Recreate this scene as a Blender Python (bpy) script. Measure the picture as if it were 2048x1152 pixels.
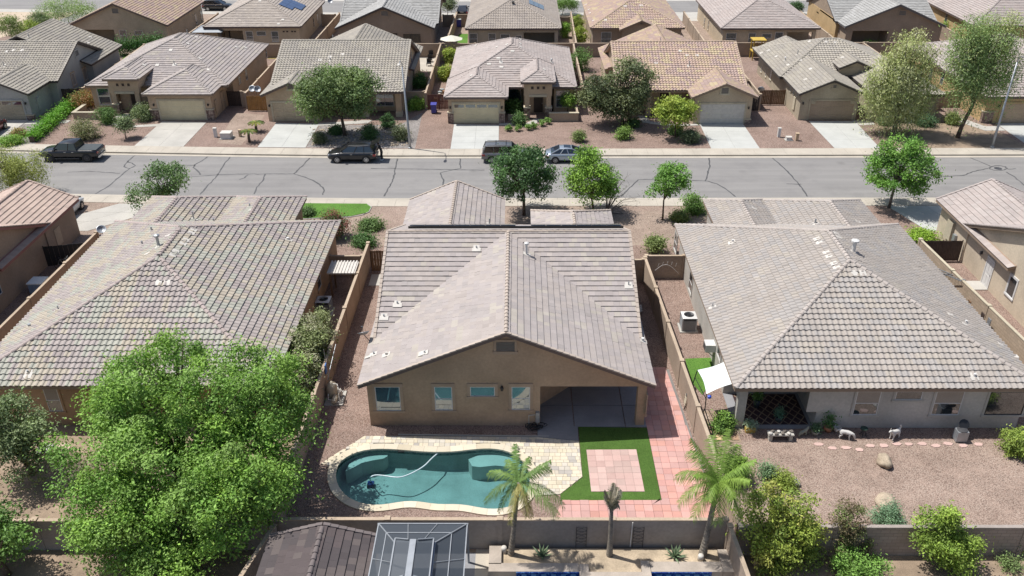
import bpy, bmesh, math, random
import numpy as np
from mathutils import Vector, Matrix

# ---------------------------------------------------------------- scene, camera, light
for o in list(bpy.data.objects): bpy.data.objects.remove(o)
SC = bpy.context.scene
COL = SC.collection
CAM_H, CAM_F = 31.0, 1736.05            # camera height in metres, focal length in pixels of a 2048 wide picture
PITCH, YAW, ROLL = math.radians(29.55), math.radians(-.463), math.radians(-.265)
_F = Vector((math.sin(YAW)*math.cos(PITCH), math.cos(YAW)*math.cos(PITCH), -math.sin(PITCH)))
_R = Vector((math.cos(YAW), -math.sin(YAW), 0)); _U = _R.cross(_F)
_R2 = _R*math.cos(ROLL)+_U*math.sin(ROLL); _U2 = -_R*math.sin(ROLL)+_U*math.cos(ROLL)
cam = bpy.data.cameras.new('camera'); cam.sensor_width = 36; cam.lens = CAM_F/2048*36
cam.clip_start = .5; cam.clip_end = 4000
camo = bpy.data.objects.new('camera', cam); COL.objects.link(camo)
camo.matrix_world = Matrix(((_R2.x,_U2.x,-_F.x,0),(_R2.y,_U2.y,-_F.y,0),(_R2.z,_U2.z,-_F.z,CAM_H),(0,0,0,1)))
SC.camera = camo

SUN_TO = Vector((-.45,.16,1)).normalized()
wd = bpy.data.worlds.new('World'); SC.world = wd; wd.use_nodes = True
nt = wd.node_tree; bg = nt.nodes['Background']
sky = nt.nodes.new('ShaderNodeTexSky'); sky.sky_type = 'NISHITA'; sky.sun_disc = False
sky.sun_elevation = math.asin(SUN_TO.z); sky.sun_rotation = math.atan2(SUN_TO.x, SUN_TO.y) % (2*math.pi)
sky.altitude = 400; sky.dust_density = 2.5; sky.air_density = 1.0; sky.ozone_density = .8
nt.links.new(sky.outputs[0], bg.inputs[0]); bg.inputs[1].default_value = .105
sl = bpy.data.lights.new('sun', 'SUN'); sl.energy = 4.9; sl.angle = math.radians(.53); sl.color = (1, .968, .925)
so = bpy.data.objects.new('sun', sl); COL.objects.link(so); so.rotation_euler = (-SUN_TO).to_track_quat('-Z','Y').to_euler()
so.location = (0, 60, 80)
SC.view_settings.view_transform = 'Standard'; SC.view_settings.look = 'None'
SC.view_settings.exposure = .2; SC.view_settings.gamma = 1; SC.view_settings.use_curve_mapping = False
SC.render.engine = 'CYCLES'

# ---------------------------------------------------------------- pixel -> place
def ray(px, py): return _F+_R2*((px-1024)/CAM_F)-_U2*((py-576)/CAM_F)
def G(px, py, z=0):                       # the point at height z seen at a pixel of the photograph
    d = ray(px, py); t = (z-CAM_H)/d.z; return Vector((d.x*t, d.y*t, z))
def OY(px, py, Y):                        # the point on the wall plane y=Y
    d = ray(px, py); t = Y/d.y; return Vector((d.x*t, Y, CAM_H+d.z*t))
def OX(px, py, X):
    d = ray(px, py); t = X/d.x; return Vector((X, d.y*t, CAM_H+d.z*t))
def PIX(p):
    v = Vector(p)-Vector((0,0,CAM_H)); c = v.dot(_F)
    return 1024+CAM_F*v.dot(_R2)/c, 576-CAM_F*v.dot(_U2)/c
def Z7(*pts): return [(600+a*.390625, 720+b*.390625) for a, b in pts]

# ---------------------------------------------------------------- objects
W = {}
I4 = Matrix.Identity(4)
def link(o, parent=None, M=None, local=False):
    COL.objects.link(o)
    M = M or I4
    if parent is None: o.matrix_world = M; W[o.name] = M.copy()
    elif local:
        o.parent = parent; o.matrix_basis = M; W[o.name] = W[parent.name] @ M
    else:
        o.parent = parent; o.matrix_parent_inverse = W[parent.name].inverted(); o.matrix_basis = M; W[o.name] = M.copy()
    return o
def tag(o, label, cat, group=None):
    o['label'] = label; o['category'] = cat
    if group: o['group'] = group
    return o
def thing(name, label, cat, loc=(0,0,0), rz=0, group=None):
    o = bpy.data.objects.new(name, None); o.empty_display_size = .2
    link(o, None, Matrix.Translation(Vector(loc)) @ Matrix.Rotation(rz, 4, 'Z'))
    return tag(o, label, cat, group)
def structure(o): o['kind'] = 'structure'; return o
def stuff(o): o['kind'] = 'stuff'; return o
def mesh_np(name, V, F, mat, smooth=False, col=None, cname='Col'):
    me = bpy.data.meshes.new(name)
    me.from_pydata(V.tolist() if hasattr(V, 'tolist') else V, [], F.tolist() if hasattr(F, 'tolist') else F)
    if mat: me.materials.append(mat)
    if col is not None:
        a = me.color_attributes.new(cname, 'FLOAT_COLOR', 'POINT')
        c = np.ones((len(me.vertices), 4), np.float32); c[:, :3] = col; a.data.foreach_set('color', c.ravel())
    if smooth: me.polygons.foreach_set('use_smooth', [True]*len(me.polygons))
    me.update(); return me
def add_mesh(name, me, parent=None, M=None, local=False):
    return link(bpy.data.objects.new(name, me), parent, M, local)

class MB:
    def __init__(s, M=None): s.v = []; s.f = []; s.M = M
    def p(s, pts):
        k = len(s.v); s.v += [tuple(s.M @ Vector(q)) if s.M else tuple(q) for q in pts]; return k
    def face(s, pts): k = s.p(pts); s.f.append(tuple(range(k, k+len(pts)))); return s
    def box(s, x0, x1, y0, y1, z0, z1):
        k = s.p([(x0,y0,z0),(x1,y0,z0),(x1,y1,z0),(x0,y1,z0),(x0,y0,z1),(x1,y0,z1),(x1,y1,z1),(x0,y1,z1)])
        s.f += [tuple(k+i for i in q) for q in ((0,3,2,1),(4,5,6,7),(0,1,5,4),(1,2,6,5),(2,3,7,6),(3,0,4,7))]; return s
    def cbox(s, c, d): return s.box(c[0]-d[0]/2, c[0]+d[0]/2, c[1]-d[1]/2, c[1]+d[1]/2, c[2], c[2]+d[2])
    def bar(s, a, b, w, h, up=(0,0,1)):
        a = Vector(a); b = Vector(b); t = (b-a).normalized(); r = t.cross(Vector(up))
        r = r.normalized() if r.length > 1e-5 else Vector((1,0,0)); n = r.cross(t)
        q = []
        for c in (a, b):
            for sx, sy in ((-1,-1),(1,-1),(1,1),(-1,1)): q.append(c+r*(sx*w/2)+n*(sy*h/2))
        k = s.p(q); s.f += [tuple(k+i for i in f) for f in ((3,2,1,0),(4,5,6,7),(0,1,5,4),(1,2,6,5),(2,3,7,6),(3,0,4,7))]; return s
    def prism(s, poly, z0, z1):
        n = len(poly)
        ar = sum(poly[i][0]*poly[(i+1)%n][1]-poly[(i+1)%n][0]*poly[i][1] for i in range(n))
        if ar < 0: poly = list(poly)[::-1]
        zz = z0 if isinstance(z0, (list,tuple)) else [z0]*n; z2 = z1 if isinstance(z1, (list,tuple)) else [z1]*n
        k = s.p([(q[0],q[1],zz[i]) for i, q in enumerate(poly)]+[(q[0],q[1],z2[i]) for i, q in enumerate(poly)])
        s.f.append(tuple(k+i for i in range(n-1,-1,-1))); s.f.append(tuple(k+n+i for i in range(n)))
        for i in range(n): j = (i+1) % n; s.f.append((k+i,k+j,k+n+j,k+n+i))
        return s
    def tube(s, pts, r, seg=8, cap=True):
        pts = [Vector(q) for q in pts]; n = len(pts); rr = r if isinstance(r, (list,tuple)) else [r]*n
        prev = None; rings = []
        for i, q in enumerate(pts):
            t = (pts[min(i+1,n-1)]-pts[max(i-1,0)]).normalized()
            if prev is None:
                prev = t.cross(Vector((0,0,1)));
                if prev.length < 1e-3: prev = t.cross(Vector((1,0,0)))
            e = (prev-t*prev.dot(t)).normalized(); prev = e; g = t.cross(e)
            rings.append(s.p([q+(e*math.cos(a)+g*math.sin(a))*rr[i] for a in [2*math.pi*j/seg for j in range(seg)]]))
        for i in range(n-1):
            a, b = rings[i], rings[i+1]
            for j in range(seg): m = (j+1) % seg; s.f.append((a+j,a+m,b+m,b+j))
        if cap: s.f.append(tuple(rings[0]+j for j in range(seg-1,-1,-1))); s.f.append(tuple(rings[-1]+j for j in range(seg)))
        return s
    def lathe(s, prof, c=(0,0,0), seg=16, M=None):
        rings = []
        for r, z in prof:
            q = [Vector((r*math.cos(2*math.pi*j/seg), r*math.sin(2*math.pi*j/seg), z)) for j in range(seg)]
            if M: q = [M @ x for x in q]
            rings.append(s.p([x+Vector(c) for x in q]))
        for i in range(len(rings)-1):
            a, b = rings[i], rings[i+1]
            for j in range(seg): m = (j+1) % seg; s.f.append((a+j,a+m,b+m,b+j))
        s.f.append(tuple(rings[0]+j for j in range(seg-1,-1,-1))); s.f.append(tuple(rings[-1]+j for j in range(seg)))
        return s
    def build(s, name, mat, parent=None, smooth=False, local=False):
        return add_mesh(name, mesh_np(name, s.v, s.f, mat, smooth), parent, None, local)

# ---------------------------------------------------------------- materials
def S(h): # sRGB 0-255 -> linear
    return tuple(((c/255)/12.92 if c/255 <= .04045 else ((c/255+.055)/1.055)**2.4) for c in h)
def newmat(name):
    m = bpy.data.materials.new(name); m.use_nodes = True; n = m.node_tree; b = n.nodes['Principled BSDF']
    return m, n, b
def node(n, t, **k):
    x = n.nodes.new(t)
    for a, v in k.items(): setattr(x, a, v)
    return x
def mixc(n, fac, a, b, mode='MIX'):
    x = node(n, 'ShaderNodeMix', data_type='RGBA', blend_type=mode)
    for s, v in ((0, fac), (6, a), (7, b)):
        if hasattr(v, 'is_linked') or hasattr(v, 'links'): n.links.new(v, x.inputs[s])
        else: x.inputs[s].default_value = v if s == 0 else (*v[:3], 1)
    return x.outputs[2]
def ramp(n, src, pts):
    r = node(n, 'ShaderNodeValToRGB'); n.links.new(src, r.inputs[0]); e = r.color_ramp.elements
    while len(e) < len(pts): e.new(.5)
    for i, (p, c) in enumerate(pts): e[i].position = p; e[i].color = (*c, 1) if not isinstance(c, (int,float)) else (c,c,c,1)
    return r.outputs[0]
def noise(n, pos, scale, detail=4, rough=.55):
    t = node(n, 'ShaderNodeTexNoise'); t.inputs['Scale'].default_value = scale; t.inputs['Detail'].default_value = detail
    t.inputs['Roughness'].default_value = rough; n.links.new(pos, t.inputs['Vector']); return t.outputs[0]
def position(n): return node(n, 'ShaderNodeNewGeometry').outputs['Position']
def bump(n, b, h, strength, dist=.02):
    x = node(n, 'ShaderNodeBump'); x.inputs['Strength'].default_value = strength; x.inputs['Distance'].default_value = dist
    n.links.new(h, x.inputs['Height']); n.links.new(x.outputs[0], b.inputs['Normal'])
def mul(c, k): return tuple(min(1, v*k) for v in c)
def pm(name, col, rough=.85, var=.12, scale=.6, fine=25, fvar=.08, bmp=0, bsc=70, metallic=0, col2=None, spec=None):
    m, n, b = newmat(name); pos = position(n)
    c2 = col2 or mul(col, 1-var*1.6)
    c = mixc(n, ramp(n, noise(n, pos, scale), [(.3, 0.), (.72, 1.)]), mul(col, 1+var*.5), c2)
    c = mixc(n, ramp(n, noise(n, pos, fine, 3), [(.3, 0.), (.7, 1.)]), c, mixc(n, 1, c, (1-fvar*2,)*3, 'MULTIPLY'))
    n.links.new(c, b.inputs['Base Color']); b.inputs['Roughness'].default_value = rough; b.inputs['Metallic'].default_value = metallic
    if spec is not None: b.inputs['Specular IOR Level'].default_value = spec
    if bmp: bump(n, b, noise(n, pos, bsc, 3), bmp)
    return m
def plain(name, col, rough=.5, metallic=0, coat=0, spec=.5):
    m, n, b = newmat(name); pos = position(n)
    c = mixc(n, ramp(n, noise(n, pos, 3.5, 4), [(.35, 0.), (.7, 1.)]), col, mul(col, .86))
    n.links.new(c, b.inputs['Base Color']); b.inputs['Roughness'].default_value = rough; b.inputs['Metallic'].default_value = metallic
    b.inputs['Coat Weight'].default_value = coat; b.inputs['Specular IOR Level'].default_value = spec; b.inputs['Coat Roughness'].default_value = .06
    return m
def gravel(name, cols, scale=22, big=.35, bmp=.6):
    m, n, b = newmat(name); pos = position(n)
    v = node(n, 'ShaderNodeTexVoronoi'); v.inputs['Scale'].default_value = scale; n.links.new(pos, v.inputs['Vector'])
    sep = node(n, 'ShaderNodeSeparateColor'); n.links.new(v.outputs['Color'], sep.inputs[0])
    c = ramp(n, sep.outputs[0], [(i/(len(cols)-1), q) for i, q in enumerate(cols)])
    c = mixc(n, ramp(n, v.outputs['Distance'], [(.35, 0.), (.8, .75)]), c, mul(cols[0], .35))
    c = mixc(n, ramp(n, noise(n, pos, big, 5), [(.35, 0.), (.68, .75)]), c, mixc(n, 1, c, (.70,.68,.67), 'MULTIPLY'))
    c = mixc(n, ramp(n, noise(n, pos, 1.1, 6, .7), [(.48, 0.), (.75, .5)]), c, mul(cols[-1], 1.15))
    n.links.new(c, b.inputs['Base Color']); b.inputs['Roughness'].default_value = .95; b.inputs['Specular IOR Level'].default_value = .2
    bump(n, b, v.outputs['Distance'], bmp, -.02)
    return m
def attr_mat(name, kind='attr', rough=.8, stain=.16):
    m, n, b = newmat(name); pos = position(n)
    if kind == 'attr': a = node(n, 'ShaderNodeAttribute', attribute_name='Col'); c = a.outputs['Color']
    else: c = node(n, 'ShaderNodeObjectInfo').outputs['Color']
    c = mixc(n, ramp(n, noise(n, pos, .45, 6, .7), [(.42, 0.), (.75, stain*1.6)]), c, mixc(n, 1, c, (.70,.68,.68), 'MULTIPLY'))
    c = mixc(n, ramp(n, noise(n, pos, 1.3, 5, .65), [(.4, 0.), (.75, stain)]), c, mixc(n, 1, c, (.62,.6,.6), 'MULTIPLY'))
    c = mixc(n, ramp(n, noise(n, pos, 18, 3), [(.35, 0.), (.7, .22)]), c, mixc(n, 1, c, (.7,.7,.7), 'MULTIPLY'))
    n.links.new(c, b.inputs['Base Color']); b.inputs['Roughness'].default_value = rough; b.inputs['Specular IOR Level'].default_value = .12
    bump(n, b, noise(n, pos, 60, 2), .15, .01)
    return m
def leaf_mat(name, trans=.28):
    m, n, b = newmat(name); a = node(n, 'ShaderNodeAttribute', attribute_name='Col')
    b.inputs['Roughness'].default_value = .6; b.inputs['Specular IOR Level'].default_value = .35
    n.links.new(a.outputs['Color'], b.inputs['Base Color'])
    t = node(n, 'ShaderNodeBsdfTranslucent'); n.links.new(mixc(n, 1, a.outputs['Color'], (1.15,1.2,.55), 'MULTIPLY'), t.inputs[0])
    mx = node(n, 'ShaderNodeMixShader'); mx.inputs[0].default_value = trans
    n.links.new(b.outputs[0], mx.inputs[1]); n.links.new(t.outputs[0], mx.inputs[2])
    n.links.new(mx.outputs[0], n.nodes['Material Output'].inputs[0]); return m
def glass_mat(name, tint, refl=.35, rough=.03):
    m, n, b = newmat(name); b.inputs['Base Color'].default_value = (*tint, 1); b.inputs['Roughness'].default_value = .12
    g = node(n, 'ShaderNodeBsdfGlossy'); g.inputs['Roughness'].default_value = rough; g.inputs[0].default_value = (.85,.93,1,1)
    mx = node(n, 'ShaderNodeMixShader'); mx.inputs[0].default_value = refl
    n.links.new(b.outputs[0], mx.inputs[1]); n.links.new(g.outputs[0], mx.inputs[2])
    n.links.new(mx.outputs[0], n.nodes['Material Output'].inputs[0]); return m

M_ = {}
M_['gravel_red'] = gravel('gravel_red', [(.225,.15,.12),(.33,.235,.19),(.41,.32,.27),(.29,.205,.17)])
M_['gravel_grey'] = gravel('gravel_grey', [(.20,.185,.17),(.33,.30,.28),(.42,.39,.36),(.27,.25,.24)], 16)
M_['gravel_tan'] = gravel('gravel_tan', [(.30,.22,.17),(.40,.31,.25),(.46,.38,.31),(.36,.27,.22)])
M_['gravel_pink'] = gravel('gravel_pink', [(.29,.205,.165),(.385,.29,.235),(.46,.37,.305),(.345,.255,.205)])
M_['soil'] = pm('soil', (.36,.27,.19), .95, .25, .8, 20, .15, .4, 30)
M_['sand'] = pm('sand', (.52,.42,.31), .95, .12, .1, 5, .06)

def asphalt():
    m, n, b = newmat('asphalt'); pos = position(n); mp = node(n, 'ShaderNodeMapping'); mp.inputs['Scale'].default_value = (.06, 1.1, 1); n.links.new(pos, mp.inputs[0])
    c = mixc(n, ramp(n, noise(n, mp.outputs[0], 1.0, 5, .6), [(.35, 0.), (.7, 1.)]), (.25,.24,.228), (.195,.187,.18))
    c = mixc(n, ramp(n, noise(n, pos, .35, 6, .65), [(.5, 0.), (.72, .55)]), c, (.165,.158,.153))
    v = node(n, 'ShaderNodeTexVoronoi'); v.inputs['Scale'].default_value = .16; n.links.new(pos, v.inputs[0])
    c = mixc(n, ramp(n, v.outputs['Distance'], [(.02, .5), (.09, 0.)]), c, (.12,.115,.11))
    c = mixc(n, ramp(n, noise(n, pos, 45, 3), [(.3, 0.), (.7, .3)]), c, (.17,.165,.16))
    n.links.new(c, b.inputs[0]); b.inputs['Roughness'].default_value = .9; bump(n, b, noise(n, pos, 120, 2), .3); return m
M_['asphalt'] = asphalt()
M_['tar'] = pm('tar', (.085,.085,.085), .6, .2, 2)
M_['concrete'] = pm('concrete', (.45,.43,.385), .85, .1, .5, 14, .06, .1, 80)
M_['walk'] = pm('walk', (.46,.415,.345), .88, .1, .6, 16, .06, .1, 80)
M_['white_drive'] = pm('white_drive', (.465,.47,.44), .85, .08, .5, 14, .05, .1, 80)
M_['patio_slab'] = pm('patio_slab', (.27,.27,.28), .8, .12, .7, 14, .06)
M_['joint'] = pm('joint', (.20,.19,.18), .95)
M_['turf'] = gravel('turf', [(.06,.125,.022),(.095,.19,.035),(.125,.23,.05),(.08,.155,.03)], 45, .5, .8)
M_['lawn'] = gravel('lawn', [(.08,.20,.03),(.13,.27,.05),(.17,.32,.06),(.10,.23,.035)], 30, .3, .8)
M_['drygrass'] = gravel('drygrass', [(.32,.25,.09),(.42,.33,.12),(.48,.40,.18),(.36,.28,.10)], 25, .5)
M_['white'] = plain('white', (.62,.61,.59), .55)
M_['offwhite'] = plain('offwhite', (.55,.52,.47), .7)
M_['black'] = plain('black', (.018,.018,.02), .45)
M_['rubber'] = plain('rubber', (.02,.02,.021), .8)
M_['chrome'] = plain('chrome', (.62,.63,.65), .22, 1)
M_['steel'] = plain('steel', (.42,.43,.44), .4, .8)
M_['darksteel'] = plain('darksteel', (.08,.08,.085), .5, .3)
M_['galv'] = plain('galv', (.36,.38,.40), .45, .5)
M_['glass'] = glass_mat('glass', (.04,.065,.085), .2)
M_['glass_dark'] = glass_mat('glass_dark', (.02,.025,.028), .14)
M_['carglass'] = glass_mat('carglass', (.010,.013,.018), .09)
M_['blind'] = pm('blind', (.36,.31,.26), .8)
M_['wood'] = pm('wood', (.20,.115,.06), .75, .25, 2.5, 30, .15)
M_['wood_red'] = pm('wood_red', (.17,.07,.055), .75, .2, 2.5, 30, .15)
M_['wood_gold'] = pm('wood_gold', (.34,.18,.05), .7, .2, 2.5, 30, .15)
M_['wood_dark'] = pm('wood_dark', (.075,.05,.04), .75, .2, 2.5, 30, .15)
M_['door_dark'] = pm('door_dark', (.05,.032,.026), .5)
M_['louver'] = pm('louver', (.24,.22,.2), .8)
M_['stone'] = gravel('stone', [(.20,.13,.11),(.32,.24,.20),(.42,.33,.27),(.26,.19,.17)], 4.5, .6, .9)
M_['rock'] = pm('rock', (.50,.41,.30), .95, .25, 1.5, 12, .15, .8, 12)
M_['bark'] = pm('bark', (.16,.115,.085), .95, .3, 3, 20, .25, .9, 30)
M_['bark_grey'] = pm('bark_grey', (.24,.21,.18), .95, .3, 3, 20, .25, .9, 30)
M_['leaf'] = leaf_mat('leaf', .2); M_['leaf_thin'] = leaf_mat('leaf_thin', .4)
M_['tile_attr'] = attr_mat('tile_attr', 'attr'); M_['tile_obj'] = attr_mat('tile_obj', 'obj')
M_['paver_attr'] = attr_mat('paver_attr', 'attr', .85, .2); M_['paver_obj'] = attr_mat('paver_obj', 'obj', .85, .2)
M_['bluebin'] = plain('bluebin', (.055,.06,.30), .5)
M_['plastic_beige'] = plain('plastic_beige', (.48,.42,.32), .5)
M_['fabric_white'] = pm('fabric_white', (.74,.78,.77), .8, .05)
M_['terracotta'] = pm('terracotta', (.42,.19,.11), .8)
def stucco(name, col): M_[name] = pm(name, col, .92, .13, .5, 7, .08, .4, 60); return M_[name]
for k, c in dict(st_main=(.47,.335,.225), st_left=(.46,.30,.18), st_right=(.50,.475,.43), st_fl=(.34,.255,.19), st_fr=(.58,.49,.37),
                 st_grey=(.42,.42,.395), st_tan=(.52,.39,.265), st_sand=(.52,.42,.295), st_cream=(.52,.46,.34), st_gold=(.52,.37,.19),
                 st_brown=(.36,.275,.20), st_wall=(.47,.37,.27), st_wallb=(.40,.31,.235), st_wallg=(.35,.305,.27), st_olive=(.42,.36,.265)).items(): stucco(k, c)
for k, c in dict(fa_brown=(.17,.125,.11), fa_dark=(.085,.07,.065), fa_tan=(.30,.22,.16), fa_grey=(.16,.15,.15), fa_red=(.30,.14,.12)).items():
    M_[k] = pm(k, c, .8, .1)
def blockwall(name, col):
    m, n, b = newmat(name); pos = position(n)
    sp = node(n, 'ShaderNodeSeparateXYZ'); n.links.new(pos, sp.inputs[0])
    ad = node(n, 'ShaderNodeMath', operation='ADD'); n.links.new(sp.outputs[0], ad.inputs[0]); n.links.new(sp.outputs[1], ad.inputs[1])
    cb = node(n, 'ShaderNodeCombineXYZ'); n.links.new(ad.outputs[0], cb.inputs[0]); n.links.new(sp.outputs[2], cb.inputs[1])
    t = node(n, 'ShaderNodeTexBrick'); n.links.new(cb.outputs[0], t.inputs['Vector'])
    t.inputs['Scale'].default_value = 1; t.inputs['Brick Width'].default_value = .41; t.inputs['Row Height'].default_value = .205
    t.inputs['Mortar Size'].default_value = .011; t.inputs['Color1'].default_value = (*mul(col,1.05),1); t.inputs['Color2'].default_value = (*mul(col,.88),1)
    t.inputs['Mortar'].default_value = (*mul(col,.68),1)
    c = mixc(n, ramp(n, noise(n, pos, .7, 5), [(.35, 0.), (.75, .5)]), t.outputs[0], mixc(n, 1, t.outputs[0], (.7,.66,.62), 'MULTIPLY'))
    n.links.new(c, b.inputs['Base Color']); b.inputs['Roughness'].default_value = .95
    bump(n, b, t.outputs['Fac'], .6, -.01); M_[name] = m
blockwall('cmu', (.43,.34,.25)); blockwall('cmu_grey', (.34,.28,.24))

M_['door_cream'] = pm('door_cream', (.66,.57,.37), .6)
M_['pv'] = plain('pv', (.012,.03,.11), .12, 0, 1)
# ---------------------------------------------------------------- ground, street, pavements
def yo(x):
    d = max(0, -x-12)
    return .012*d**1.35 if d < 50 else .012*50**1.35+(d-50)*.012*1.35*50**.35
XS = [-600,-120,-90,-75,-62]+[-62+2*i for i in range(1,26)]+[0,20,40,60,100,600]
POOL = [G(px,py,.05).xy for px,py in Z7((178,590),(185,540),(215,505),(270,475),(330,458),(400,452),(470,454),(540,460),(620,467),(700,470),(780,468),(850,460),(920,452),(990,450),(1060,462),(1110,485),(1150,520),(1175,565),(1183,610),(1175,660),(1150,705),(1110,740),(1060,760),(1000,768),(930,762),(860,745),(800,738),(740,742),(690,742),(640,730),(580,722),(520,725),(460,738),(400,748),(340,742),(290,730),(240,705),(205,670),(185,630))][::-1]
def resample(P, n):
    L = [(P[(i+1)%len(P)]-P[i]).length for i in range(len(P))]; T = sum(L); out = []
    for k in range(n):
        d = T*k/n; i = 0
        while d > L[i]: d -= L[i]; i += 1
        out.append(P[i].lerp(P[(i+1)%len(P)], d/L[i]))
    for _ in range(2): out = [(out[i-1]+out[i]*2+out[(i+1)%n])/4 for i in range(n)]
    return out
POOL = resample(POOL, 72)
if sum(POOL[i].cross(POOL[(i+1)%72]) for i in range(72)) < 0: POOL = POOL[::-1]
def offset(P, d):
    n = len(P); out = []
    for i in range(n):
        t = (P[(i+1)%n]-P[i-1]).normalized(); out.append(P[i]+Vector((t.y,-t.x))*d)
    return out
def in_poly(p, P):
    c = False; n = len(P)
    for i in range(n):
        a, b = P[i], P[i-1]
        if (a[1] > p[1]) != (b[1] > p[1]) and p[0] < (b[0]-a[0])*(p[1]-a[1])/(b[1]-a[1])+a[0]: c = not c
    return c
def sheet_holed(outer, hole, z):
    bm = bmesh.new(); ed = []
    for L in (outer, hole):
        vs = [bm.verts.new((q[0],q[1],z)) for q in L]
        ed += [bm.edges.new((vs[i],vs[(i+1)%len(vs)])) for i in range(len(vs))]
    bmesh.ops.triangle_fill(bm, use_beauty=True, edges=ed, normal=(0,0,1))
    bm.verts.index_update(); v = [tuple(x.co) for x in bm.verts]; f = [[x.index for x in q.verts] for q in bm.faces]; bm.free(); return v, f
hx0, hx1, hy0, hy1 = -11.2, 2.2, 31.2, 38.2
g = MB()
for a, b, c, d in ((-600,600,-80,hy0),(-600,hx0,hy0,hy1),(hx1,600,hy0,hy1),(-600,600,hy1,62)): g.face([(a,c,0),(b,c,0),(b,d,0),(a,d,0)])
v, f = sheet_holed([(hx0,hy0),(hx1,hy0),(hx1,hy1),(hx0,hy1)], offset(POOL, .1), 0); k = len(g.v); g.v += v; g.f += [tuple(k+i for i in q) for q in f]
for i in range(len(XS)-1):
    a, b = XS[i], XS[i+1]; p, q = yo(a), yo(b)
    g.face([(a,62,0),(b,62,0),(b,70.55+q,0),(a,70.55+p,0)])
    g.face([(a,70.55+p,0),(b,70.55+q,0),(b,70.55+q,-.2),(a,70.55+p,-.2)])
    g.face([(a,70.55+p,-.2),(b,70.55+q,-.2),(b,81.4+q,-.2),(a,81.4+p,-.2)])
    g.face([(a,81.4+p,-.2),(b,81.4+q,-.2),(b,81.4+q,0),(a,81.4+p,0)])
    g.face([(a,81.4+p,0),(b,81.4+q,0),(b,2500,0),(a,2500,0)])
structure(g.build('ground', M_['gravel_red']))
def strip(name, mat, y0, y1, z0, z1=None, parent=None):
    m = MB()
    for i in range(len(XS)-1):
        a, b = XS[i], XS[i+1]; p, q = yo(a), yo(b)
        if z1 is None: m.face([(a,y0+p,z0),(b,y0+q,z0),(b,y1+q,z0),(a,y1+p,z0)])
        else: m.prism([(a,y0+p),(b,y0+q),(b,y1+q),(a,y1+p)], z0, z1)
    return m.build(name, mat, parent)
street = structure(strip('street', M_['asphalt'], 71.0, 80.9, -.12))
for y0, y1, z0, z1 in ((70.6,71.07,-.19,-.105),(80.83,81.3,-.19,-.105)): structure(strip('gutter', M_['walk'], y0, y1, z0, z1))
for y0, y1 in ((70.45,70.598),(81.302,81.45)): structure(strip('kerb', M_['walk'], y0, y1, -.19, .028))
pan = MB().box(-.755,.755,-.7,.7,-.04,.03)
for nm, yc, w, x0, x1 in (('pavement', 69.75, 1.38, -42, 42), ('pavement', 82.29, 1.66, -58, 56)):
    base = structure(strip(nm, M_['joint'], yc-w/2, yc+w/2, .004))
    me = mesh_np('slab', [(a,b*w/1.4,c) for a,b,c in pan.v], pan.f, M_['walk'])
    x = x0
    while x < x1:
        sl_ = (yo(x+.8)-yo(x-.8))/1.6
        add_mesh('slab', me, base, Matrix.Translation((x, yc+yo(x), random.Random(x).uniform(-.003,.003))) @ Matrix.Rotation(math.atan(sl_), 4, 'Z')); x += 1.525
# tar sealed cracks
def ribbon(pts, w, z, jit=.05, seed=0, n=26):
    rr = random.Random(seed); P = [Vector(p[:2]) for p in pts]
    Q = []
    for i in range(len(P)-1):
        m = max(2, int((P[i+1]-P[i]).length/.35))
        Q += [P[i].lerp(P[i+1], k/m) for k in range(m)]
    Q.append(P[-1]); Q = [q+Vector((rr.gauss(0,jit), rr.gauss(0,jit))) for q in Q]
    m = MB(); k = None
    for i, q in enumerate(Q):
        t = (Q[min(i+1,len(Q)-1)]-Q[max(i-1,0)]).normalized(); s_ = Vector((-t.y,t.x))*(w*rr.uniform(.35,.65))
        j = m.p([(*(q+s_),z),(*(q-s_),z)])
        if k is not None: m.f.append((k,k+1,j+1,j))
        k = j
    return m
def z1(*p): return [G(240+a*.20833,180+b*.20833,-.12) for a,b in p]
def zz(ox, oy, s, *p): return [G(ox+a*s, oy+b*s, -.12) for a,b in p]
cr = [z1((150,622),(70,690),(35,735),(90,755),(150,725),(110,700),(70,690)),z1((90,755),(0,830),(-120,930),(-240,1000)),
 z1((850,630),(790,680),(720,715),(705,745),(740,770),(770,800),(770,815)),z1((600,722),(720,722)),z1((1070,628),(1000,710),(940,815),(840,920),(770,1003)),
 z1((560,845),(700,832),(940,815),(1130,808),(1400,806),(1670,806),(1740,825),(1830,860),(1920,910),(1955,950),(1950,1010)),z1((1230,812),(1190,845),(1150,862)),
 z1((1395,806),(1370,870),(1320,930),(1285,1000)),z1((1838,632),(1760,720),(1670,806)),z1((-500,790),(-300,780),(0,800)),
 zz(640,0,.342,(455,920),(435,1010),(425,1060),(375,1148)),zz(640,0,.342,(300,985),(620,990),(960,995)),zz(640,0,.342,(820,920),(820,985),(700,1010),(725,1060),(700,1150)),
 zz(640,0,.342,(1760,1150),(1830,1080),(1860,1050),(2040,1050)),zz(1348,0,.342,(205,920),(210,970),(185,1055),(250,1075),(310,1110),(360,1150)),
 zz(1348,0,.342,(105,1055),(185,1058)),zz(1348,0,.342,(575,922),(640,980),(690,1030),(740,1090),(780,1148)),zz(1348,0,.342,(660,1075),(745,1077)),
 zz(1348,0,.342,(1570,1035),(1690,1025),(1760,1000),(1840,985)),zz(1348,0,.342,(1730,920),(1800,950),(1850,972)),zz(1348,0,.342,(1940,1005),(2000,1040),(2048,1085)),
 zz(1348,0,.342,(1950,990),(2000,987))]
cr.append([G(1348+.342*(1895+50*math.cos(a)), .342*(983+14*math.sin(a)), -.12) for a in [i*math.pi/8 for i in range(17)]])
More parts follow.
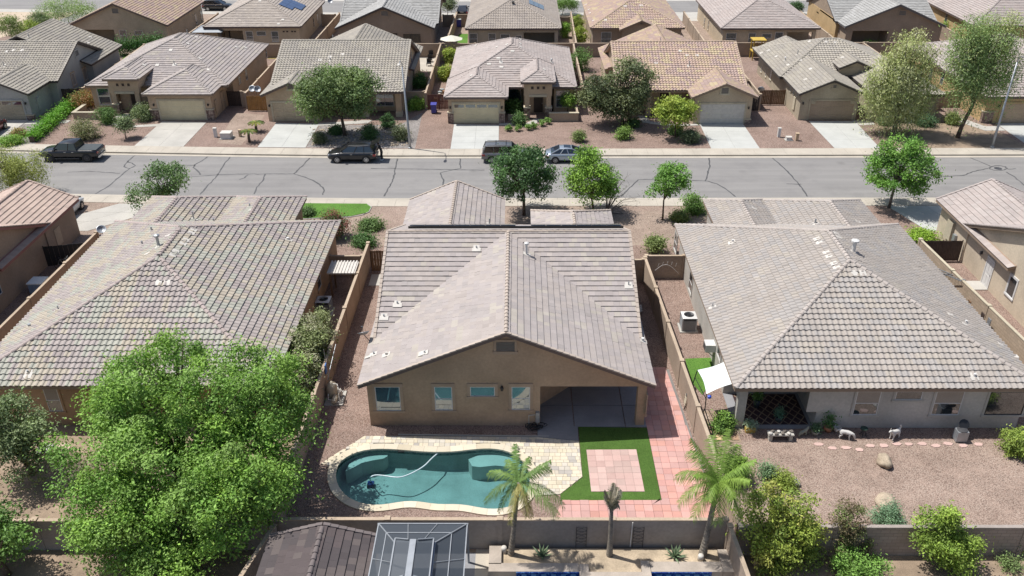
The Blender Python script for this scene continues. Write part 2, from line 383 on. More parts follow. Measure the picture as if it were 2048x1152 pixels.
for i, c in enumerate(cr): ribbon(c, .13, -.1155, .03, i).build('crack_seal', M_['tar'], street)
mh = MB().lathe([(.36,-.118),(.36,-.112)], (G(1996,337,-.12).x, G(1996,337,-.12).y, 0), 20).build('manhole_cover', M_['darksteel'], street)

def pad(name, mat, pts, z, th=None, parent=None, kind=True):
    m = MB()
    if th is None: m.face([(q[0],q[1],z) for q in pts])
    else: m.prism([(q[0],q[1]) for q in pts], z-th, z)
    o = m.build(name, mat, parent)
    if kind: structure(o)
    return o
def GP(*px): return [G(a,b) for a,b in px]
def driveway(a, b, c, d, mat, nu=2, nv=3):   # corners: house-left, street-left, street-right, house-right
    a, b, c, d = [Vector(q[:2]) for q in (a,b,c,d)]
    base = pad('driveway', M_['joint'], [a,b,c,d], .012)
    for i in range(nu):
        for j in range(nv):
            q = [(a.lerp(d,u)).lerp(b.lerp(c,u), w) for u, w in ((i/nu,j/nv),((i+1)/nu,j/nv),((i+1)/nu,(j+1)/nv),(i/nu,(j+1)/nv))]
            ce = sum(q, Vector((0,0)))/4; q = [p+(ce-p).normalized()*.012 for p in q]
            MB().prism(q, -.03, .026).build('slab', mat, base)
    return base
driveway(*GP((324.4,243),(267,293.5),(367,293.5),(413,245)), M_['concrete'])
driveway(*GP((552.5,246),(515,294.6),(611,295.6),(639,248)), M_['white_drive'])
driveway(*GP((908,249),(900.8,298),(997.3,298),(998,250)), M_['white_drive'], 2, 4)
driveway(*GP((1398.8,247),(1422.7,298.5),(1520.6,298.5),(1485.2,246.7)), M_['white_drive'])
driveway(*GP((1617.5,242.7),(1670.6,298.5),(1762,298.5),(1710,242.7)), M_['white_drive'])
driveway((51.6,90.7),(51.6,83.2),(57.2,83.2),(57.2,90.7), M_['white_drive'])
driveway((-59.4,92.4),(-59.4,85),(-54.1,84.7),(-54.1,92.4), M_['concrete'])
driveway((-35.0,69.0+yo(-33)),(-41,64.2),(-35.4,64.2),(-29.6,69.0+yo(-31)), M_['concrete'])
driveway((31.9,69.0),(33.4,64),(39.5,64),(38.5,69.0), M_['white_drive'])
driveway((-25.4,69.0+yo(-25)),(-25.4,63.9),(-19.6,63.9),(-19.6,69.0+yo(-20)), M_['concrete'])
driveway((20.5,69.0),(20.5,63),(26.2,63),(26.2,69.0), M_['white_drive'])
driveway((-7.6,69.0),(-7.6,63.2),(-2.0,63.2),(-2.0,69.0), M_['concrete'])
# yard surfaces
pad('front_yard', M_['gravel_tan'], [(-40,61.5),(28,61.5),(28,69.04),(-13,69.04),(-40,70.1)], .004)
pad('gravel_path', M_['gravel_pink'], GP((742,470),(765,405),(822,405),(800,470)), .008)
pad('gravel_path', M_['gravel_pink'], [(8.2,68),(30,68.2),(30,69.0),(8.2,69.0)], .008)
pad('back_yard', M_['gravel_pink'], [(10.4,29.6),(30.5,29.6),(30.5,37.6),(10.4,37.6)], .004)
pad('back_yard', M_['soil'], [(-33,29.9),(-11.7,29.9),(-11.7,39.3),(-33,39.3)], .004)
pad('back_yard', M_['soil'], [(-60,10),(60,10),(60,29.6),(-60,29.6)], .004)
pad('front_yard', M_['gravel_tan'], [(-31,85),(-28.3,84.4),(-28.3,94),(-31.9,95)], .004)
pad('front_yard', M_['gravel_grey'], GP((640,250),(612,295),(830,297),(845,225),(800,250)), .004)
pad('front_yard', M_['gravel_grey'], [(-59,84.9),(-49.5,84.2),(-52.5,92.3),(-53.9,92.4)], .004)
pad('front_yard', M_['soil'], [(37.4,83.15),(51.5,83.15),(50.2,90.7),(38.2,91.2)], .004)
pad('vacant_land', M_['sand'], [(-400,125),(-79,125),(-66,160),(-66,500),(-400,500)], .004)
structure(strip('far_street', M_['asphalt'], 146.5, 155.2, .008)); structure(strip('far_pavement', M_['concrete'], 144.3, 146.4, .012)); structure(strip('far_pavement', M_['concrete'], 155.3, 157.2, .012))
pad('side_street', M_['asphalt'], [(-75,118),(-69,118),(-66.5,160),(-72.5,160)], .006)
pad('far_lots', M_['gravel_tan'], [(-62,118.8),(90,118.8),(90,144.2),(-62,146)], .004)
pad('far_driveway', M_['concrete'], [(23.5,140),(29,140),(29,146.4),(23.5,146.4)], .016)
lw = pad('front_lawn', M_['lawn'], GP((606,407),(735,408),(743,414),(736,425),(700,433),(606,437)), .04, .05)
MB().tube([tuple(G(a,b,.03)) for a,b in ((735,408),(743,414),(738,424),(724,430),(700,434),(606,438))], .05, 6).build('lawn_edging', M_['concrete'], lw)
# front walks of the opposite houses
pad('front_walk', M_['concrete'], GP((320,248),(250,252),(236,243),(258,240),(262,228),(238,228),(222,241),(233,256),(318,253)), .03, .05)
pad('front_walk', M_['concrete'], GP((638,252),(735,247),(745,241),(725,241),(636,247)), .03, .05)
pad('front_walk', M_['concrete'], GP((998,251),(1065,252),(1085,238),(1070,238),(1050,248),(998,246)), .03, .05)
pad('front_walk', M_['concrete'], GP((1399,251),(1340,253),(1285,245),(1275,232),(1292,232),(1300,243),(1345,249),(1399,248)), .03, .05)
pad('front_walk', M_['concrete'], GP((1705,241),(1745,243),(1750,250),(1720,251)), .03, .05)
pad('front_walk', M_['concrete'], [(47.0,92.8),(48.6,92.8),(50.0,89.7),(51.5,89.7),(51.5,88.3),(49.4,88.3)], .03, .05)
pad('front_walk', M_['concrete'], [(-54.0,91.9),(-54.0,90.9),(-49.4,91.4),(-49.4,92.3)], .03, .05)
# ---------------------------------------------------------------- tiled roofs
SLOPE = .42
class Block:
    def __init__(s, x0, x1, y0, y1, axis, e, ze=3.0, ov=.42, gw=True, m=SLOPE):
        s.x0,s.x1,s.y0,s.y1,s.axis,s.e,s.ze,s.ov,s.gw,s.m = x0,x1,y0,y1,axis,e,ze,ov,gw,m
        a0,a1,b0,b1 = (x0,x1,y0,y1) if axis == 'x' else (y0,y1,x0,x1)
        s.hw = (b1-b0)/2; s.zr = ze+m*s.hw; bc = (b0+b1)/2
        r0 = a0+(s.hw if e[0] == 'h' else 0); r1 = a1-(s.hw if e[1] == 'h' else 0)
        if r0 > r1: r0 = r1 = (r0+r1)/2
        s.r0, s.r1, s.bc = r0, r1, bc
        T = (lambda a,b,z: Vector((a,b,z))) if axis == 'x' else (lambda a,b,z: Vector((b,a,z)))
        P = [[(a0,b0,ze),(a1,b0,ze),(r1,bc,s.zr),(r0,bc,s.zr)],[(a1,b1,ze),(a0,b1,ze),(r0,bc,s.zr),(r1,bc,s.zr)]]
        if e[0] == 'h': P.append([(a0,b1,ze),(a0,b0,ze),(r0,bc,s.zr)])
        if e[1] == 'h': P.append([(a1,b0,ze),(a1,b1,ze),(r1,bc,s.zr)])
        s.planes = []
        for p in P:
            q = [T(*x) for x in p]
            if axis == 'y': q = [q[1],q[0]]+q[:1:-1]
            s.planes.append([x for i, x in enumerate(q) if (x-q[i-1]).length > 1e-4])
        s.lines = []
        if r1-r0 > .1: s.lines.append((T(r0,bc,s.zr),T(r1,bc,s.zr)))
        s.rakes = []
        for e_, a_, r_ in ((e[0],a0,r0),(e[1],a1,r1)):
            for b_ in (b0,b1): (s.lines if e_ == 'h' else s.rakes).append((T(a_,b_,ze),T(r_,bc,s.zr)))
        s.T = T; s.ab = (a0,a1,b0,b1)
    def h(s, x, y):
        a, b = (x,y) if s.axis == 'x' else (y,x); a0,a1,b0,b1 = s.ab
        d = np.minimum(b-b0, b1-b)
        if s.e[0] == 'h': d = np.minimum(d, a-a0)
        if s.e[1] == 'h': d = np.minimum(d, a1-a)
        ok = (a > a0-.02)&(a < a1+.02)&(b > b0-.02)&(b < b1+.02)
        return np.where(ok, s.ze+s.m*d, -99.)
def tile_template(kind, seg):
    if kind == 'flat':
        w, c = .36, .39; a, b = .0015, w-.0015
        V = [(a,-.02,.075),(b,-.02,.075),(b,c+.06,.014),(a,c+.06,.014),(a,-.02,.045),(b,-.02,.045),(b,c+.06,.0),(a,c+.06,.0)]
        F = [(0,1,2,3),(4,5,1,0),(5,6,2,1),(7,4,0,3),(7,6,5,4)]
    else:
        w, c = .335, .385
        t = [0,.11,.31,.51,.62,.81,1] if seg else [0,.15,.47,.62,1]
        h = [0,.042,.062,.042,0,-.012,0] if seg else [0,.045,.045,-.004,0]
        K = len(t)
        V = [(x*w,-.02,y+.085) for x,y in zip(t,h)]+[(x*w,c+.05,y+.014) for x,y in zip(t,h)]+[(x*w,-.02,y+.055) for x,y in zip(t,h)]
        F = [(i,i+1,K+i+1,K+i) for i in range(K-1)]+[(2*K+i,2*K+i+1,i+1,i) for i in range(K-1)]
    return w, c, np.array(V), np.array(F)
TPL = {}
def roof(parent, blocks, kind, pal, fascia, seed=1, ind=0, seg=True, capcol=None, capind=False, hide=None, thick=.2):
    rng = np.random.default_rng(seed)
    dk = MB()
    for b in blocks:
        for p in b.planes:
            n = len(p); k = dk.p([q-Vector((0,0,.004)) for q in p]+[q-Vector((0,0,thick)) for q in p])
            dk.f.append(tuple(k+i for i in range(n))); dk.f.append(tuple(k+n+i for i in range(n-1,-1,-1)))
            for i in range(n): j = (i+1)%n; dk.f.append((k+i,k+n+i,k+n+j,k+j))
    ro = dk.build('roof', fascia, parent)
    w, c, TV, TF = tile_template(kind, seg)
    if (kind,seg) not in TPL: TPL[(kind,seg)] = mesh_np('tile', TV, TF, M_['tile_obj'])
    pc = np.array([p[1:] for p in pal])*np.array((.95,.965,.99)); pw = np.array([p[0] for p in pal], float); pw /= pw.sum()
    AV, AF, AC, nv, cand = [], [], [], 0, []
    for b in blocks:
        others = [o for o in blocks if o is not b]
        for poly in b.planes:
            a = poly[0]; u = (poly[1]-a).normalized(); n = (poly[1]-a).cross(poly[2]-poly[1]).normalized(); v = n.cross(u)
            R = np.array([u,v,n]); A = np.array(a)
            P2 = np.array([((q-a).dot(u),(q-a).dot(v)) for q in poly]); m = len(P2)
            vmax = P2[:,1].max(); um = P2[:,0].max()
            ks, rs = np.meshgrid(np.arange(-1,int(um/w)+2), np.arange(0,int(vmax/c)+1)); ks = ks.ravel(); rs = rs.ravel()
            U = ks*w+(np.where(rs%2 == 1,w/2,0) if kind == 'flat' else 0); Vv = rs*c
            C = np.stack([np.stack([U+du,Vv+dv],-1) for du,dv in ((0,0.001),(w,0.001),(w,c),(0,c))],1)
            inside = np.ones(len(U),bool); out = np.zeros(len(U),bool)
            for i in range(m):
                e0, e1 = P2[i], P2[(i+1)%m]; d = (e1-e0)/np.linalg.norm(e1-e0)
                sd = d[0]*(C[...,1]-e0[1])-d[1]*(C[...,0]-e0[0])
                inside &= (sd > -.005).all(1); out |= (sd < .005).all(1)
            wc = A+C[...,0:1]*R[0]+C[...,1:2]*R[1]
            hid = np.zeros(len(U),bool)
            for o in others: hid |= (o.h(wc[...,0],wc[...,1]) > wc[...,2]+.03).all(1)
            keep = ~out & ~hid; inside &= keep; part = keep & ~inside
            # colour: pick from the palette, gently clustered
            ci = rng.choice(len(pc), len(U), p=pw); off_ = rng.integers(0,5,2000)[rs]; grp = ((ks+1+off_)//4)*7919+(rs//2)*104729+int(A[0]*1000); gi = np.array([pw.cumsum().searchsorted(((int(q)*2654435761) % 4294967296)/4294967296) for q in grp]).clip(0,len(pc)-1); ci = np.where(rng.random(len(U)) < .62, gi, ci); colr = pc[ci]*(1+rng.normal(0,.035,(len(U),1)))
            cw = A+(U+w/2)[:,None]*R[0]+(Vv+c/2)[:,None]*R[1]
            dist = np.linalg.norm(cw-np.array((0,0,CAM_H)),axis=1); face = ((np.array((0,0,CAM_H))-cw)@R[2]) > 0
            if ind:
                for i in np.nonzero(inside & face)[0]:
                    px, py = PIX(cw[i])
                    if 0 < px < 2048 and 0 < py < 1152 and not (hide and hide(px,py)): cand.append((dist[i],cw[i],A+U[i]*R[0]+Vv[i]*R[1],R,colr[i],len(AV),i))
            AV.append((A,R,U,Vv,colr,inside,part,poly))
    cand.sort(key=lambda q: q[0]); chosen = {}
    for q in cand[:ind]: chosen.setdefault(q[5],set()).add(q[6])
    for q in cand[:ind]:
        R = q[3]; M = Matrix(((R[0][0],R[1][0],R[2][0],q[2][0]),(R[0][1],R[1][1],R[2][1],q[2][1]),(R[0][2],R[1][2],R[2][2],q[2][2]),(0,0,0,1)))
        o = add_mesh('tile', TPL[(kind,seg)], ro, M @ Matrix.Rotation(rng.normal(0,.006),4,'X')); o.color = (*[min(1,float(x)) for x in q[4]],1)
    VV, FF, CC = [], [], []
    nT = len(TV)
    for pi, (A,R,U,Vv,colr,inside,part,poly) in enumerate(AV):
        ins = inside.copy()
        for i in chosen.get(pi,()): ins[i] = False
        idx = np.nonzero(ins)[0]
        jit = rng.normal(0,.004,len(U))
        def verts(idx):
            L = TV[None]+np.stack([U[idx],Vv[idx],jit[idx]],-1)[:,None]
            return A+L@R
        if len(idx):
            X = verts(idx).reshape(-1,3); FF += (TF[None]+(np.arange(len(idx))*nT)[:,None,None]+nv).reshape(-1,TF.shape[1]).tolist()
            VV.append(X); CC.append(np.repeat(colr[idx],nT,0)); nv += len(X)
        idx = np.nonzero(part)[0]
        if len(idx):
            X = verts(idx).reshape(-1,3); Fp = (TF[None]+(np.arange(len(idx))*nT)[:,None,None]).reshape(-1,TF.shape[1])
            me = mesh_np('tmp',X,Fp,None,col=np.repeat(colr[idx],nT,0)); bm = bmesh.new(); bm.from_mesh(me); bpy.data.meshes.remove(me)
            nn = Vector(R[2])
            for i in range(len(poly)):
                p, q = poly[i], poly[(i+1)%len(poly)]; d = (q-p).normalized(); no = d.cross(nn)
                if i == 0: p = p+no*.04
                bmesh.ops.bisect_plane(bm, geom=bm.verts[:]+bm.edges[:]+bm.faces[:], plane_co=p, plane_no=no, clear_outer=True, dist=1e-5)
            bm.verts.index_update(); cl = bm.verts.layers.float_color.get('Col')
            if bm.verts:
                VV.append(np.array([x.co for x in bm.verts])); CC.append(np.array([x[cl][:3] for x in bm.verts]))
                FF += [[nv+x.index for x in q.verts] for q in bm.faces]; nv += len(bm.verts)
            bm.free()
    stuff(add_mesh('roof_tiles', mesh_np('roof_tiles', np.concatenate(VV), FF, M_['tile_attr'], col=np.clip(np.concatenate(CC),0,1)), ro))
    # ridge and hip caps, rake trim
    cc = capcol or tuple(pc.mean(0)); ns = 7
    cv = []; r_ = .125 if kind == 's' else .105
    for z, rr, dn in ((0,r_*1.12,.03),(.43,r_*.92,0)):
        for j in range(ns):
            t = math.pi*(-.02+1.04*j/(ns-1)); cv.append((rr*math.cos(t), z, rr*math.sin(t)*.85-.01+dn))
    cf = [(j,j+1,ns+j+1,ns+j) for j in range(ns-1)]+[tuple(range(ns))[::-1]]
    cme = mesh_np('ridge_tile', cv, cf, M_['tile_obj']); jv, jf, jc = [], [], []
    def place(p, q, first_up):
        t = (q-p); L = t.length; t.normalize(); x = t.cross(Vector((0,0,1))).normalized(); n = x.cross(t)
        k = int(L/.37)
        for i in range(k):
            c0 = p+t*(i*.37+.02); mid = c0+t*.2
            if any(float(o.h(np.array(mid.x),np.array(mid.y))) > mid.z+.12 for o in blocks): continue
            M = Matrix(((x.x,t.x,n.x,c0.x),(x.y,t.y,n.y,c0.y),(x.z,t.z,n.z,c0.z+.03),(0,0,0,1)))
            kf = 1+rng.normal(0,.05); col = [min(1,float(a*kf)) for a in cc]
            if capind: o = add_mesh('ridge_tile', cme, ro, M); o.color = (*col,1)
            else:
                kk = len(jv); jv.extend([tuple(M @ Vector(z)) for z in cv]); jf.extend([tuple(kk+i_ for i_ in f_) for f_ in cf]); jc.extend([col]*len(cv))
    for p, q in [l for b in blocks for l in b.lines]:
        if p.z > q.z: p, q = q, p
        place(p, q, True)
    if jv: stuff(add_mesh('ridge_tiles', mesh_np('ridge_tiles', jv, jf, M_['tile_attr'], col=np.array(jc)), ro))
    rk = MB(); rc = []
    for b in blocks:
        for p, q in b.rakes:
            t = (q-p); L = t.length; t.normalize(); x = t.cross(Vector((0,0,1))).normalized(); n = x.cross(t)
            if n.z < 0: n = -n
            for i in range(int(L/.37)+1):
                c0 = p+t*(i*.37); c1 = p+t*min(L,i*.37+.40); mid = (c0+c1)/2
                if (c1-c0).length < .05 or any(float(o.h(np.array(mid.x),np.array(mid.y))) > mid.z+.12 for o in blocks if o is not b): continue
                rk.bar(c0+n*.085, c1+n*.055, .17, .07, n); kf = 1+rng.normal(0,.04); rc += [[a*kf for a in cc]]*8
    if rk.v: stuff(add_mesh('rake_tiles', mesh_np('rake_tiles', rk.v, rk.f, M_['tile_attr'], col=np.clip(np.array(rc),0,1)), ro))
    ro['n'] = 0
    return ro
def roof_h(blocks, x, y): return max(float(b.h(np.array(x),np.array(y))) for b in blocks)
def roof_hit(blocks, px, py):
    d = ray(px,py); t = (8-CAM_H)/d.z
    for i in range(1500):
        p = Vector((0,0,CAM_H))+d*t
        if p.z < roof_h(blocks,p.x,p.y): return p
        t += .02
    return None
def slope_frame(blocks, p):
    e = .1; gx = (roof_h(blocks,p.x+e,p.y)-roof_h(blocks,p.x-e,p.y))/(2*e); gy = (roof_h(blocks,p.x,p.y+e)-roof_h(blocks,p.x,p.y-e))/(2*e)
    n = Vector((-gx,-gy,1)).normalized()
    if abs(gx) > 1.5 or abs(gy) > 1.5 or n.z < .7: n = Vector((0,0,1)); gx, gy = 0, -1
    v = Vector((gx,gy,gx*gx+gy*gy)); v = v.normalized() if v.length > 1e-6 else Vector((0,1,0)); v = (v-n*v.dot(n)).normalized(); u = v.cross(n)
    return Matrix(((u.x,v.x,n.x,p.x),(u.y,v.y,n.y,p.y),(u.z,v.z,n.z,p.z),(0,0,0,1)))
def vent_pipe(ro, blocks, px, py, h=.35, r=.05, cap=False, mat='galv'):
    p = roof_hit(blocks,px,py)
    if p is None or not blocks: return
    M = slope_frame(blocks,p); m = MB(M); m.box(-.2,.2,-.25,.25,.05,.075)
    fl = m.build('flashing', M_['offwhite'], ro)
    q = MB(); q.tube([p+Vector((0,0,-.05)),p+Vector((0,0,h))], r, 10)
    if cap: q.lathe([(r*1.1,h-.02),(r*2,h),(r*2,h+.1),(r*.6,h+.16)], p, 12)
    q.build('vent_pipe', M_[mat], ro)
def vent_plate(ro, blocks, px, py, w=.5, l=.42, n=1):
    p = roof_hit(blocks,px,py)
    if p is None: return
    M = slope_frame(blocks,p); m = MB(M)
    for i in range(n): m.box(-w/2+i*(w+.12),w/2+i*(w+.12),-l/2,l/2,.06,.105)
    m.build('attic_vent', M_['offwhite'], ro)
# ---------------------------------------------------------------- walls, windows, doors
DIRS = {'-y':((1,0,0),(0,-1,0)),'+y':((-1,0,0),(0,1,0)),'+x':((0,1,0),(1,0,0)),'-x':((0,-1,0),(-1,0,0))}
def wall_frame(p, facing):          # u right as seen from outside, n outwards, z up
    u, n = [Vector(q) for q in DIRS[facing]]
    return Matrix(((u.x,n.x,0,p[0]),(u.y,n.y,0,p[1]),(0,0,1,p[2]),(0,0,0,1)))
def window(parent, p, facing, w, h, trim, style='hung', glass='glass', tr=.12, fr='white', header=.16, sill=True, open_blind=0):
    """p = bottom centre on the wall face"""
    M = wall_frame(p, facing); m = MB(M)
    m.box(-w/2-tr,w/2+tr,-.01,.05,h,h+header); 
    m.box(-w/2-tr,-w/2,-.01,.04,0,h); m.box(w/2,w/2+tr,-.01,.04,0,h)
    o = m.build('window', trim, parent)
    if sill: MB(M).box(-w/2-tr*1.2,w/2+tr*1.2,-.01,.075,-.12,0).build('sill', trim, o)
    f = MB(M); t = .045
    f.box(-w/2,w/2,0,.03,0,t).box(-w/2,w/2,0,.03,h-t,h).box(-w/2,-w/2+t,0,.0299,t,h-t).box(w/2-t,w/2,0,.0299,t,h-t)
    if style == 'hung': f.box(-w/2+t,w/2-t,0,.034,h*.48,h*.48+.04)
    if style == 'slide': f.box(-.02,.02,0,.034,t,h-t)
    if style == 'grid':
        for i in (1,2): f.box(-w/2+w*i/3-.01,-w/2+w*i/3+.01,0,.025,t,h-t)
        for i in (1,2): f.box(-w/2+t,w/2-t,0,.026,h*i/3-.01,h*i/3+.01)
    f.build('frame', M_[fr], o)
    if style == 'hung':
        MB(M).box(-w/2+t,w/2-t,-.005,.012,t,h*.48).build('pane', M_[glass], o)
        MB(M).box(-w/2+t,w/2-t,-.005,.02,h*.48+.04,h-t).build('pane', M_['blind' if open_blind else glass], o)
    else: MB(M).box(-w/2+t,w/2-t,-.005,.012,t,h-t).build('pane', M_[glass], o)
    return o
def window_px(parent, px0, py0, px1, py1, Y, trim, **k):
    a = OY(px0,py0,Y); b = OY(px1,py1,Y)
    return window(parent, ((a.x+b.x)/2,Y,b.z), '-y', b.x-a.x, a.z-b.z, trim, **k)
def window_side(parent, px, py, X, facing, w, h, trim, **k):
    c = OX(px,py,X); return window(parent, (X,c.y,c.z-h/2), facing, w, h, trim, **k)
def gable_vent(parent, p, facing, w, h, trim, mat='louver'):
    M = wall_frame(p, facing); m = MB(M); t = .14
    m.box(-w/2-t,w/2+t,-.01,.06,h,h+t).box(-w/2-t*1.3,w/2+t*1.3,-.01,.075,-t*1.3,0).box(-w/2-t,-w/2,-.01,.055,0,h).box(w/2,w/2+t,-.01,.055,0,h)
    o = m.build('gable_vent', trim, parent)
    n = max(3,int(h/.085))
    for i in range(n):
        z = h*i/n; k = MB(M); k.bar((-w/2,.012,z+h/n*.5),(w/2,.012,z+h/n*.5),.012,h/n*1.05,(0,.5,1)); k.build('slat', M_[mat], o)
def garage_door(parent, p, facing, w, h, mat, trim, rows=4, cols=4, glazed=False, tr=.2):
    M = wall_frame(p, facing); m = MB(M)
    m.box(-w/2-tr,w/2+tr,-.01,.07,h,h+tr*.9).box(-w/2-tr,-w/2,-.01,.055,0,h).box(w/2,w/2+tr,-.01,.055,0,h)
    o = m.build('garage_door', trim, parent)
    MB(M).box(-w/2,w/2,-.02,.01,0,h).build('door_leaf', mat, o)
    for r in range(rows):
        z0, z1_ = h*r/rows, h*(r+1)/rows
        for c in range(cols):
            a = -w/2+w*c/cols; b = a+w/cols; g_ = .05
            if glazed and r == rows-1: MB(M).box(a+.1,b-.1,.0,.022,z0+.12,z1_-.1).build('door_window', M_['glass_dark'], o)
            else:
                k = MB(M); x0,x1,zz0,zz1 = a+g_,b-g_,z0+g_,z1_-g_; i = .05
                q = k.p([(x0,.008,zz0),(x1,.008,zz0),(x1,.008,zz1),(x0,.008,zz1),(x0+i,.026,zz0+i),(x1-i,.026,zz0+i),(x1-i,.026,zz1-i),(x0+i,.026,zz1-i)])
                k.f += [(q+4,q+5,q+6,q+7)]+[(q+j,q+(j+1)%4,q+4+(j+1)%4,q+4+j) for j in range(4)]
                k.build('panel', mat, o)
    return o
def door(parent, p, facing, w, h, mat, trim, panels=True, tr=.1):
    M = wall_frame(p, facing); m = MB(M)
    m.box(-w/2-tr,w/2+tr,-.01,.06,h,h+tr).box(-w/2-tr,-w/2,-.01,.05,0,h).box(w/2,w/2+tr,-.01,.05,0,h)
    o = m.build('door', trim, parent)
    MB(M).box(-w/2,w/2,-.01,.02,0,h).build('door_leaf', M_[mat], o)
    if panels:
        for a,b,c,d in ((-.38,-.04,.1,.42),(.04,.38,.1,.42),(-.38,-.04,.5,.92),(.04,.38,.5,.92)): MB(M).box(a*w,b*w,.01,.034,c*h,d*h).build('panel', M_[mat], o)
    MB(M).box(w*.38,w*.45,.02,.07,h*.45,h*.5).build('door_handle', M_['steel'], o)
    return o
def wall_light(parent, p, facing, mat='black'):
    M = wall_frame(p, facing); m = MB(M); m.box(-.06,.06,-.01,.03,-.1,.1); m.box(-.015,.015,.0,.12,.1,.13)
    o = m.build('wall_light', M_[mat], parent)
    k = MB(); k.lathe([(.05,-.14),(.085,-.1),(.085,.08),(.02,.13)], M @ Vector((0,.12,0)), 8); k.build('lantern', M_[mat], o)
def body(parent, polys, mat):
    m = MB()
    for poly, z0, z1_ in polys: m.prism(poly, z0, z1_)
    return m.build('wall', mat, parent)
def rect(x0,x1,y0,y1): return [(x0,y0),(x1,y0),(x1,y1),(x0,y1)]
def gable_walls(parent, blocks, mat, t=.16, name='gable_wall'):
    for b in blocks:
        if not b.gw: continue
        a0,a1,b0,b1 = b.ab
        for i, e in enumerate(b.e):
            if e != 'g' or (isinstance(b.gw,(tuple,list)) and not b.gw[i]): continue
            a = a0+b.ov if i == 0 else a1-b.ov; aa = a+t if i == 0 else a-t
            zt = b.ze+.05; zs = b.ze+b.m*b.ov-.1
            pr = [(b0+b.ov,zt),(b1-b.ov,zt),(b1-b.ov,zs),(b.bc,b.zr-.1),(b0+b.ov,zs)]
            m = MB(); n = len(pr); k = m.p([b.T(a,q,z) for q,z in pr]+[b.T(aa,q,z) for q,z in pr])
            m.f += [tuple(k+j for j in range(n)), tuple(k+n+j for j in range(n-1,-1,-1))]+[(k+j,k+n+j,k+n+(j+1)%n,k+(j+1)%n) for j in range(n)]
            m.build(name, mat, parent)
def bwalls(b, zt=None):              # wall outline under a block
    return (rect(b.x0+b.ov,b.x1-b.ov,b.y0+b.ov,b.y1-b.ov), 0, zt or b.ze+.05)
PAL = dict(
 main=[(5,.395,.345,.31),(4,.38,.335,.31),(1.0,.42,.375,.32),(2,.365,.325,.30)],
 left=[(4,.395,.345,.315),(3,.405,.395,.33),(3.8,.445,.39,.31),(1.0,.365,.315,.29)],
 right=[(4,.385,.345,.305),(3,.395,.35,.305),(2.5,.37,.34,.31),(.6,.41,.365,.31)],
 pink=[(4,.47,.36,.295),(3,.495,.38,.31),(2,.445,.345,.285)],
 pinkgrey=[(4,.405,.345,.31),(3,.42,.365,.33),(2,.38,.33,.30)],
 tan=[(4,.405,.35,.295),(3,.425,.37,.315),(3,.38,.33,.285)],
 grey=[(4,.37,.36,.335),(3,.395,.385,.36),(3,.345,.335,.31)],
 gtan=[(4,.41,.37,.31),(3,.385,.35,.30),(3,.435,.395,.325)],
 orange=[(4,.47,.345,.275),(2.5,.50,.385,.27),(3,.435,.325,.28),(1.2,.53,.43,.28)],
 dark=[(4,.105,.085,.082),(3,.13,.108,.10),(2,.088,.075,.074)])
# ---------------------------------------------------------------- houses
def house(name, label, loc, blocks, polys, wall, fascia, kind, pal, seed, ind=0, seg=True, capcol=None, hide=None, gmat=None, group=None):
    h = thing(name, label, 'house', loc, 0, group)
    body(h, polys, M_[wall]); gable_walls(h, blocks, M_[gmat or wall])
    ro = roof(h, blocks, kind, PAL[pal], M_[fascia], seed, ind, seg, capcol, ind > 0, hide)
    return h, ro
def notch(x0,x1,y0,y1,n0,n1,d):
    if n1 >= x1-.01: return [(x0,y0),(n0,y0),(n0,y0+d),(x1,y0+d),(x1,y1),(x0,y1)]
    if n0 <= x0+.01: return [(x0,y0+d),(n1,y0+d),(n1,y0),(x1,y0),(x1,y1),(x0,y1)]
    return [(x0,y0),(n0,y0),(n0,y0+d),(n1,y0+d),(n1,y0),(x1,y0),(x1,y1),(x0,y1)]
def patio(h, x0, x1, y0, d, wall, zb=2.45, zt=3.05, posts=(), pw=.45, floor=True, z_ceil=2.6):
    MB().box(x0,x1,y0,y0+.3,zb,zt).build('beam', M_[wall], h)
    MB().box(x0,x1,y0+.3,y0+d,z_ceil,z_ceil+.08).build('patio_ceiling', M_['offwhite'], h)
    for x in posts: MB().box(x-pw/2,x+pw/2,y0,y0+pw,0,zb).build('column', M_[wall], h)
    if floor: MB().box(x0-.0,x1,y0-.1,y0+d,-.02,.035).build('patio_floor', M_['patio_slab'], h)
BIGTREE = lambda px,py: (60 < px < 640 and py > 715+max(0,(150-px))*.5) or (px > 555 and py > 620)

# the house in the middle
mb = [Block(-8.72,7.45,38.4,50.62,'y','gg',3.1,.45,(True,False)), Block(-8.45,7.2,42.58,58.66,'x','gg',3.1,.3,True),
      Block(-8.56,-1.05,51.5,63.4,'y','gg',3.1,.42,(False,True)), Block(1.0,7.12,53.5,61.3,'y','gh',3.1,.42,False)]
mb[0].ov = .45
hm, rm = house('house', 'tan stucco house with flat brown roof tiles, pool and covered patio behind it', (0,48,0), mb,
   [([(-8.35,38.9),(1.22,38.9),(1.22,40.7),(3.05,42.55),(3.05,44.6),(7.1,44.6),(7.1,58.2),(-8.35,58.2)],0,3.15),(rect(-8.14,-1.47,58.2,62.98),0,3.15),(rect(1.42,6.7,58.2,60.9),0,3.15)],
   'st_main','fa_brown','flat','main',11,300,True,(.43,.365,.31))
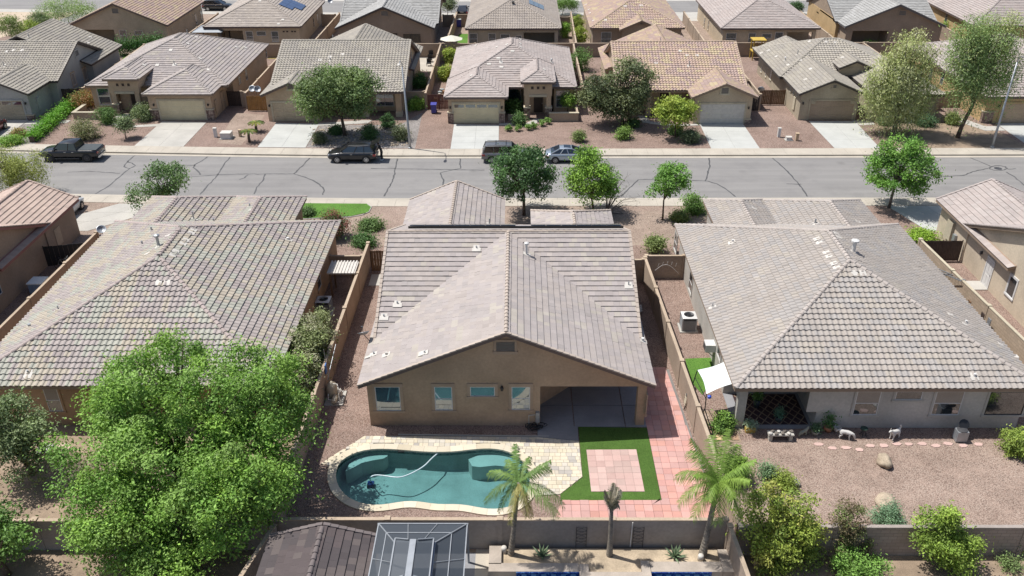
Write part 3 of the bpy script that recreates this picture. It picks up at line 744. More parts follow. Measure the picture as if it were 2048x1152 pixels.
# the rear gable wall reaches over the patio beam
MB().box(1.22,7.1,38.9,39.25,2.72,3.15).build('beam', M_['st_main'], hm)
MB().box(6.62,7.1,38.9,39.4,0,2.72).build('column', M_['st_main'], hm)
MB().prism([(1.22,39.25),(7.1,39.25),(7.1,44.6),(3.05,44.6),(3.05,42.55),(1.22,40.7)],2.76,2.84).build('patio_ceiling', M_['st_wall'], hm)
for i,(x0,x1) in enumerate(((1.1,3.14),(3.19,6.03),(6.08,7.25))):
    for y0,y1 in ((38.75,40.7),(40.75,44.6)): MB().box(x0,x1,y0,y1,-.02,.04).build('patio_slab', M_['patio_slab'], hm)
T = M_['st_main']
tm = pm('trim_main', (.45,.33,.235), .9); M_['trim_main'] = tm
window_px(hm,749,773,803,821,38.9,tm,style='fixed',tr=.16,header=.2)
window_px(hm,868,773,906,820,38.9,tm,tr=.16,header=.2)
window_px(hm,940,773,990,792,38.9,tm,style='fixed',tr=.16,header=.2)
window_px(hm,1023,773,1060,819,38.9,tm,tr=.16,header=.2)
gable_vent(hm,OY(1011,702,38.85),'-y',.98,.62,tm)
wall_light(hm,OY(1004,775,38.9),'-y')
window_side(hm,1290,800,7.1,'+x',.9,1.2,tm)
for a in ((952,503),(797,614),(796,505)): pass
for px,py in ((953,501),(795,612),(768,638)): vent_plate(rm,mb,px,py,.55,.3); vent_pipe(rm,mb,px,py-3,.22,.05)
vent_plate(rm,mb,845,709,.42,.4); vent_pipe(rm,mb,849,708,.2,.045); vent_pipe(rm,mb,773,711,.22,.07,mat='offwhite'); vent_pipe(rm,mb,748,710,.22,.045); vent_plate(rm,mb,738,716,.2,.45)
vent_pipe(rm,mb,1053,510,.75,.075,True,'white'); vent_plate(rm,mb,1257,575,.5,.3); vent_pipe(rm,mb,1257,572,.3,.04); vent_pipe(rm,mb,1285,683,.25,.09,mat='white'); vent_pipe(rm,mb,979,450,.5,.05)
# solar array lying on the street slope of the main ridge
m = MB(); nrm = Vector((0,SLOPE,1)).normalized(); dn = Vector((0,1,-SLOPE)).normalized(); sa = thing('solar_array','row of dark solar panels along the ridge of the middle house','solar panels',(-.5,51.2,6.3))
for i in range(14):
    x0 = -7.0+i*.98
    if i in (7,): continue
    p = Vector((x0,50.55,6.46))+nrm*.44; k = MB()
    q = [p,p+Vector((.95,0,0)),p+Vector((.95,0,0))+dn*1.6,p+dn*1.6]; b = k.p(q+[x+nrm*.06 for x in q])
    k.f += [(b+3,b+2,b+1,b),(b+4,b+5,b+6,b+7)]+[(b+j,b+(j+1)%4,b+4+(j+1)%4,b+4+j) for j in range(4)]
    k.build('panel', M_['carglass'], sa)
for d in (.3,1.2): MB().bar(Vector((-7.1,50.75,6.44))+dn*d+nrm*.28,Vector((6.8,50.75,6.44))+dn*d+nrm*.28,.04,.08).build('rail', M_['steel'], sa)
MB().bar(Vector((-7.1,50.56,6.46))+nrm*.34,Vector((6.8,50.56,6.46))+nrm*.34,.03,.16).build('rail', M_['black'], sa)  # black bar added as the shaded gap under the panels' upper edge

# left neighbour
lb = [Block(-30.5,-13.45,38.5,59.6,'y','hh',3.0), Block(-29.4,-22.62,50,64.2,'y','gh',3.0,.42,False), Block(-22.58,-17.0,52,64.2,'y','gh',3.0,.42,False)]
hl, rl = house('house','left neighbour with multicoloured green, mauve and tan curved roof tiles behind the big tree',(-22,49,0),lb,
   [(notch(-30.08,-13.87,38.92,59.18,-30.08,-27.8,.01),0,3.05),(rect(-28.98,-23.0,59.18,63.78),0,3.04),(rect(-22.1,-17.4,59.18,63.78),0,3.03)],'st_left','fa_tan','s','left',22,300,True,(.40,.335,.31),BIGTREE)
window_px(hl,85,777,128,822,38.92,M_['st_left'],open_blind=1,glass='glass_dark')
for px,py in ((637,558),): window_side(hl,px,py,-13.87,'+x',1.0,1.4,M_['st_left'],glass='glass_dark')
for px,py in ((382,468),(366,489),(345,512),(318,567)): vent_plate(rl,lb,px,py,.38,.42,2)
for px,py in ((295,510),(318,495),(337,473)): vent_plate(rl,lb,px,py,.38,.42,1)
vent_pipe(rl,lb,318,494,.75,.09,True); vent_pipe(rl,lb,388,440,.7,.05); vent_pipe(rl,lb,304,463,.35,.06); vent_pipe(rl,lb,428,445,.35,.06); vent_pipe(rl,lb,576,480,.2,.1,mat='white'); vent_plate(rl,lb,580,482,.3,.3)
vent_pipe(rl,lb,285,490,.3,.06); vent_pipe(rl,lb,117,620,.3,.04); vent_pipe(rl,lb,60,655,.25,.09); vent_plate(rl,lb,58,752,.4,.4); vent_pipe(rl,lb,57,748,.25,.05); vent_pipe(rl,lb,577,612,.3,.03); vent_plate(rl,lb,502,422,.3,.4); vent_pipe(rl,lb,500,414,.3,.05)

# right neighbour
rb = [Block(11.75,28.35,38.3,58.9,'y','hh',3.0), Block(14.7,19.38,50,63.5,'y','gh',3.0,.42,False), Block(19.42,27.05,51,63.4,'y','gh',3.0,.42,False)]
hr, rr_ = house('house','right neighbour with pale grey-tan curved roof tiles and a planted patio',(20,48,0),rb,
   [(notch(12.17,27.93,38.72,58.48,12.17,16.6,3.2),0,3.05),(rect(15.1,18.98,58.48,63.1),0,3.04),(rect(19.84,26.65,58.48,63.0),0,3.03)],'st_right','fa_tan','s','right',33,300,True,(.42,.375,.34))
patio(hr,12.17,16.6,38.72,3.2,'st_right',2.55,3.05,(12.4,),.48)
MB().box(16.0,18.4,38.66,38.715,1.15,2.55).build('patio_screen', M_['st_right'], hr)
tr_ = pm('trim_right', (.46,.44,.40), .9); M_['trim_right'] = tr_
for a,b,c,d,st in ((1715,782,1752,829,'hung'),(1793,782,1842,799,'fixed'),(1874,782,1916,829,'hung')): window_px(hr,a,b,c,d,38.72,tr_,style=st,open_blind=1,glass='glass_dark')
window_px(hr,1982,783,2042,829,38.72,tr_,style='fixed',glass='glass_dark',fr='black')
for px,py in ((1382,565),(1352,485)): window_side(hr,px,py,12.17,'-x',1.0,1.4,tr_,glass='glass_dark')
window_side(hr,1440,700,12.17,'-x',.9,1.1,tr_,glass='glass_dark')
vent_pipe(rr_,rb,1706,505,.75,.12,True,'white')
for px,py in ((1634,480),(1653,507),(1668,529),(1708,548),(1676,476)): vent_plate(rr_,rb,px,py,.38,.42,2)
for px,py in ((1462,488),(1928,650),(1945,757)): vent_plate(rr_,rb,px,py,.35,.35); vent_pipe(rr_,rb,px+3,py-3,.22,.07,mat='white')
vent_pipe(rr_,rb,1425,615,.3,.03); vent_pipe(rr_,rb,1630,448,.4,.06); vent_plate(rr_,rb,1507,418,.4,.4); vent_plate(rr_,rb,1900,632,.35,.35); vent_plate(rr_,rb,1999,690,.3,.3); vent_plate(rr_,rb,2030,715,.3,.3); vent_plate(rr_,rb,1715,445,.35,.4)

# far left house of the near row
fb = [Block(-52,-35.4,43.2,59.3,'x','gg',3.0), Block(-42.6,-35.3,52,64.0,'y','gg',3.0,.42,(False,True))]
hf, rf = house('house','house with pink flat roof tiles at the left edge beside the driveway',(-40,52,0),fb,
   [(rect(-51.6,-35.82,43.62,58.9),0,3.05),(rect(-42.2,-35.72,58.9,63.6),0,3.05)],'st_fl','fa_red','flat','pink',44,140)
MB().box(-35.75,-35.68,60.0,60.9,.7,2.1).build('meter_box', M_['st_wall'], hf)
window_side(hf,-8,575,-35.82,'+x',.9,1.3,M_['st_fl'])
# far right house of the near row
gb = [Block(33.3,52,42.8,59.0,'x','gg',3.0), Block(33.2,41.2,52,63.6,'y','gg',3.0,.42,(False,True))]
hg, rg = house('house','cream house with pinkish flat roof tiles at the right edge beside the driveway',(40,52,0),gb,
   [(rect(33.72,51.6,43.22,58.6),0,3.05),(rect(33.62,40.8,58.6,63.2),0,3.05)],'st_fr','fa_tan','flat','pinkgrey',55,140)
dr = OX(1963,572,33.72); door(hg,(33.72,54.9,.05),'-x',.9,2.1,'white',M_['white'],True)
p = OX(2025,570,33.72); window(hg,(33.72,p.y,1.0),'-x',.9,1.35,M_['white'],style='fixed',glass='glass_dark')
wall_light(hg,(33.72,56.3,2.0),'-x','darksteel')
MB().box(33.4,33.62,60.6,61.5,.8,2.3).build('electric_panel', M_['st_cream'], hg); MB().box(33.42,33.6,59.9,60.3,1.0,1.6).build('meter_box', M_['galv'], hg)
MB().box(32.3,33.7,54.3,55.6,-.02,.06).build('door_step', M_['concrete'], hg)

# ---- opposite side of the street
def stone_col(h, x, y, w, z1_, wall, zs=1.25):
    o = MB().box(x-w/2,x+w/2,y,y+w,zs+.12,z1_).build('column', M_[wall], h)
    MB().box(x-w/2-.09,x+w/2+.09,y-.09,y+w+.09,0,zs).build('stone_base', M_['stone'], o)
    MB().box(x-w/2-.14,x+w/2+.14,y-.14,y+w+.14,zs,zs+.12).build('stone_cap', M_['st_cream'], o)
def wainscot(h, x0, x1, y, z=1.15):
    o = MB().box(x0,x1,y-.07,y+.35,0,z).build('stone_base', M_['stone'], h); MB().box(x0-.05,x1+.05,y-.12,y+.4,z,z+.12).build('stone_cap', M_['st_cream'], o)
def porch_tower(h, x0, x1, y, ze, wall, depth=4.5):
    zt = ze+.05
    MB().box(x0+.35,x1-.35,y+.42,y+.42+depth,3.05,zt).build('porch_tower', M_[wall], h)
    o = MB().box(x0+.35,x1-.35,y+.42,y+.95,2.6,3.05).build('porch_beam', M_[wall], h)
    MB().box(x0+.9,x1-.9,y+.34,y+.42,2.5,2.75).build('beam_trim', M_['st_cream'], o)
    for i in range(3):
        xc = (x0+x1)/2+(i-1)*.62; MB().box(xc-.14,xc+.14,y+.405,y+.43,3.35,3.65).build('niche', M_['door_dark'], h)
    for x in (x0+.7,x1-.7): stone_col(h,x,y+.42,.5,2.6,wall)
    door(h,((x0+x1)/2+.1,y+2.6,.05),'-y',1.0,2.2,'door_dark',M_['st_brown'])
    MB().box(x0+.35,x1-.35,y+2.6,y+2.9,0,3.0).build('porch_wall', M_[wall], h)
# O1
b = [Block(-75,-52.3,97.0,110.5,'x','gg',3.0), Block(-67.6,-51.4,104,113.2,'y','gg',3.0,.42,(False,True)), Block(-59.8,-53.2,92.1,99,'y','gg',3.0,.42,(True,False))]
h, r = house('house','grey stucco house behind the green hedge at the far left across the street',(-60,103,0),b,[(rect(-74.6,-52.72,97.42,110.08),0,3.05),(rect(-67.2,-51.82,105,112.78),0,3.045),(rect(-59.4,-53.62,92.52,97.42),0,3.05)],'st_grey','fa_dark','s','gtan',101)
garage_door(h,(-56.7,92.52,0),'-y',4.6,2.15,M_['st_olive'],M_['st_grey'],glazed=True)
for px,py in ((147,158),(170,148)): window_side(h,px,py,-52.72,'+x',.8,1.4,M_['st_tan'],style='fixed',glass='blind')
gable_vent(h,(-52.72,103.7,4.2),'+x',.8,.6,M_['st_grey']); MB().box(-53.62,-53.5,94,94.7,.6,2.0).build('electric_panel', M_['st_grey'], h)
wall_light(h,(-54.0,92.52,1.9),'-y'); wainscot(h,-54.3,-53.5,92.52,.5)
for px,py in ((58,75),(8,132)): vent_pipe(r,b,px,py,.5,.05)
for px,py in ((45,102),(28,102),(14,104),(180,75),(176,86)): vent_plate(r,b,px,py,.4,.4)
# O2
b = [Block(-48.4,-32.4,95.2,113.6,'y','hh',3.0), Block(-40.8,-33.1,91.9,98,'y','hg',3.0,.42,False), Block(-45.5,-41.5,93.5,100,'y','hg',4.2,.42,False)]
h, r = house('house','tan house with stone porch columns and cream garage door left of the street lamp',(-40,104,0),b,[(rect(-48.0,-45.2,95.62,113.18),0,3.05),(rect(-45.2,-32.82,98.2,113.18),0,3.05),(rect(-40.38,-33.52,92.32,98.2),0,3.05)],'st_tan','fa_tan','flat','main',102)
gd = OY(323,241,92.3); garage_door(h,(-36.85,92.32,0),'-y',4.9,2.2,M_['door_cream'],M_['st_cream'])
wainscot(h,-40.45,-39.45,92.32); wainscot(h,-34.25,-33.45,92.32)
for x in (-39.85,-33.9): wall_light(h,(x,92.32,1.75),'-y')
porch_tower(h,-45.5,-41.5,93.5,4.2,'st_tan'); window(h,(-46.7,95.62,.7),'-y',1.3,1.9,M_['st_cream'],style='fixed')
for px,py in ((478,155),(492,147)): window_side(h,px,py,-32.82,'+x',.8,1.5,M_['st_tan'])
window_side(h,532,105,-32.82,'+x',.6,1.2,M_['st_tan']); door(h,(-33.52,96.0,0),'+x',.85,2.05,'st_tan',M_['st_brown'],False); MB().box(-33.5,-33.4,93.2,93.8,.5,1.9).build('electric_panel', M_['st_tan'], h)
lw_ = MB().box(-49.2,-49.0,92.6,95.6,0,.75).box(-49.0,-46.6,92.6,92.8,0,.75).build('porch_wall', M_['st_wall'], h); MB().box(-49.3,-48.9,92.5,95.6,.75,.83).box(-48.9,-46.6,92.5,92.9,.75,.83).build('wall_cap', M_['st_cream'], lw_)
vent_pipe(r,b,349,130,.5,.05); vent_pipe(r,b,375,68,.5,.05)
for px,py in ((342,101),(375,88),(392,75),(472,95),(490,96),(400,118),(418,140),(315,131),(288,131)): vent_plate(r,b,px,py,.4,.4)
# O3
b = [Block(-27.2,-12.4,93.0,109.6,'x','gg',3.0), Block(-26.3,-12.2,101.3,111.9,'y','gg',3.0,.42,(False,True)), Block(-27.75,-21.3,91.4,99,'y','gg',3.0,.42,(True,False)), Block(-17.4,-12.45,92.6,98.5,'y','hg',3.0,.42,False)]
h, r = house('house','beige house with curved grey-tan roof tiles behind the large street tree',(-20,101,0),b,[(rect(-26.78,-12.82,95.4,109.18),0,3.05),(rect(-25.88,-12.62,105,111.48),0,3.045),(rect(-27.33,-21.72,91.82,95.4),0,3.05)],'st_tan','fa_brown','s','gtan',103)
garage_door(h,(-24.4,91.82,0),'-y',4.6,2.1,M_['st_sand'],M_['st_cream']); wall_light(h,(-27.05,91.82,1.8),'-y')
for x in (-16.9,-13.2): 
    o = MB().box(x-.3,x+.3,93.3,93.9,0,3.04).build('column', M_['st_tan'], h); MB().box(x-.36,x+.36,93.24,93.96,.0,.6).build('column_base', M_['st_cream'], o)
MB().box(-17.2,-12.9,93.35,93.85,2.55,3.05).build('beam', M_['st_tan'], h); window(h,(-15,95.4,.6),'-y',2.0,1.6,M_['st_cream'],style='slide')
gable_vent(h,(-24.5,91.82,3.6),'-y',.6,.5,M_['st_cream'])
for px,py in ((828,180),(822,115)): window_side(h,px,py,-12.82,'+x',.9,1.3,M_['st_tan'],glass='glass_dark')
for px,py in ((660,115),(685,110),(640,121),(737,121)): vent_plate(r,b,px,py,.4,.4)
vent_pipe(r,b,666,78,.5,.05); vent_pipe(r,b,661,122,.4,.05)
# O4
b = [Block(-7.8,6.5,94.3,111.4,'y','hh',3.0), Block(-7.94,-1.07,90.6,97.5,'y','hg',3.0,.42,False), Block(.3,4.05,92.0,99,'y','hg',4.2,.42,False)]
h, r = house('house','tan house straight across the street with windowed garage door and dark front door',(0,101,0),b,[(rect(-7.38,-1.5,96.6,110.98),0,3.05),(rect(-1.5,6.08,96.9,110.98),0,3.045),(rect(4.0,6.08,94.72,96.9),0,3.05),(rect(-7.52,-1.49,91.02,96.6),0,3.05)],'st_tan','fa_brown','flat','pinkgrey',104)
garage_door(h,(-4.52,91.02,0),'-y',4.85,2.2,M_['door_cream'],M_['st_cream'],glazed=True)
wainscot(h,-7.6,-6.98,91.02); wainscot(h,-2.05,-1.42,91.02)
for x in (-7.3,-1.75): wall_light(h,(x,91.02,1.8),'-y')
porch_tower(h,.3,4.05,92.0,4.2,'st_tan'); window(h,(-.4,96.9,.5),'-y',1.5,2.1,M_['st_tan'],style='fixed'); window(h,(5.0,94.72,.6),'-y',1.5,1.9,M_['st_tan'])
lw_ = MB().box(3.4,6.6,91.6,91.8,0,.9).box(6.4,6.6,91.8,94.7,0,.9).box(-1.1,1.0,92.0,92.2,0,.65).build('porch_wall', M_['st_wall'], h); MB().box(3.35,6.65,91.5,91.9,.9,.98).build('wall_cap', M_['st_cream'], lw_)
vent_pipe(r,b,1002,125,.55,.05); vent_pipe(r,b,1017,75,.5,.05); vent_pipe(r,b,1103,125,.3,.06,True)
for px,py in ((997,117),(978,129),(1003,135),(943,152),(1025,103),(952,92),(1014,90),(1040,80),(1040,88),(1041,95),(994,95),(1088,140),(1012,78)): vent_plate(r,b,px,py,.45,.3)
# O5
b = [Block(10.7,25.0,93.0,108.8,'x','gg',3.0), Block(10.2,24.2,101.2,111.0,'y','gg',3.0,.42,(False,True)), Block(18.5,25.5,90.3,97.8,'y','gg',3.0,.42,(True,False))]
h, r = house('house','house with orange and pink mottled roof tiles behind the two street trees',(18,101,0),b,[(rect(11.12,24.58,95.4,108.38),0,3.05),(rect(10.62,23.78,105,110.58),0,3.045),(rect(18.92,25.08,90.72,95.4),0,3.05)],'st_sand','fa_tan','s','orange',105)
garage_door(h,(22.0,90.72,0),'-y',4.7,2.2,M_['offwhite'],M_['st_cream']); wall_light(h,(24.75,90.72,1.8),'-y')
gable_vent(h,(22.0,90.72,3.35),'-y',.75,.62,M_['st_cream']); wainscot(h,24.5,25.12,90.72,.45)
o = MB().box(14.2,14.7,93.4,93.9,0,3.05).build('column', M_['st_sand'], h); MB().box(11.2,18.9,93.45,93.85,2.6,3.05).build('beam', M_['st_sand'], h)
door(h,(16.4,95.4,.05),'-y',1.0,2.1,'wood_dark',M_['st_cream']); window(h,(13.0,95.4,.6),'-y',1.6,1.5,M_['st_cream'],style='slide')
vent_pipe(r,b,1321,83,.5,.05); vent_pipe(r,b,1378,133,.6,.05)
for px,py in ((1360,103),(1374,112),(1394,112),(1312,127)): vent_plate(r,b,px,py,.35,.3)
# O6
b = [Block(30.2,37.3,91.5,111.0,'y','gg',3.0,.42,(True,True)), Block(29.8,44.5,98.0,111.05,'x','hh',3.0), Block(38.0,45.7,91.2,101,'y','hg',3.0,.42,False), Block(36.4,40.2,98.0,103.5,'y','gg',4.0,.3,(True,False))]
h, r = house('house','beige house with arched brown garage door beside the weeping tree',(37,101,0),b,[(rect(30.62,36.88,91.92,110.58),0,3.05),(rect(36.88,44.08,98.4,110.5),0,3.045),(rect(38.42,45.28,91.62,98.4),0,3.05),(rect(36.7,39.9,98.3,103),3.0,4.05)],'st_olive','fa_dark','s','gtan',106)
garage_door(h,(34.1,91.92,0),'-y',4.7,2.15,M_['st_brown'],M_['st_olive'])
for s_,x in ((1,31.75),(-1,36.45)): MB().prism([(x,91.80),(x+s_*.45,91.80),(x+s_*.45,91.9),(x,91.9)],1.85,2.17).build('door_corner', M_['st_olive'], h)
for x in (31.1,37.05): wall_light(h,(x-.2,91.92,1.9),'-y')
for px,py in ((1523,140),(1532,149)): window_side(h,px,py,30.62,'-x',.4,.5,M_['st_cream'],style='fixed')
window_side(h,1542,149,30.62,'-x',.6,1.2,M_['st_cream'])
for px,py in ((1582,178),(1588,183),(1595,188)): window_side(h,px,py,30.62,'-x',.3,.45,M_['st_cream'],style='fixed')
MB().box(30.5,30.62,93.5,94.2,.6,2.0).build('electric_panel', M_['st_cream'], h)
for x in (41.6,43.6): window(h,(x,91.62,.8),'-y',.95,1.5,M_['st_tan'],glass='glass_dark')
gable_vent(h,(34.0,91.9,3.6),'-y',.35,.35,M_['st_olive']); door(h,(37.65,97.9,.05),'-y',.9,2.1,'wood_dark',M_['st_brown'])
vent_pipe(r,b,1595,110,.55,.05); vent_pipe(r,b,1570,122,.35,.06,True,'white')
for px,py in ((1553,114),(1537,102),(1576,131),(1621,139),(1611,160),(1600,121),(1685,116),(1523,107),(1619,84),(1652,85),(1670,86)): vent_plate(r,b,px,py,.5,.35)
# O7
b = [Block(49.7,66,90.4,112,'y','hh',3.0)]
h, r = house('house','golden tan house with pink-grey roof tiles at the right edge across the street',(57,101,0),b,[(rect(50.12,65.6,90.82,111.58),0,3.05)],'st_gold','fa_brown','flat','pinkgrey',107)
garage_door(h,(54.3,90.82,0),'-y',4.8,2.15,M_['st_tan'],M_['st_gold']); wainscot(h,50.05,51.2,90.82,1.2); wall_light(h,(51.5,90.82,1.9),'-y')
for px,py in ((1885,157),(1862,148)): window_side(h,px,py,50.12,'-x',.85,1.5,M_['st_gold'])
# ---- back row
def back_wins(h, wall, y, L, **k):
    for x, w, z, hh, st in L: window(h,(x,y,z),'-y',w,hh,M_[wall],style=st,**k)
b = [Block(-63.7,-49.5,124.6,141,'y','gg',3.0)]
h, r = house('house','beige gabled house with a shaded rear patio near the vacant land',(-56,132,0),b,[(notch(-63.3,-49.92,125.02,140.6,-62.7,-57.4,3),0,3.05)],'st_sand','fa_brown','s','orange',201,0,False)
patio(h,-62.7,-57.4,125.02,3,'st_sand',2.35); back_wins(h,'st_sand',125.02,[(-56.2,1.0,.8,1.5,'hung'),(-53.9,1.2,1.6,.6,'fixed')],glass='glass_dark'); gable_vent(h,(-56.6,125.02,4.6),'-y',.9,.7,M_['st_sand'])
for px,py in ((392,38),(403,30)): window_side(h,px,py,-49.92,'+x',.8,1.4,M_['st_sand'],glass='glass_dark')
b = [Block(-44.2,-30.4,123.6,141,'y','hh',3.0)]
h, r = house('house','tan hip roofed house with a solar panel on its roof, behind the far wall',(-37,132,0),b,[(notch(-43.8,-30.82,124.02,140.6,-42.4,-38.8,3),0,3.05)],'st_sand','fa_brown','flat','tan',202)
patio(h,-42.4,-38.8,124.02,3,'st_sand',2.4); back_wins(h,'st_sand',124.02,[(-37.9,1.0,.8,1.5,'hung'),(-36.2,1.3,1.7,.6,'fixed'),(-34.3,1.0,.8,1.5,'hung')])
for x in (-33.0,-32.5,-31.8,-31.4): MB().box(x-.14,x+.14,123.99,124.03,2.15,2.35).build('block_vent', M_['door_dark'], h)
for px,py in ((627,45),(635,37)): window_side(h,px,py,-30.82,'+x',.6,1.3,M_['st_sand'],glass='glass_dark')
for px,py in ((566,40),(557,49),(520,3)): vent_plate(r,b,px,py,.4,.3)
sa = thing('solar_array','blue solar panel group on the tan hip roof behind','solar panels',(-34,131,4.6))
for i,(px,py) in enumerate(((578,1),(596,7),(598,16),(572,7),(588,20),(610,11))): pass
pr = [roof_hit(b,px,py) for px,py in ((565,0),(615,14),(593,30),(553,9))]
c0, c1, c2 = pr[3], pr[2], pr[1]
M = slope_frame(b, (c0+c2)/2)
for i in range(3):
    for j in range(3):
        if i == 0 and j == 0: continue
        MB(M @ Matrix.Rotation(0,4,'Z')).box(-2.4+j*1.62,-.82+j*1.62,-1.5+i*1.02,-.5+i*1.02,.12,.16).build('panel', M_['pv'], sa)
b = [Block(-25.4,-11.6,122.3,133,'y','gg',3.0,.42,(True,False)), Block(-25.2,-11.3,125.2,140.5,'x','gg',3.0,.35)]
h, r = house('house','grey roofed gabled house with sliding patio doors behind the street lamp',(-18,131,0),b,[(rect(-24.98,-12.02,122.72,140.0),0,3.05)],'st_brown','fa_dark','flat','grey',203)
gable_vent(h,(-18.4,122.72,4.7),'-y',.9,.6,M_['st_brown'])
back_wins(h,'st_brown',122.72,[(-14.8,2.4,.1,2.1,'slide'),(-17.2,.8,1.2,1.1,'hung'),(-23.2,1.1,.8,1.4,'hung')],glass='glass_dark',fr='black')
b = [Block(-7.3,6.0,122.0,142,'y','hh',3.0)]
h, r = house('house','hip roofed house with curved tan tiles and a blue-tarped patio, second row centre',(-1,132,0),b,[(notch(-6.9,5.58,122.42,141.6,.8,5.1,3),0,3.05)],'st_olive','fa_brown','s','tan',204,0,False)
patio(h,.8,5.1,122.42,3,'st_olive',2.4,posts=()); back_wins(h,'st_olive',122.42,[(-6.2,1.1,.8,1.5,'hung'),(-3.6,1.0,.8,1.5,'hung'),(-1.8,1.3,1.6,.6,'fixed'),(.1,.8,.8,1.2,'hung')])
vent_pipe(r,b,1026,9,.3,.12,True,'black')
for k_ in range(3): 
    M = slope_frame(b, Vector((2.6+k_*.0,130.4,0))+Vector((0,0,roof_h(b,2.6,130.4)))); MB(M).box(-1.5,1.5,-1.2+k_*.8,-.45+k_*.8,.12,.16).build('solar_panel', M_['pv'], r)
b = [Block(10.0,23.1,122.2,141.5,'y','hh',3.0), Block(14.0,19.8,121.0,128,'y','gg',3.0,.42,(True,False))]
h, r = house('house','sandy house with pale orange roof tiles and a small rear gable, second row',(16,132,0),b,[(rect(10.42,22.7,122.62,141.1),0,3.05),(rect(14.42,19.38,121.42,122.62),0,3.05)],'st_brown','fa_tan','s','orange',205,0,False)
window(h,(17.0,121.42,.8),'-y',2.2,1.5,M_['st_brown'],style='grid',glass='glass_dark'); back_wins(h,'st_brown',122.62,[(12.3,1.4,.5,1.9,'hung')]); gable_vent(h,(16.9,121.42,3.7),'-y',.4,.35,M_['st_brown'])
for px,py in ((1211,41),(1250,13),(1282,12),(1187,42),(1180,27),(1178,20),(1172,10)): vent_plate(r,b,px,py,.45,.35)
b = [Block(28.0,41.7,121.8,141.5,'y','hh',3.0)]
h, r = house('house','tan house with pinkish flat roof tiles and four rear windows, second row',(35,132,0),b,[(notch(28.42,41.28,122.22,141.1,37.3,41.28,3),0,3.05)],'st_sand','fa_brown','flat','pinkgrey',206)
patio(h,37.3,41.28,122.22,3,'st_sand',2.4,posts=(41.05,)); back_wins(h,'st_sand',122.22,[(29.6,1.4,.8,1.5,'hung'),(32.5,1.0,.8,1.5,'hung'),(34.5,1.3,1.6,.6,'fixed'),(36.2,1.1,.8,1.6,'hung')])
for px,py in ((1409,45),(1417,50)): window_side(h,px,py,28.42,'-x',.5,1.3,M_['st_sand'],glass='glass_dark')
b = [Block(45.3,59.3,122.6,134,'y','gg',3.0,.42,(True,False)), Block(45.0,59.2,125.8,140.2,'x','gg',3.0,.35)]
h, r = house('house','grey-tiled gabled house with a wide covered patio behind the weeping tree',(52,131,0),b,[(notch(45.72,58.88,123.02,139.8,46.6,51.6,3),0,3.05)],'st_brown','fa_grey','flat','grey',207)
patio(h,46.6,51.6,123.02,3,'st_brown',2.35); gable_vent(h,(53.0,123.02,4.5),'-y',.9,.6,M_['st_brown'])
for px,py in ((1634,37),(1667,55)): window_side(h,px,py,45.35,'-x',.8,1.6,M_['st_gold'],glass='glass_dark')
MB().box(45.3,45.72,126.2,139.8,0,3.05).build('side_wall', M_['st_gold'], h)
b = [Block(63.3,78,123,142,'y','hh',3.0)]
h, r = house('house','golden house with pink-grey roof at the top right corner, second row',(70,132,0),b,[(rect(63.72,77.6,123.42,141.6),0,3.05)],'st_gold','fa_brown','flat','pinkgrey',208)
for px,py in ((1893,35),(1858,25)): window_side(h,px,py,63.72,'-x',.8,1.5,M_['st_gold'])
# ---------------------------------------------------------------- yard walls and gates
def yard_wall(label, p0, p1, n, h0=1.8, h1=None, mat='st_wallb', th=.15, cop='st_wall', post=True, step=.0):
    p0 = Vector(p0); p1 = Vector(p1); h1 = h0 if h1 is None else h1
    t = thing('yard_wall', label, 'wall', (*((p0+p1)/2),0)); d = (p1-p0).normalized(); s = Vector((-d.y,d.x))
    for i in range(n):
        a = p0.lerp(p1,i/n); b = p0.lerp(p1,(i+1)/n); h = h0+(h1-h0)*(i+.5)/n
        a2, b2 = a+d*.11, b-d*.11
        MB().prism([a2-s*th/2,b2-s*th/2,b2+s*th/2,a2+s*th/2],0,h).build('panel', M_[mat], t)
        MB().prism([a2-s*(th/2+.02),b2-s*(th/2+.02),b2+s*(th/2+.02),a2+s*(th/2+.02)],h,h+.06).build('coping', M_[cop], t)
    for i in range(n+1):
        a = p0.lerp(p1,i/n); h = h0+(h1-h0)*min(1,max(0,(i)/n)); w = .11
        MB().prism([a-d*w-s*(th/2+.035),a+d*w-s*(th/2+.035),a+d*w+s*(th/2+.035),a-d*w+s*(th/2+.035)],0,h+.04).build('pilaster', M_[mat], t)
        MB().prism([a-d*(w+.03)-s*(th/2+.06),a+d*(w+.03)-s*(th/2+.06),a+d*(w+.03)+s*(th/2+.06),a-d*(w+.03)+s*(th/2+.06)],h+.04,h+.12).build('pilaster_cap', M_[cop], t)
    return t
yard_wall('stucco wall along the pool side, behind the three palms',(-11.3,29.72),(9.6,29.72),4,1.8,mat='st_wallg')
yard_wall('block wall behind the left neighbour, half hidden by the big tree',(-33.2,29.62),(-11.75,29.62),4,1.8,mat='st_wallg')
yard_wall('grey block wall behind the right neighbour\'s gravel yard',(10.25,29.33),(32.0,29.33),5,1.75,mat='cmu_grey',cop='st_wallg')
yard_wall('long tan wall between the pool yard and the left neighbour',(-11.6,29.95),(-11.25,58.2),6,1.75,1.85)
yard_wall('long tan wall between the pink pavers and the right neighbour',(10.2,29.6),(9.2,55.8),6,1.75,1.85)
yard_wall('short wall closing the side yard of the right neighbour',(9.35,56.2),(12.1,56.2),1,1.8,mat='st_wallb')
yard_wall('short wall closing the right side yard of the middle house',(7.1,55.5),(9.05,55.6),1,1.8)
yard_wall('low wall behind the small patio cover beside the left neighbour',(-13.85,56.6),(-11.45,56.6),1,1.6)
yard_wall('tan wall between the left neighbour and the pink roofed house',(-33.25,30),(-32.55,60.2),6,1.7,1.8,mat='st_wall')
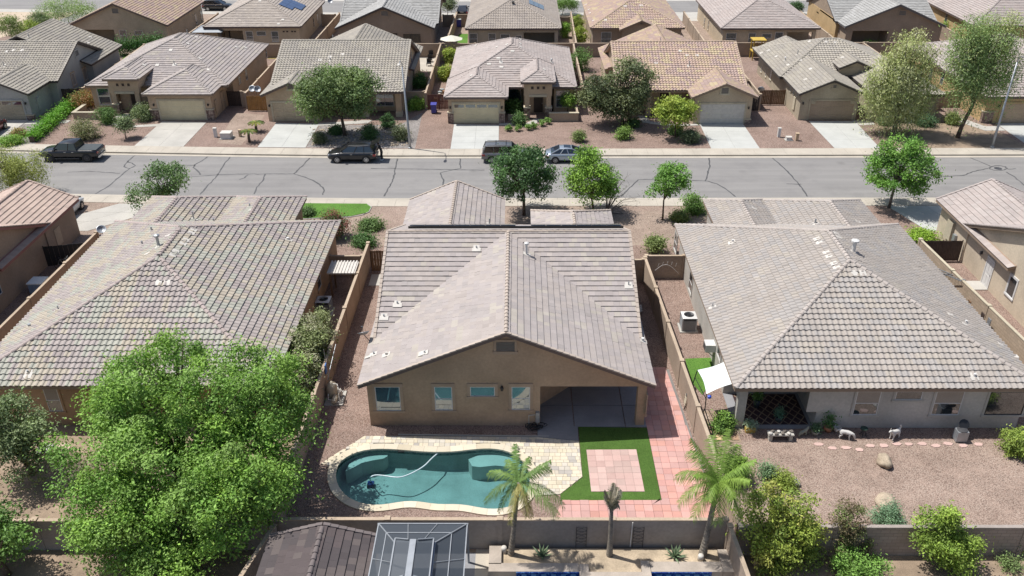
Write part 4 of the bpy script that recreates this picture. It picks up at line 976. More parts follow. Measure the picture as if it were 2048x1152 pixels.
yard_wall('block wall between the right neighbour and the cream house',(31.9,29.6),(30.25,58.7),6,1.8,1.85,mat='cmu',cop='st_cream')
opp = [(-51,-31),(-31,-10.4),(-10.4,7.6),(7.6,27.2),(27.2,47),(47,68)]
nmz = ['the stone porch house','the beige house with the large tree','the house straight across the street','the orange roofed house','the arched garage house','the golden house at the right edge']
for (a,b),q in zip(opp,nmz): yard_wall('rear boundary wall behind '+q,(a+.2,118.6),(b-.2,118.6),4,1.8,mat='st_brown')
sd = [(-50.3,98.3,'between the grey house and the stone porch house'),(-30.9,96.2,'between the golden gate and the stone porch house'),(-10.45,96.0,'left of the house straight across, by the blue bin'),(7.5,97.5,'right of the house straight across'),(27.15,95.3,'right of the orange roofed house'),(47.0,95.0,'right of the arched garage house')]
for x,y,q in sd: yard_wall('side yard wall '+q,(x,y),(x+(0 if abs(x)<40 else -.4),118.4),4,1.8,mat='st_wallb')
sb = [(-46.9,'beside the gabled house near the vacant land'),(-28.0,'right of the solar panel house'),(-9.8,'between the grey gabled house and the tarped patio house'),(7.9,'right of the tarped patio house'),(25.4,'left of the pinkish roofed house with four windows'),(43.4,'right of the pinkish roofed house with four windows'),(61.3,'left of the golden corner house')]
for x,q in sb: yard_wall('second row side wall '+q,(x,118.85),(x+.3,138),4,1.8,mat='st_wallb')
for x0,x1,y,q in ((-31.6,-30.9,97.0,'pinkish block pier between the dark gate and the golden gate'),(-12.75,-10.6,96.9,'wall left of the red gate'),(45.4,46.8,95.6,'wall right of the weeping tree'),(47.2,50.0,96.4,'wall by the golden house'),(6.1,7.3,98.2,'wall stub right of the house straight across'),(7.7,10.9,98.4,'wall stub left of the orange roofed house'),(-11.5,-10.0,136.5,'far wall by the grey gabled house'),(-9.4,-7.2,136.8,'far wall left of the tarped patio house'),(6.0,7.8,134.8,'far wall right of the tarped patio house'),(-30.3,-28.2,137.2,'far wall by the solar panel house')):
    yard_wall('short '+q,(x0,y),(x1,y),1,1.75,mat='st_brown' if y > 100 else 'st_wallb')
def gate(label, p0, p1, h, mat, n=14, frame='wood_dark', leafs=1):
    p0 = Vector(p0); p1 = Vector(p1); d = (p1-p0).normalized(); s = Vector((-d.y,d.x)); L = (p1-p0).length
    t = thing('gate', label, 'gate', (*((p0+p1)/2),0)); w = L/n
    for i in range(n):
        a = p0+d*(w*i+.008); b = p0+d*(w*(i+1)-.008); z = random.Random(i+L).uniform(-.02,.02)
        MB().prism([a-s*.015,b-s*.015,b+s*.015,a+s*.015],.06,h+z).build('plank', M_[mat], t)
    f = MB()
    for z in (.2,h*.55,h-.12): f.bar((*(p0+s*.04),z),(*(p1+s*.04),z),.04,.08)
    for k in range(leafs+1): q = p0.lerp(p1,k/leafs); f.bar((*(q+s*.045),.03),(*(q+s*.045),h+.04),.06,.06,(1,0,0))
    f.build('gate_frame', M_[frame], t)
gate('brown plank gate beside the left wall of the middle house',(-10.95,57.2),(-8.5,57.2),1.75,'wood',12)
gate('dark plank gate between block wall and cream house',(30.6,58.75),(33.5,58.75),1.75,'wood_dark',16,leafs=2)
gate('dark plank gate beside the wall of the right neighbour',(28.2,58.9),(30.05,58.9),1.7,'wood_dark',10)
gate('dark gate beside the stone porch house',(-33.3,97.1),(-31.75,97.1),1.8,'wood_dark',8)
gate('golden varnished plank gate beside the beige garage',(-30.6,95.4),(-27.5,95.4),1.75,'wood_gold',14,'darksteel',2)
gate('red plank gate behind the blue bin',(-10.2,95.8),(-7.65,95.8),1.75,'wood_red',16,'wood_red',2)
gate('black gate right of the white garage door',(25.2,95.1),(27.0,95.0),1.75,'black',9)
gate('brown plank gate between the orange roofed house and arched garage house',(27.4,97.3),(30.5,97.2),1.75,'wood',16,'wood_dark',2)
gate('dark green-brown gate beside the grey house',(-53.3,98.0),(-50.5,98.4),1.8,'wood_dark',12,'darksteel',2)
gate('dark gate at the far left by the pink roofed house',(-35.7,58.0),(-33.0,58.6),1.7,'black',8)

# ---------------------------------------------------------------- pool yard
pl = structure(MB().build('pool', None)) if False else None
basin = MB(); n = 72
R0 = POOL
def ring_at(m, P, z): return m.p([(q[0],q[1],z) for q in P])
def skin(m, a, b, n): m.f += [(a+i,b+i,b+(i+1)%n,a+(i+1)%n) for i in range(n)]
m_tile = newmat('pool_tile'); mt, nn_, bb_ = m_tile
pos = position(nn_); vv = node(nn_,'ShaderNodeTexVoronoi'); vv.inputs['Scale'].default_value = 14; vv.distance = 'CHEBYCHEV'; nn_.links.new(pos,vv.inputs[0])
sp_ = node(nn_,'ShaderNodeSeparateColor'); nn_.links.new(vv.outputs['Color'],sp_.inputs[0]); nn_.links.new(ramp(nn_,sp_.outputs[0],[(0,(.02,.04,.05)),(.5,(.06,.10,.11)),(1,(.16,.17,.15))]),bb_.inputs[0]); bb_.inputs['Roughness'].default_value = .2
plaster = pm('plaster', (.34,.40,.39), .8, .16, .8, 22, .16)
b1 = MB(); r0 = ring_at(b1,R0,.03); r1 = ring_at(b1,R0,-.24); skin(b1,r0,r1,n)
pool = structure(b1.build('pool', mt))
b2 = MB(); prof = [(0,-.24),(-.04,-.9),(-.16,-1.15),(-.42,-1.28)]
rs_ = [ring_at(b2,offset(R0,d),z) for d,z in prof]
for a,b in zip(rs_,rs_[1:]): skin(b2,a,b,n)
b2.f.append(tuple(rs_[-1]+i for i in range(n)))
b2.build('basin', plaster, pool)
for nm, pts in (('pool_step',((232,565),(255,525),(295,500),(360,482),(452,472),(447,490),(425,502),(375,510),(315,524),(268,550))),('pool_bench',((862,505),(930,478),(1000,472),(1080,480),(1130,505),(1175,560),(1150,575),(1115,560),(1085,545),(1000,537),(920,545),(880,540)))):
    q = [G(a,b,-.3).xy for a,b in Z7(*pts)]
    MB().prism(q,-1.3,-.34).build(nm, pm(nm+'_plaster',(.44,.48,.46),.8), pool)
wm, wn, wb = newmat('pool_water')
tr0 = node(wn,'ShaderNodeBsdfTransparent'); tr0.inputs[0].default_value = (.56,.80,.81,1)
gl = node(wn,'ShaderNodeBsdfGlossy'); gl.inputs['Roughness'].default_value = .03
fr_ = node(wn,'ShaderNodeFresnel'); fr_.inputs[0].default_value = 1.33
wbump = node(wn,'ShaderNodeBump'); wbump.inputs['Strength'].default_value = .35; wbump.inputs['Distance'].default_value = .05; wn.links.new(noise(wn,position(wn),5,4),wbump.inputs['Height'])
wn.links.new(wbump.outputs[0],gl.inputs['Normal']); wn.links.new(wbump.outputs[0],fr_.inputs['Normal'])
ms_ = node(wn,'ShaderNodeMixShader'); wn.links.new(fr_.outputs[0],ms_.inputs[0]); wn.links.new(tr0.outputs[0],ms_.inputs[1]); wn.links.new(gl.outputs[0],ms_.inputs[2]); wn.links.new(ms_.outputs[0],wn.nodes['Material Output'].inputs[0])
structure(MB().face([(q.x,q.y,-.1) for q in offset(R0,-.005)]).build('pool_water', wm))
# coping stones round the pool
cp_o, cp_i = offset(R0,.42), offset(R0,-.03); rg_ = random.Random(5)
trav = [(.60,.53,.40),(.62,.55,.43),(.58,.52,.41),(.55,.50,.41),(.63,.56,.42),(.53,.49,.42)]
def jc(c, r=.05): k = 1+rg_.gauss(0,r); return (*[min(1,x*k) for x in c],1)
deck = structure(pad('pool_deck', M_['joint'], [G(a,b).xy for a,b in Z7((120,530),(330,398),(1215,400),(1215,345),(1420,345),(1440,600),(1330,685),(1200,700),(1200,560),(1000,420),(500,430),(240,470),(170,560))], .006))
for i in range(0,72,2):
    q = [cp_i[i],cp_o[i],cp_o[(i+1)%72],cp_o[(i+2)%72],cp_i[(i+2)%72],cp_i[(i+1)%72]]; ce = sum(q,Vector((0,0)))/6
    q = [p+(ce-p)*.012 for p in q]
    o = MB().prism(q,-.03,.062+rg_.uniform(-.002,.002)).build('coping_stone', M_['paver_obj'], pool); o.color = jc(rg_.choice(trav[:3]+trav[4:5]))
dk_poly = [G(a,b).xy for a,b in Z7((100,535),(330,392),(1218,398),(1427,418),(1445,600),(1330,690),(1150,700),(700,560),(200,545))]
def clip_rect(P, x0, x1, y0, y1):
    for ax, lim, sg in ((0,x0,1),(0,x1,-1),(1,y0,1),(1,y1,-1)):
        out = []
        for i in range(len(P)):
            a, b = P[i-1], P[i]; da, db = sg*(a[ax]-lim), sg*(b[ax]-lim)
            if (da >= 0) != (db >= 0): out.append(a.lerp(b, da/(da-db)))
            if db >= 0: out.append(b)
        P = out
        if len(P) < 3: return []
    return P
def area(P): return abs(sum(P[i-1].x*P[i].y-P[i].x*P[i-1].y for i in range(len(P))))/2
y = 31.0; row = 0; cnt = 0; cover = offset(R0,.36); small = []
while y < 39.2:
    hh = (.30,.205,.30,.30)[row%4]; x = -12+rg_.uniform(0,.4)
    while x < 4.5:
        ww = rg_.choice((.205,.30,.30,.41)); q = clip_rect(dk_poly,x+.006,x+ww-.006,y+.006,y+hh-.006)
        if q and area(q) > .01:
            ce = sum(q,Vector((0,0)))/len(q)
            if not in_poly(ce,cover):
                c_ = jc(rg_.choice(trav) if rg_.random() < .9 else (.43,.40,.36)); zt = .045+rg_.uniform(-.002,.002)
                if cnt < 255: o = MB().prism(q,-.02,zt).build('paver', M_['paver_obj'], deck); o.color = c_; cnt += 1
                else: small.append((q,zt,c_))
        x += ww
    y += hh; row += 1
if small:
    mm = MB(); cs = []
    for q,zt,c_ in small: k = len(mm.v); mm.prism(q,-.02,zt); cs += [c_[:3]]*(len(mm.v)-k)
    stuff(add_mesh('pavers', mesh_np('pavers', mm.v, mm.f, M_['paver_attr'], col=np.array(cs)), deck))
pad('concrete_pad', M_['patio_slab'], [G(a,b).xy for a,b in Z7((1218,342),(1421,342),(1426,416),(1218,396))], .05, .06)
structure(MB().bar((-6.7,38.05,.03),(1.7,37.9,.03),.06,.07).build('gravel_edging', M_['concrete']))
# lawn round the paver square
lo = [G(a,b).xy for a,b in Z7((1425,345),(1775,350),(1850,720),(1335,722),(1333,692),(1447,604))]
structure(MB().prism(lo,-.02,.05).build('turf_lawn', M_['turf']))
def pink(): return jc(rg_.choice([(.52,.29,.255),(.56,.33,.29),(.50,.31,.28),(.55,.30,.25)]),.05)
sq = [G(a,b,.06).xy for a,b in Z7((1466,460),(1722,458),(1765,674),(1491,674))]
ps = structure(pad('paver_square', M_['joint'], sq, .056))
for i in range(6):
    for j in range(7):
        q = [(sq[0].lerp(sq[1],u)).lerp(sq[3].lerp(sq[2],u),w) for u,w in ((i/6,j/7),((i+1)/6,j/7),((i+1)/6,(j+1)/7),(i/6,(j+1)/7))]
        ce = sum(q,Vector((0,0)))/4; o = MB().prism([p+(ce-p)*.02 for p in q],.0,.075+rg_.uniform(-.003,.003)).build('paver', M_['paver_obj'], ps)
        c_ = jc(rg_.choice([(.52,.36,.32),(.55,.39,.345),(.48,.35,.31)]),.05); o.color = c_
wk = structure(pad('paver_walk', M_['joint'], [(7.2,44.4),(9.35,44.4),(9.75,36),(9.95,29.85),(1.6,29.85),(2.2,32.87),(7.25,32.87),(7.25,35),(7.25,38.8)], .01))
reg = [Vector(q) for q in ((7.15,44.6),(9.15,44.6),(9.6,37),(9.95,30.75),(1.6,30.75),(2.2,32.88),(7.25,32.88),(7.25,35.5),(7.25,38.7))]
y = 30.75
while y < 44.6:
    x = 1.3
    while x < 10:
        q = clip_rect(reg,x+.006,x+.445,y+.006,y+.445)
        if q and area(q) > .02:
            ce = sum(q,Vector((0,0)))/len(q)
            if not (x < 2.2 and rg_.random() < .3):
                o = MB().prism(q,-.02,.05+rg_.uniform(-.004,.004)).build('paver', M_['paver_obj'], wk); o.color = pink()
        x += .452
    y += .452
# cleaner and hose in the pool
pc_ = thing('pool_cleaner','blue pool cleaner with a long pale floating hose','pool cleaner',(G(742,971,-1.2)))
c0 = G(*Z7((363,642))[0],-1.24)
cl = MB(); cl.box(c0.x-.17,c0.x+.17,c0.y-.15,c0.y+.15,-1.26,-1.05); cl.lathe([(.06,-1.05),(.05,-.92)],(c0.x,c0.y,0),10)
cl.build('cleaner_body', plain('cleaner_blue',(.01,.03,.16),.4), pc_)
for dx in (-.15,.15): MB().lathe([(.09,-.03),(.1,0),(.09,.03)],(c0.x+dx,c0.y-.12,-1.2),10,Matrix.Rotation(math.pi/2,4,'Y')).build('wheel', M_['black'], pc_)
hp = [(c0.x,c0.y,-.95)]+[tuple(G(a,b,-.09)) for a,b in Z7((358,600),(385,588),(430,592),(480,600),(515,601),(555,588),(600,566),(640,540),(668,510),(690,490),(708,476))]
def smooth(P, k=3):
    P = [Vector(p) for p in P]
    for _ in range(k):
        Q = [P[0]]
        for a,b in zip(P,P[1:]): Q += [a.lerp(b,.25),a.lerp(b,.75)]
        P = Q+[P[-1]]
    return P
MB().tube(smooth(hp,2),.035,8).build('hose', plain('hose_pale',(.55,.66,.70),.4), pc_, True)
MB().box(*(lambda p:(p.x-.17,p.x+.17,p.y-.02,p.y+.06,-.16,-.02))(G(*Z7((517,466))[0])),).build('skimmer_mouth', M_['black'], pool)
# pool equipment by the left wall
eq = thing('pool_equipment','beige pool filter, pump and pipes standing by the tan wall','pool equipment',(-10.9,41,0)); 
MB().lathe([(.30,.12),(.33,.2),(.33,.75),(.28,.95),(.12,1.05),(.1,1.12)],(-11.0,41.55,0),16).build('filter_tank', M_['plastic_beige'], eq, True)
MB().box(-11.35,-10.25,40.7,42.1,-.02,.08).build('equipment_pad', M_['concrete'], eq)
MB().lathe([(.14,-.3),(.16,-.1),(.16,.15),(.11,.3)],(-10.75,40.95,.3),12,Matrix.Rotation(math.pi/2,4,'X')).build('pump', M_['plastic_beige'], eq)
MB().tube([(-11.0,41.55,1.0),(-10.6,41.4,1.05),(-10.5,41.1,.9),(-10.5,41.0,.25)],.035,8).tube([(-10.75,40.85,.3),(-11.1,40.85,.35),(-11.15,41.2,.5)],.035,8).tube([(-10.5,41.6,.6),(-10.5,41.0,.62),(-10.4,40.85,.2),(-10.9,40.8,.12)],.035,8).build('pipes', M_['offwhite'], eq)
MB().lathe([(.13,0),(.15,.1),(.13,.35),(.05,.4)],(-10.55,41.6,.1),12).build('chlorinator', M_['offwhite'], eq)
pn = thing('pool_net','long pole with a blue leaf net leaning on the tan wall','pool net',(-11.3,42,0)); MB().tube([(-11.2,41.6,1.2),(-10.95,43.6,2.4)],.02,6).tube([(-11.3,42.4,.1),(-11.45,42.6,2.7)],.02,6).build('pole', M_['galv'], pn); MB().box(-11.36,-11.3,41.9,42.25,1.4,2.0).build('net', plain('net_blue',(.05,.16,.42),.6), pn)
# wall mounted boxes and hose at the middle house
hs = thing('garden_hose','coiled black garden hose lying at the patio corner','hose',(1.0,38.6,0)); P = []
for i in range(140): a = i*.31; r = .30+.12*math.sin(i*.37)+.04*math.sin(i*1.3); P.append((.85+r*math.cos(a)*1.2+(.25 if i > 100 else 0),38.62+r*math.sin(a)*.7,.05+.1*abs(math.sin(i*.11))+.002*i/2))
MB().tube(P,.018,5).build('hose', M_['rubber'], hs, True)
ub = thing('pool_timer_box','grey pool control box with pipes on the patio corner wall','electrical box',(1.1,38.8,0)); MB().box(.98,1.2,38.72,38.9,.35,1.0).build('box', M_['galv'], ub); MB().tube([(.6,38.85,.0),(.6,38.85,.75),(.95,38.85,.8)],.025,6).tube([(1.08,38.82,.35),(1.08,38.82,0)],.025,6).build('conduit', M_['offwhite'], ub)
# ---------------------------------------------------------------- plants
def leaves(C, size, cols, rng, asp=.5, up=.5, droop=0, out=None, jit=.18):
    N = len(C); nrm = rng.normal(0,1,(N,3)); nrm[:,2] += up*1.5
    if out is not None: nrm += out*.9
    nrm /= np.linalg.norm(nrm,axis=1)[:,None]+1e-9
    ax = rng.normal(0,1,(N,3)); ax[:,2] -= droop*3; ax -= nrm*(ax*nrm).sum(1)[:,None]; ax /= np.linalg.norm(ax,axis=1)[:,None]+1e-9
    bx = np.cross(nrm,ax); L = size*(1+rng.normal(0,.25,N)).clip(.5,1.7)[:,None]
    V = np.stack([C-ax*L*.5, C+bx*L*asp*.5+ax*L*.05+nrm*L*.06, C+ax*L*.5, C-bx*L*asp*.5+ax*L*.05+nrm*L*.06],1).reshape(-1,3)
    F = np.arange(N*4).reshape(N,4)
    col = cols*1.5*(1+rng.normal(0,jit,(N,1))); return V, F, np.repeat(np.clip(col,0.004,.6),4,0)
def clumps(blobs, n, rng, shell=.5):
    vol = np.array([b[3]*b[4]*b[5] for b in blobs])**.8; pick = rng.choice(len(blobs), n, p=vol/vol.sum())
    d = rng.normal(0,1,(n,3)); d /= np.linalg.norm(d,axis=1)[:,None]; r = (shell+(1-shell)*rng.random(n)**.6)[:,None]
    B = np.array(blobs)[pick]; return B[:,:3]+d*r*B[:,3:6], d
def tree(label, base, blobs, ncl, lpc, leaf, cols, tr=.16, seed=1, kind='leaf', name='tree', cat='tree', spread=.42, droop=0, asp=.5, bark='bark', forks=3, shell=.45, limbs=16, top=None, group=None, lean=(0,0), flat=.7, jit=.18):
    rng = np.random.default_rng(seed); bx, by = base; bl = [(bx+a,by+b,c,d,e,f) for a,b,c,d,e,f in blobs]
    t = thing(name, label, cat, (bx,by,0), 0, group)
    P, D = clumps(bl, ncl, rng, shell); P[:,2] = np.maximum(P[:,2], .25)
    cz = np.mean([b[2] for b in bl]); fork = max(.25, min(b[2]-b[5]*.75 for b in bl)) if top is None else top
    m = MB(); cx = np.mean([b[0] for b in bl]); cy = np.mean([b[1] for b in bl])
    if tr > 0:
        fk = Vector((bx+(cx-bx)*.35+lean[0], by+(cy-by)*.35+lean[1], fork))
        m.tube([(bx,by,-.05),(bx+(fk.x-bx)*.2,by+(fk.y-by)*.2,fork*.35),(bx+(fk.x-bx)*.6,by+(fk.y-by)*.6,fork*.7),fk],[tr*1.25,tr,tr*.9,tr*.8],9)
        far = np.argsort(-np.linalg.norm(P-np.array(fk),axis=1))
        for i in far[:limbs*3:3]:
            e = Vector(P[i]); mid = fk.lerp(e,.45)+Vector((rng.normal(0,.15),rng.normal(0,.15),.25+.1*rng.random()))
            m.tube([fk,fk.lerp(mid,.5)+Vector((0,0,.1)),mid,mid.lerp(e,.6),e],[tr*.6,tr*.5,tr*.36,tr*.2,tr*.08],6)
        m.build('trunk', M_[bark], t, True)
    cc = np.array(cols)
    if not droop and ncl >= 40:
        keep = rng.permutation(ncl)[:max(20,int(ncl*.62))]; P, D = P[keep], D[keep]; lpc = int(lpc*ncl/len(keep)); ncl = len(keep)
    tint = cc[rng.choice(len(cc),ncl)]*(1+rng.normal(0,.14,(ncl,1)))
    idx = np.repeat(np.arange(ncl),lpc); N = len(idx); g = rng.normal(0,1,(N,3))*spread; g[:,2] *= flat
    Dl = D[idx]
    if not droop and lpc >= 100:
        dd = rng.normal(0,1,(N,3)); dd[:,2] += .45; dd /= np.linalg.norm(dd,axis=1)[:,None]; rl = (spread*1.6*(.6+.8*rng.random(ncl)))[idx]; loose = rng.random(N) < .22; g = np.where(loose[:,None], g*1.25, dd*(rl*(.35+.7*np.sqrt(rng.random(N))))[:,None]*np.array((1,1,.8))+rng.normal(0,.05,(N,3))); Dl = dd*1.3
    if droop: g[:,2] = -np.abs(rng.normal(0,1,N))*spread*2.2+spread*.6; g[:,:2] *= .55
    C = P[idx]+g; C[:,2] = np.maximum(C[:,2],.05)
    V, F, col = leaves(C, leaf, tint[idx], rng, asp, .6, droop, Dl, jit)
    o = add_mesh('crown', mesh_np('crown', V, F, M_['leaf'], col=col), t)
    return t
GREEN = [(.13,.235,.04),(.16,.27,.045),(.105,.20,.035),(.15,.245,.055)]
DARK = [(.045,.095,.03),(.06,.12,.035),(.035,.075,.025),(.07,.135,.05)]
BRIGHT = [(.14,.25,.035),(.17,.28,.045),(.11,.21,.035)]
GREYG = [(.105,.145,.06),(.13,.17,.075),(.08,.115,.05),(.15,.19,.09)]
OLIVE = [(.10,.125,.055),(.13,.15,.07),(.08,.10,.05)]
YELL = [(.20,.25,.04),(.24,.29,.05),(.16,.22,.035)]
WILL = [(.27,.305,.125),(.32,.35,.16),(.21,.25,.095),(.36,.38,.21)]
MESQ = [(.18,.26,.09),(.22,.30,.12),(.155,.215,.09)]
# big tree in the left neighbour's yard
tree('large bright green tree in the left neighbour\'s yard, bottom left',(-16.6,32.6),[(-2.7,-1.6,4.2,2.5,2.4,2.2),(-.4,1.3,6.4,3.0,2.6,2.2),(3.4,1.4,5.4,3.0,2.6,2.6),(.6,-2.4,4.0,3.4,2.2,2.6),(3.6,-1.2,3.6,2.6,2.2,2.4),(-2.2,1.6,5.2,2.5,2.1,2.1),(-1.2,-3.4,2.6,2.6,1.8,2.0),(4.6,-2.4,3.8,2.0,1.8,2.0),(2.0,-4.3,2.8,2.4,1.5,2.2),(-.6,-4.6,2.2,2.2,1.3,1.8),(4.2,.6,4.6,2.6,2.2,2.4)],760,170,.15,GREEN,.28,7,spread=.40,limbs=30,top=1.9,shell=.55)
tree('grey-green feathery tree at the left edge below the tiled roof',(-25.6,34.8),[(-.4,0,3.2,2.0,1.5,1.6),(.3,-1.0,1.9,1.3,1.2,1.3)],100,110,.16,GREYG,.14,8,spread=.4,limbs=12)
tree('dense green tree in the bottom left corner',(-23.4,28.0),[(0,0,2.6,1.5,1.4,1.4),(-1.5,.4,2.2,1.6,1.5,1.4)],100,120,.17,[(.08,.15,.035),(.10,.18,.04)],.14,9,limbs=12)
tree('low grey-brown bush beneath the left edge tree',(-21.6,33.9),[(0,0,.9,1.5,1.2,.8)],36,60,.12,[(.13,.12,.08),(.10,.11,.06)],0,10,name='bush',cat='bush',spread=.3)
tree('green bush at the bottom edge beside the dark shed',(-15.8,27.2),[(0,0,1.0,2.0,1.2,1.2)],60,90,.15,GREEN,.06,11,name='bush',cat='bush',spread=.35)
# oleander hedge along the left neighbour's wall
for i,(x,y,h_,w_) in enumerate(((-12.75,45.6,3.3,1.15),(-12.8,43.4,3.4,1.25),(-12.85,41.2,3.2,1.2))):
    tree(['grey-green oleander by the wall, nearest the air conditioner','middle oleander of the three against the wall','oleander against the wall, nearest the pool filter'][i],(x,y),[(0,0,h_*.5,w_,1.5,h_*.5),(.1,.2,h_*.75,w_*.8,1.1,h_*.3)],95,105,.14,[(.15,.18,.075),(.19,.215,.10),(.12,.145,.06),(.24,.24,.15)],.05,20+i,name='oleander',cat='shrub',spread=.3,limbs=8,top=.2,group='oleanders along the wall')
# street trees, near side
def bl_px(px0,py0,px1,py1,Y,depth=None):   # ellipsoid that fills a pixel box at distance Y
    a = OY(px0,(py0+py1)/2,Y); b = OY(px1,(py0+py1)/2,Y); t_ = OY((px0+px1)/2,py0,Y); u_ = OY((px0+px1)/2,py1,Y)
    return (a.x+b.x)/2, (t_.z+u_.z)/2, (b.x-a.x)/2, (t_.z-u_.z)/2
def ptree(label, bpx, bpy, boxes, *a, **k):
    p = G(bpx,bpy); bl = []
    for q in boxes:
        x, z, rx, rz = bl_px(*q[:4], p.y+(q[4] if len(q) > 4 else 0)); bl.append((x-p.x,(q[4] if len(q) > 4 else 0),z,rx*.9,rx*.85,rz*.88))
    return tree(label,(p.x,p.y),bl,*a,**k)
ptree('round dark green tree in front of the middle house',1048,430,[(972,290,1120,402)],150,95,.20,DARK,.13,31,spread=.36,top=2.0,limbs=18)
ptree('bright green bushy tree with bare twigs beside it',1187,425,[(1125,305,1235,415),(1150,296,1200,340)],120,95,.20,BRIGHT,.09,32,spread=.38,top=1.2,limbs=14)
ptree('slender bright green tree with red-brown trunk in front yard',1325,440,[(1305,320,1382,392),(1298,350,1330,405)],60,85,.19,[(.09,.19,.03),(.12,.23,.045)],.075,33,spread=.32,top=1.8,limbs=12,bark='bark')
ptree('broad green tree with pale trunk in front of the right neighbour',1778,415,[(1725,300,1885,385),(1760,276,1850,330)],150,95,.20,[(.10,.20,.035),(.13,.24,.045),(.075,.16,.03)],.12,34,spread=.38,top=2.2,limbs=18,bark='bark_grey')
ptree('airy grey-green tree beside the driveway left of the street',345,425,[(285,320,375,395),(255,370,330,415)],80,75,.19,[(.10,.17,.06),(.13,.20,.07),(.085,.14,.05)],.08,35,spread=.38,top=1.0,limbs=18)
# bare twigs
bt = thing('bare_tree','leafless twiggy branches right of the bright green tree','tree',(*G(1240,420).xy,0)); m = MB(); rg_ = random.Random(3); p0 = G(1212,428)
for i in range(26):
    a = rg_.uniform(-.2,2.2); L = rg_.uniform(1.6,3.6); e = p0+Vector((math.sin(a)*L*.9,rg_.uniform(-.8,.8),1.0+math.cos(a)*L*1.05)); mid = p0.lerp(e,.5)+Vector((0,0,.5))
    m.tube([p0,mid,e],[.03,.018,.006],4)
    for j in range(4): q = mid.lerp(e,rg_.random()); m.tube([q,q+Vector((rg_.uniform(-.6,.7),rg_.uniform(-.5,.5),rg_.uniform(0,.7)))],[.009,.004],3)
m.build('branches', M_['bark_grey'], bt)
# opposite side
ptree('large grey-green street tree in front of the beige garage',690,272,[(578,150,690,240),(650,135,765,235),(600,140,740,200)],260,100,.24,[(.115,.165,.06),(.14,.19,.075),(.09,.135,.05),(.16,.21,.09)],.17,36,spread=.48,top=2.2,limbs=20)
ptree('dark olive tree in front of the orange roofed house',1245,250,[(1160,140,1250,225),(1220,115,1318,215),(1180,180,1290,235)],230,95,.24,OLIVE,.18,37,spread=.48,top=2.0,limbs=20)
ptree('yellow-green tree beside the white garage driveway',1350,275,[(1308,195,1398,250),(1325,183,1375,215)],80,85,.22,YELL,.07,38,spread=.4,top=1.6,limbs=12)
ptree('tall weeping pale green tree in front of the arched garage house',1787,268,[(1735,90,1830,200),(1770,55,1880,170),(1730,140,1800,225),(1800,120,1878,225),(1760,130,1850,235)],330,110,.25,WILL,.2,39,spread=.8,droop=1,asp=.28,top=3.4,limbs=26,bark='bark_grey')
ptree('tall airy tree with leaning trunk left of the right street lamp',1915,275,[(1895,60,1990,160),(1940,15,2048,120),(1900,110,1985,190),(1960,90,2048,180),(1905,20,1980,90)],330,95,.25,MESQ+WILL[:1],.2,40,spread=.85,droop=.5,asp=.28,top=3.4,limbs=26,lean=(.6,0))
ptree('light yellow-green tree at the left edge beside the pickup',22,385,[(-40,290,60,345),(10,300,100,358),(-20,325,75,365)],110,110,.18,[(.22,.25,.06),(.26,.29,.09),(.18,.21,.05)],.1,41,spread=.5,droop=.4,asp=.3,limbs=18)
ptree('dark rounded shrub of ball shapes by the street lamp',773,255,[(760,228,790,258)],40,80,.14,DARK,.04,42,name='shrub',cat='shrub',spread=.16,limbs=6)
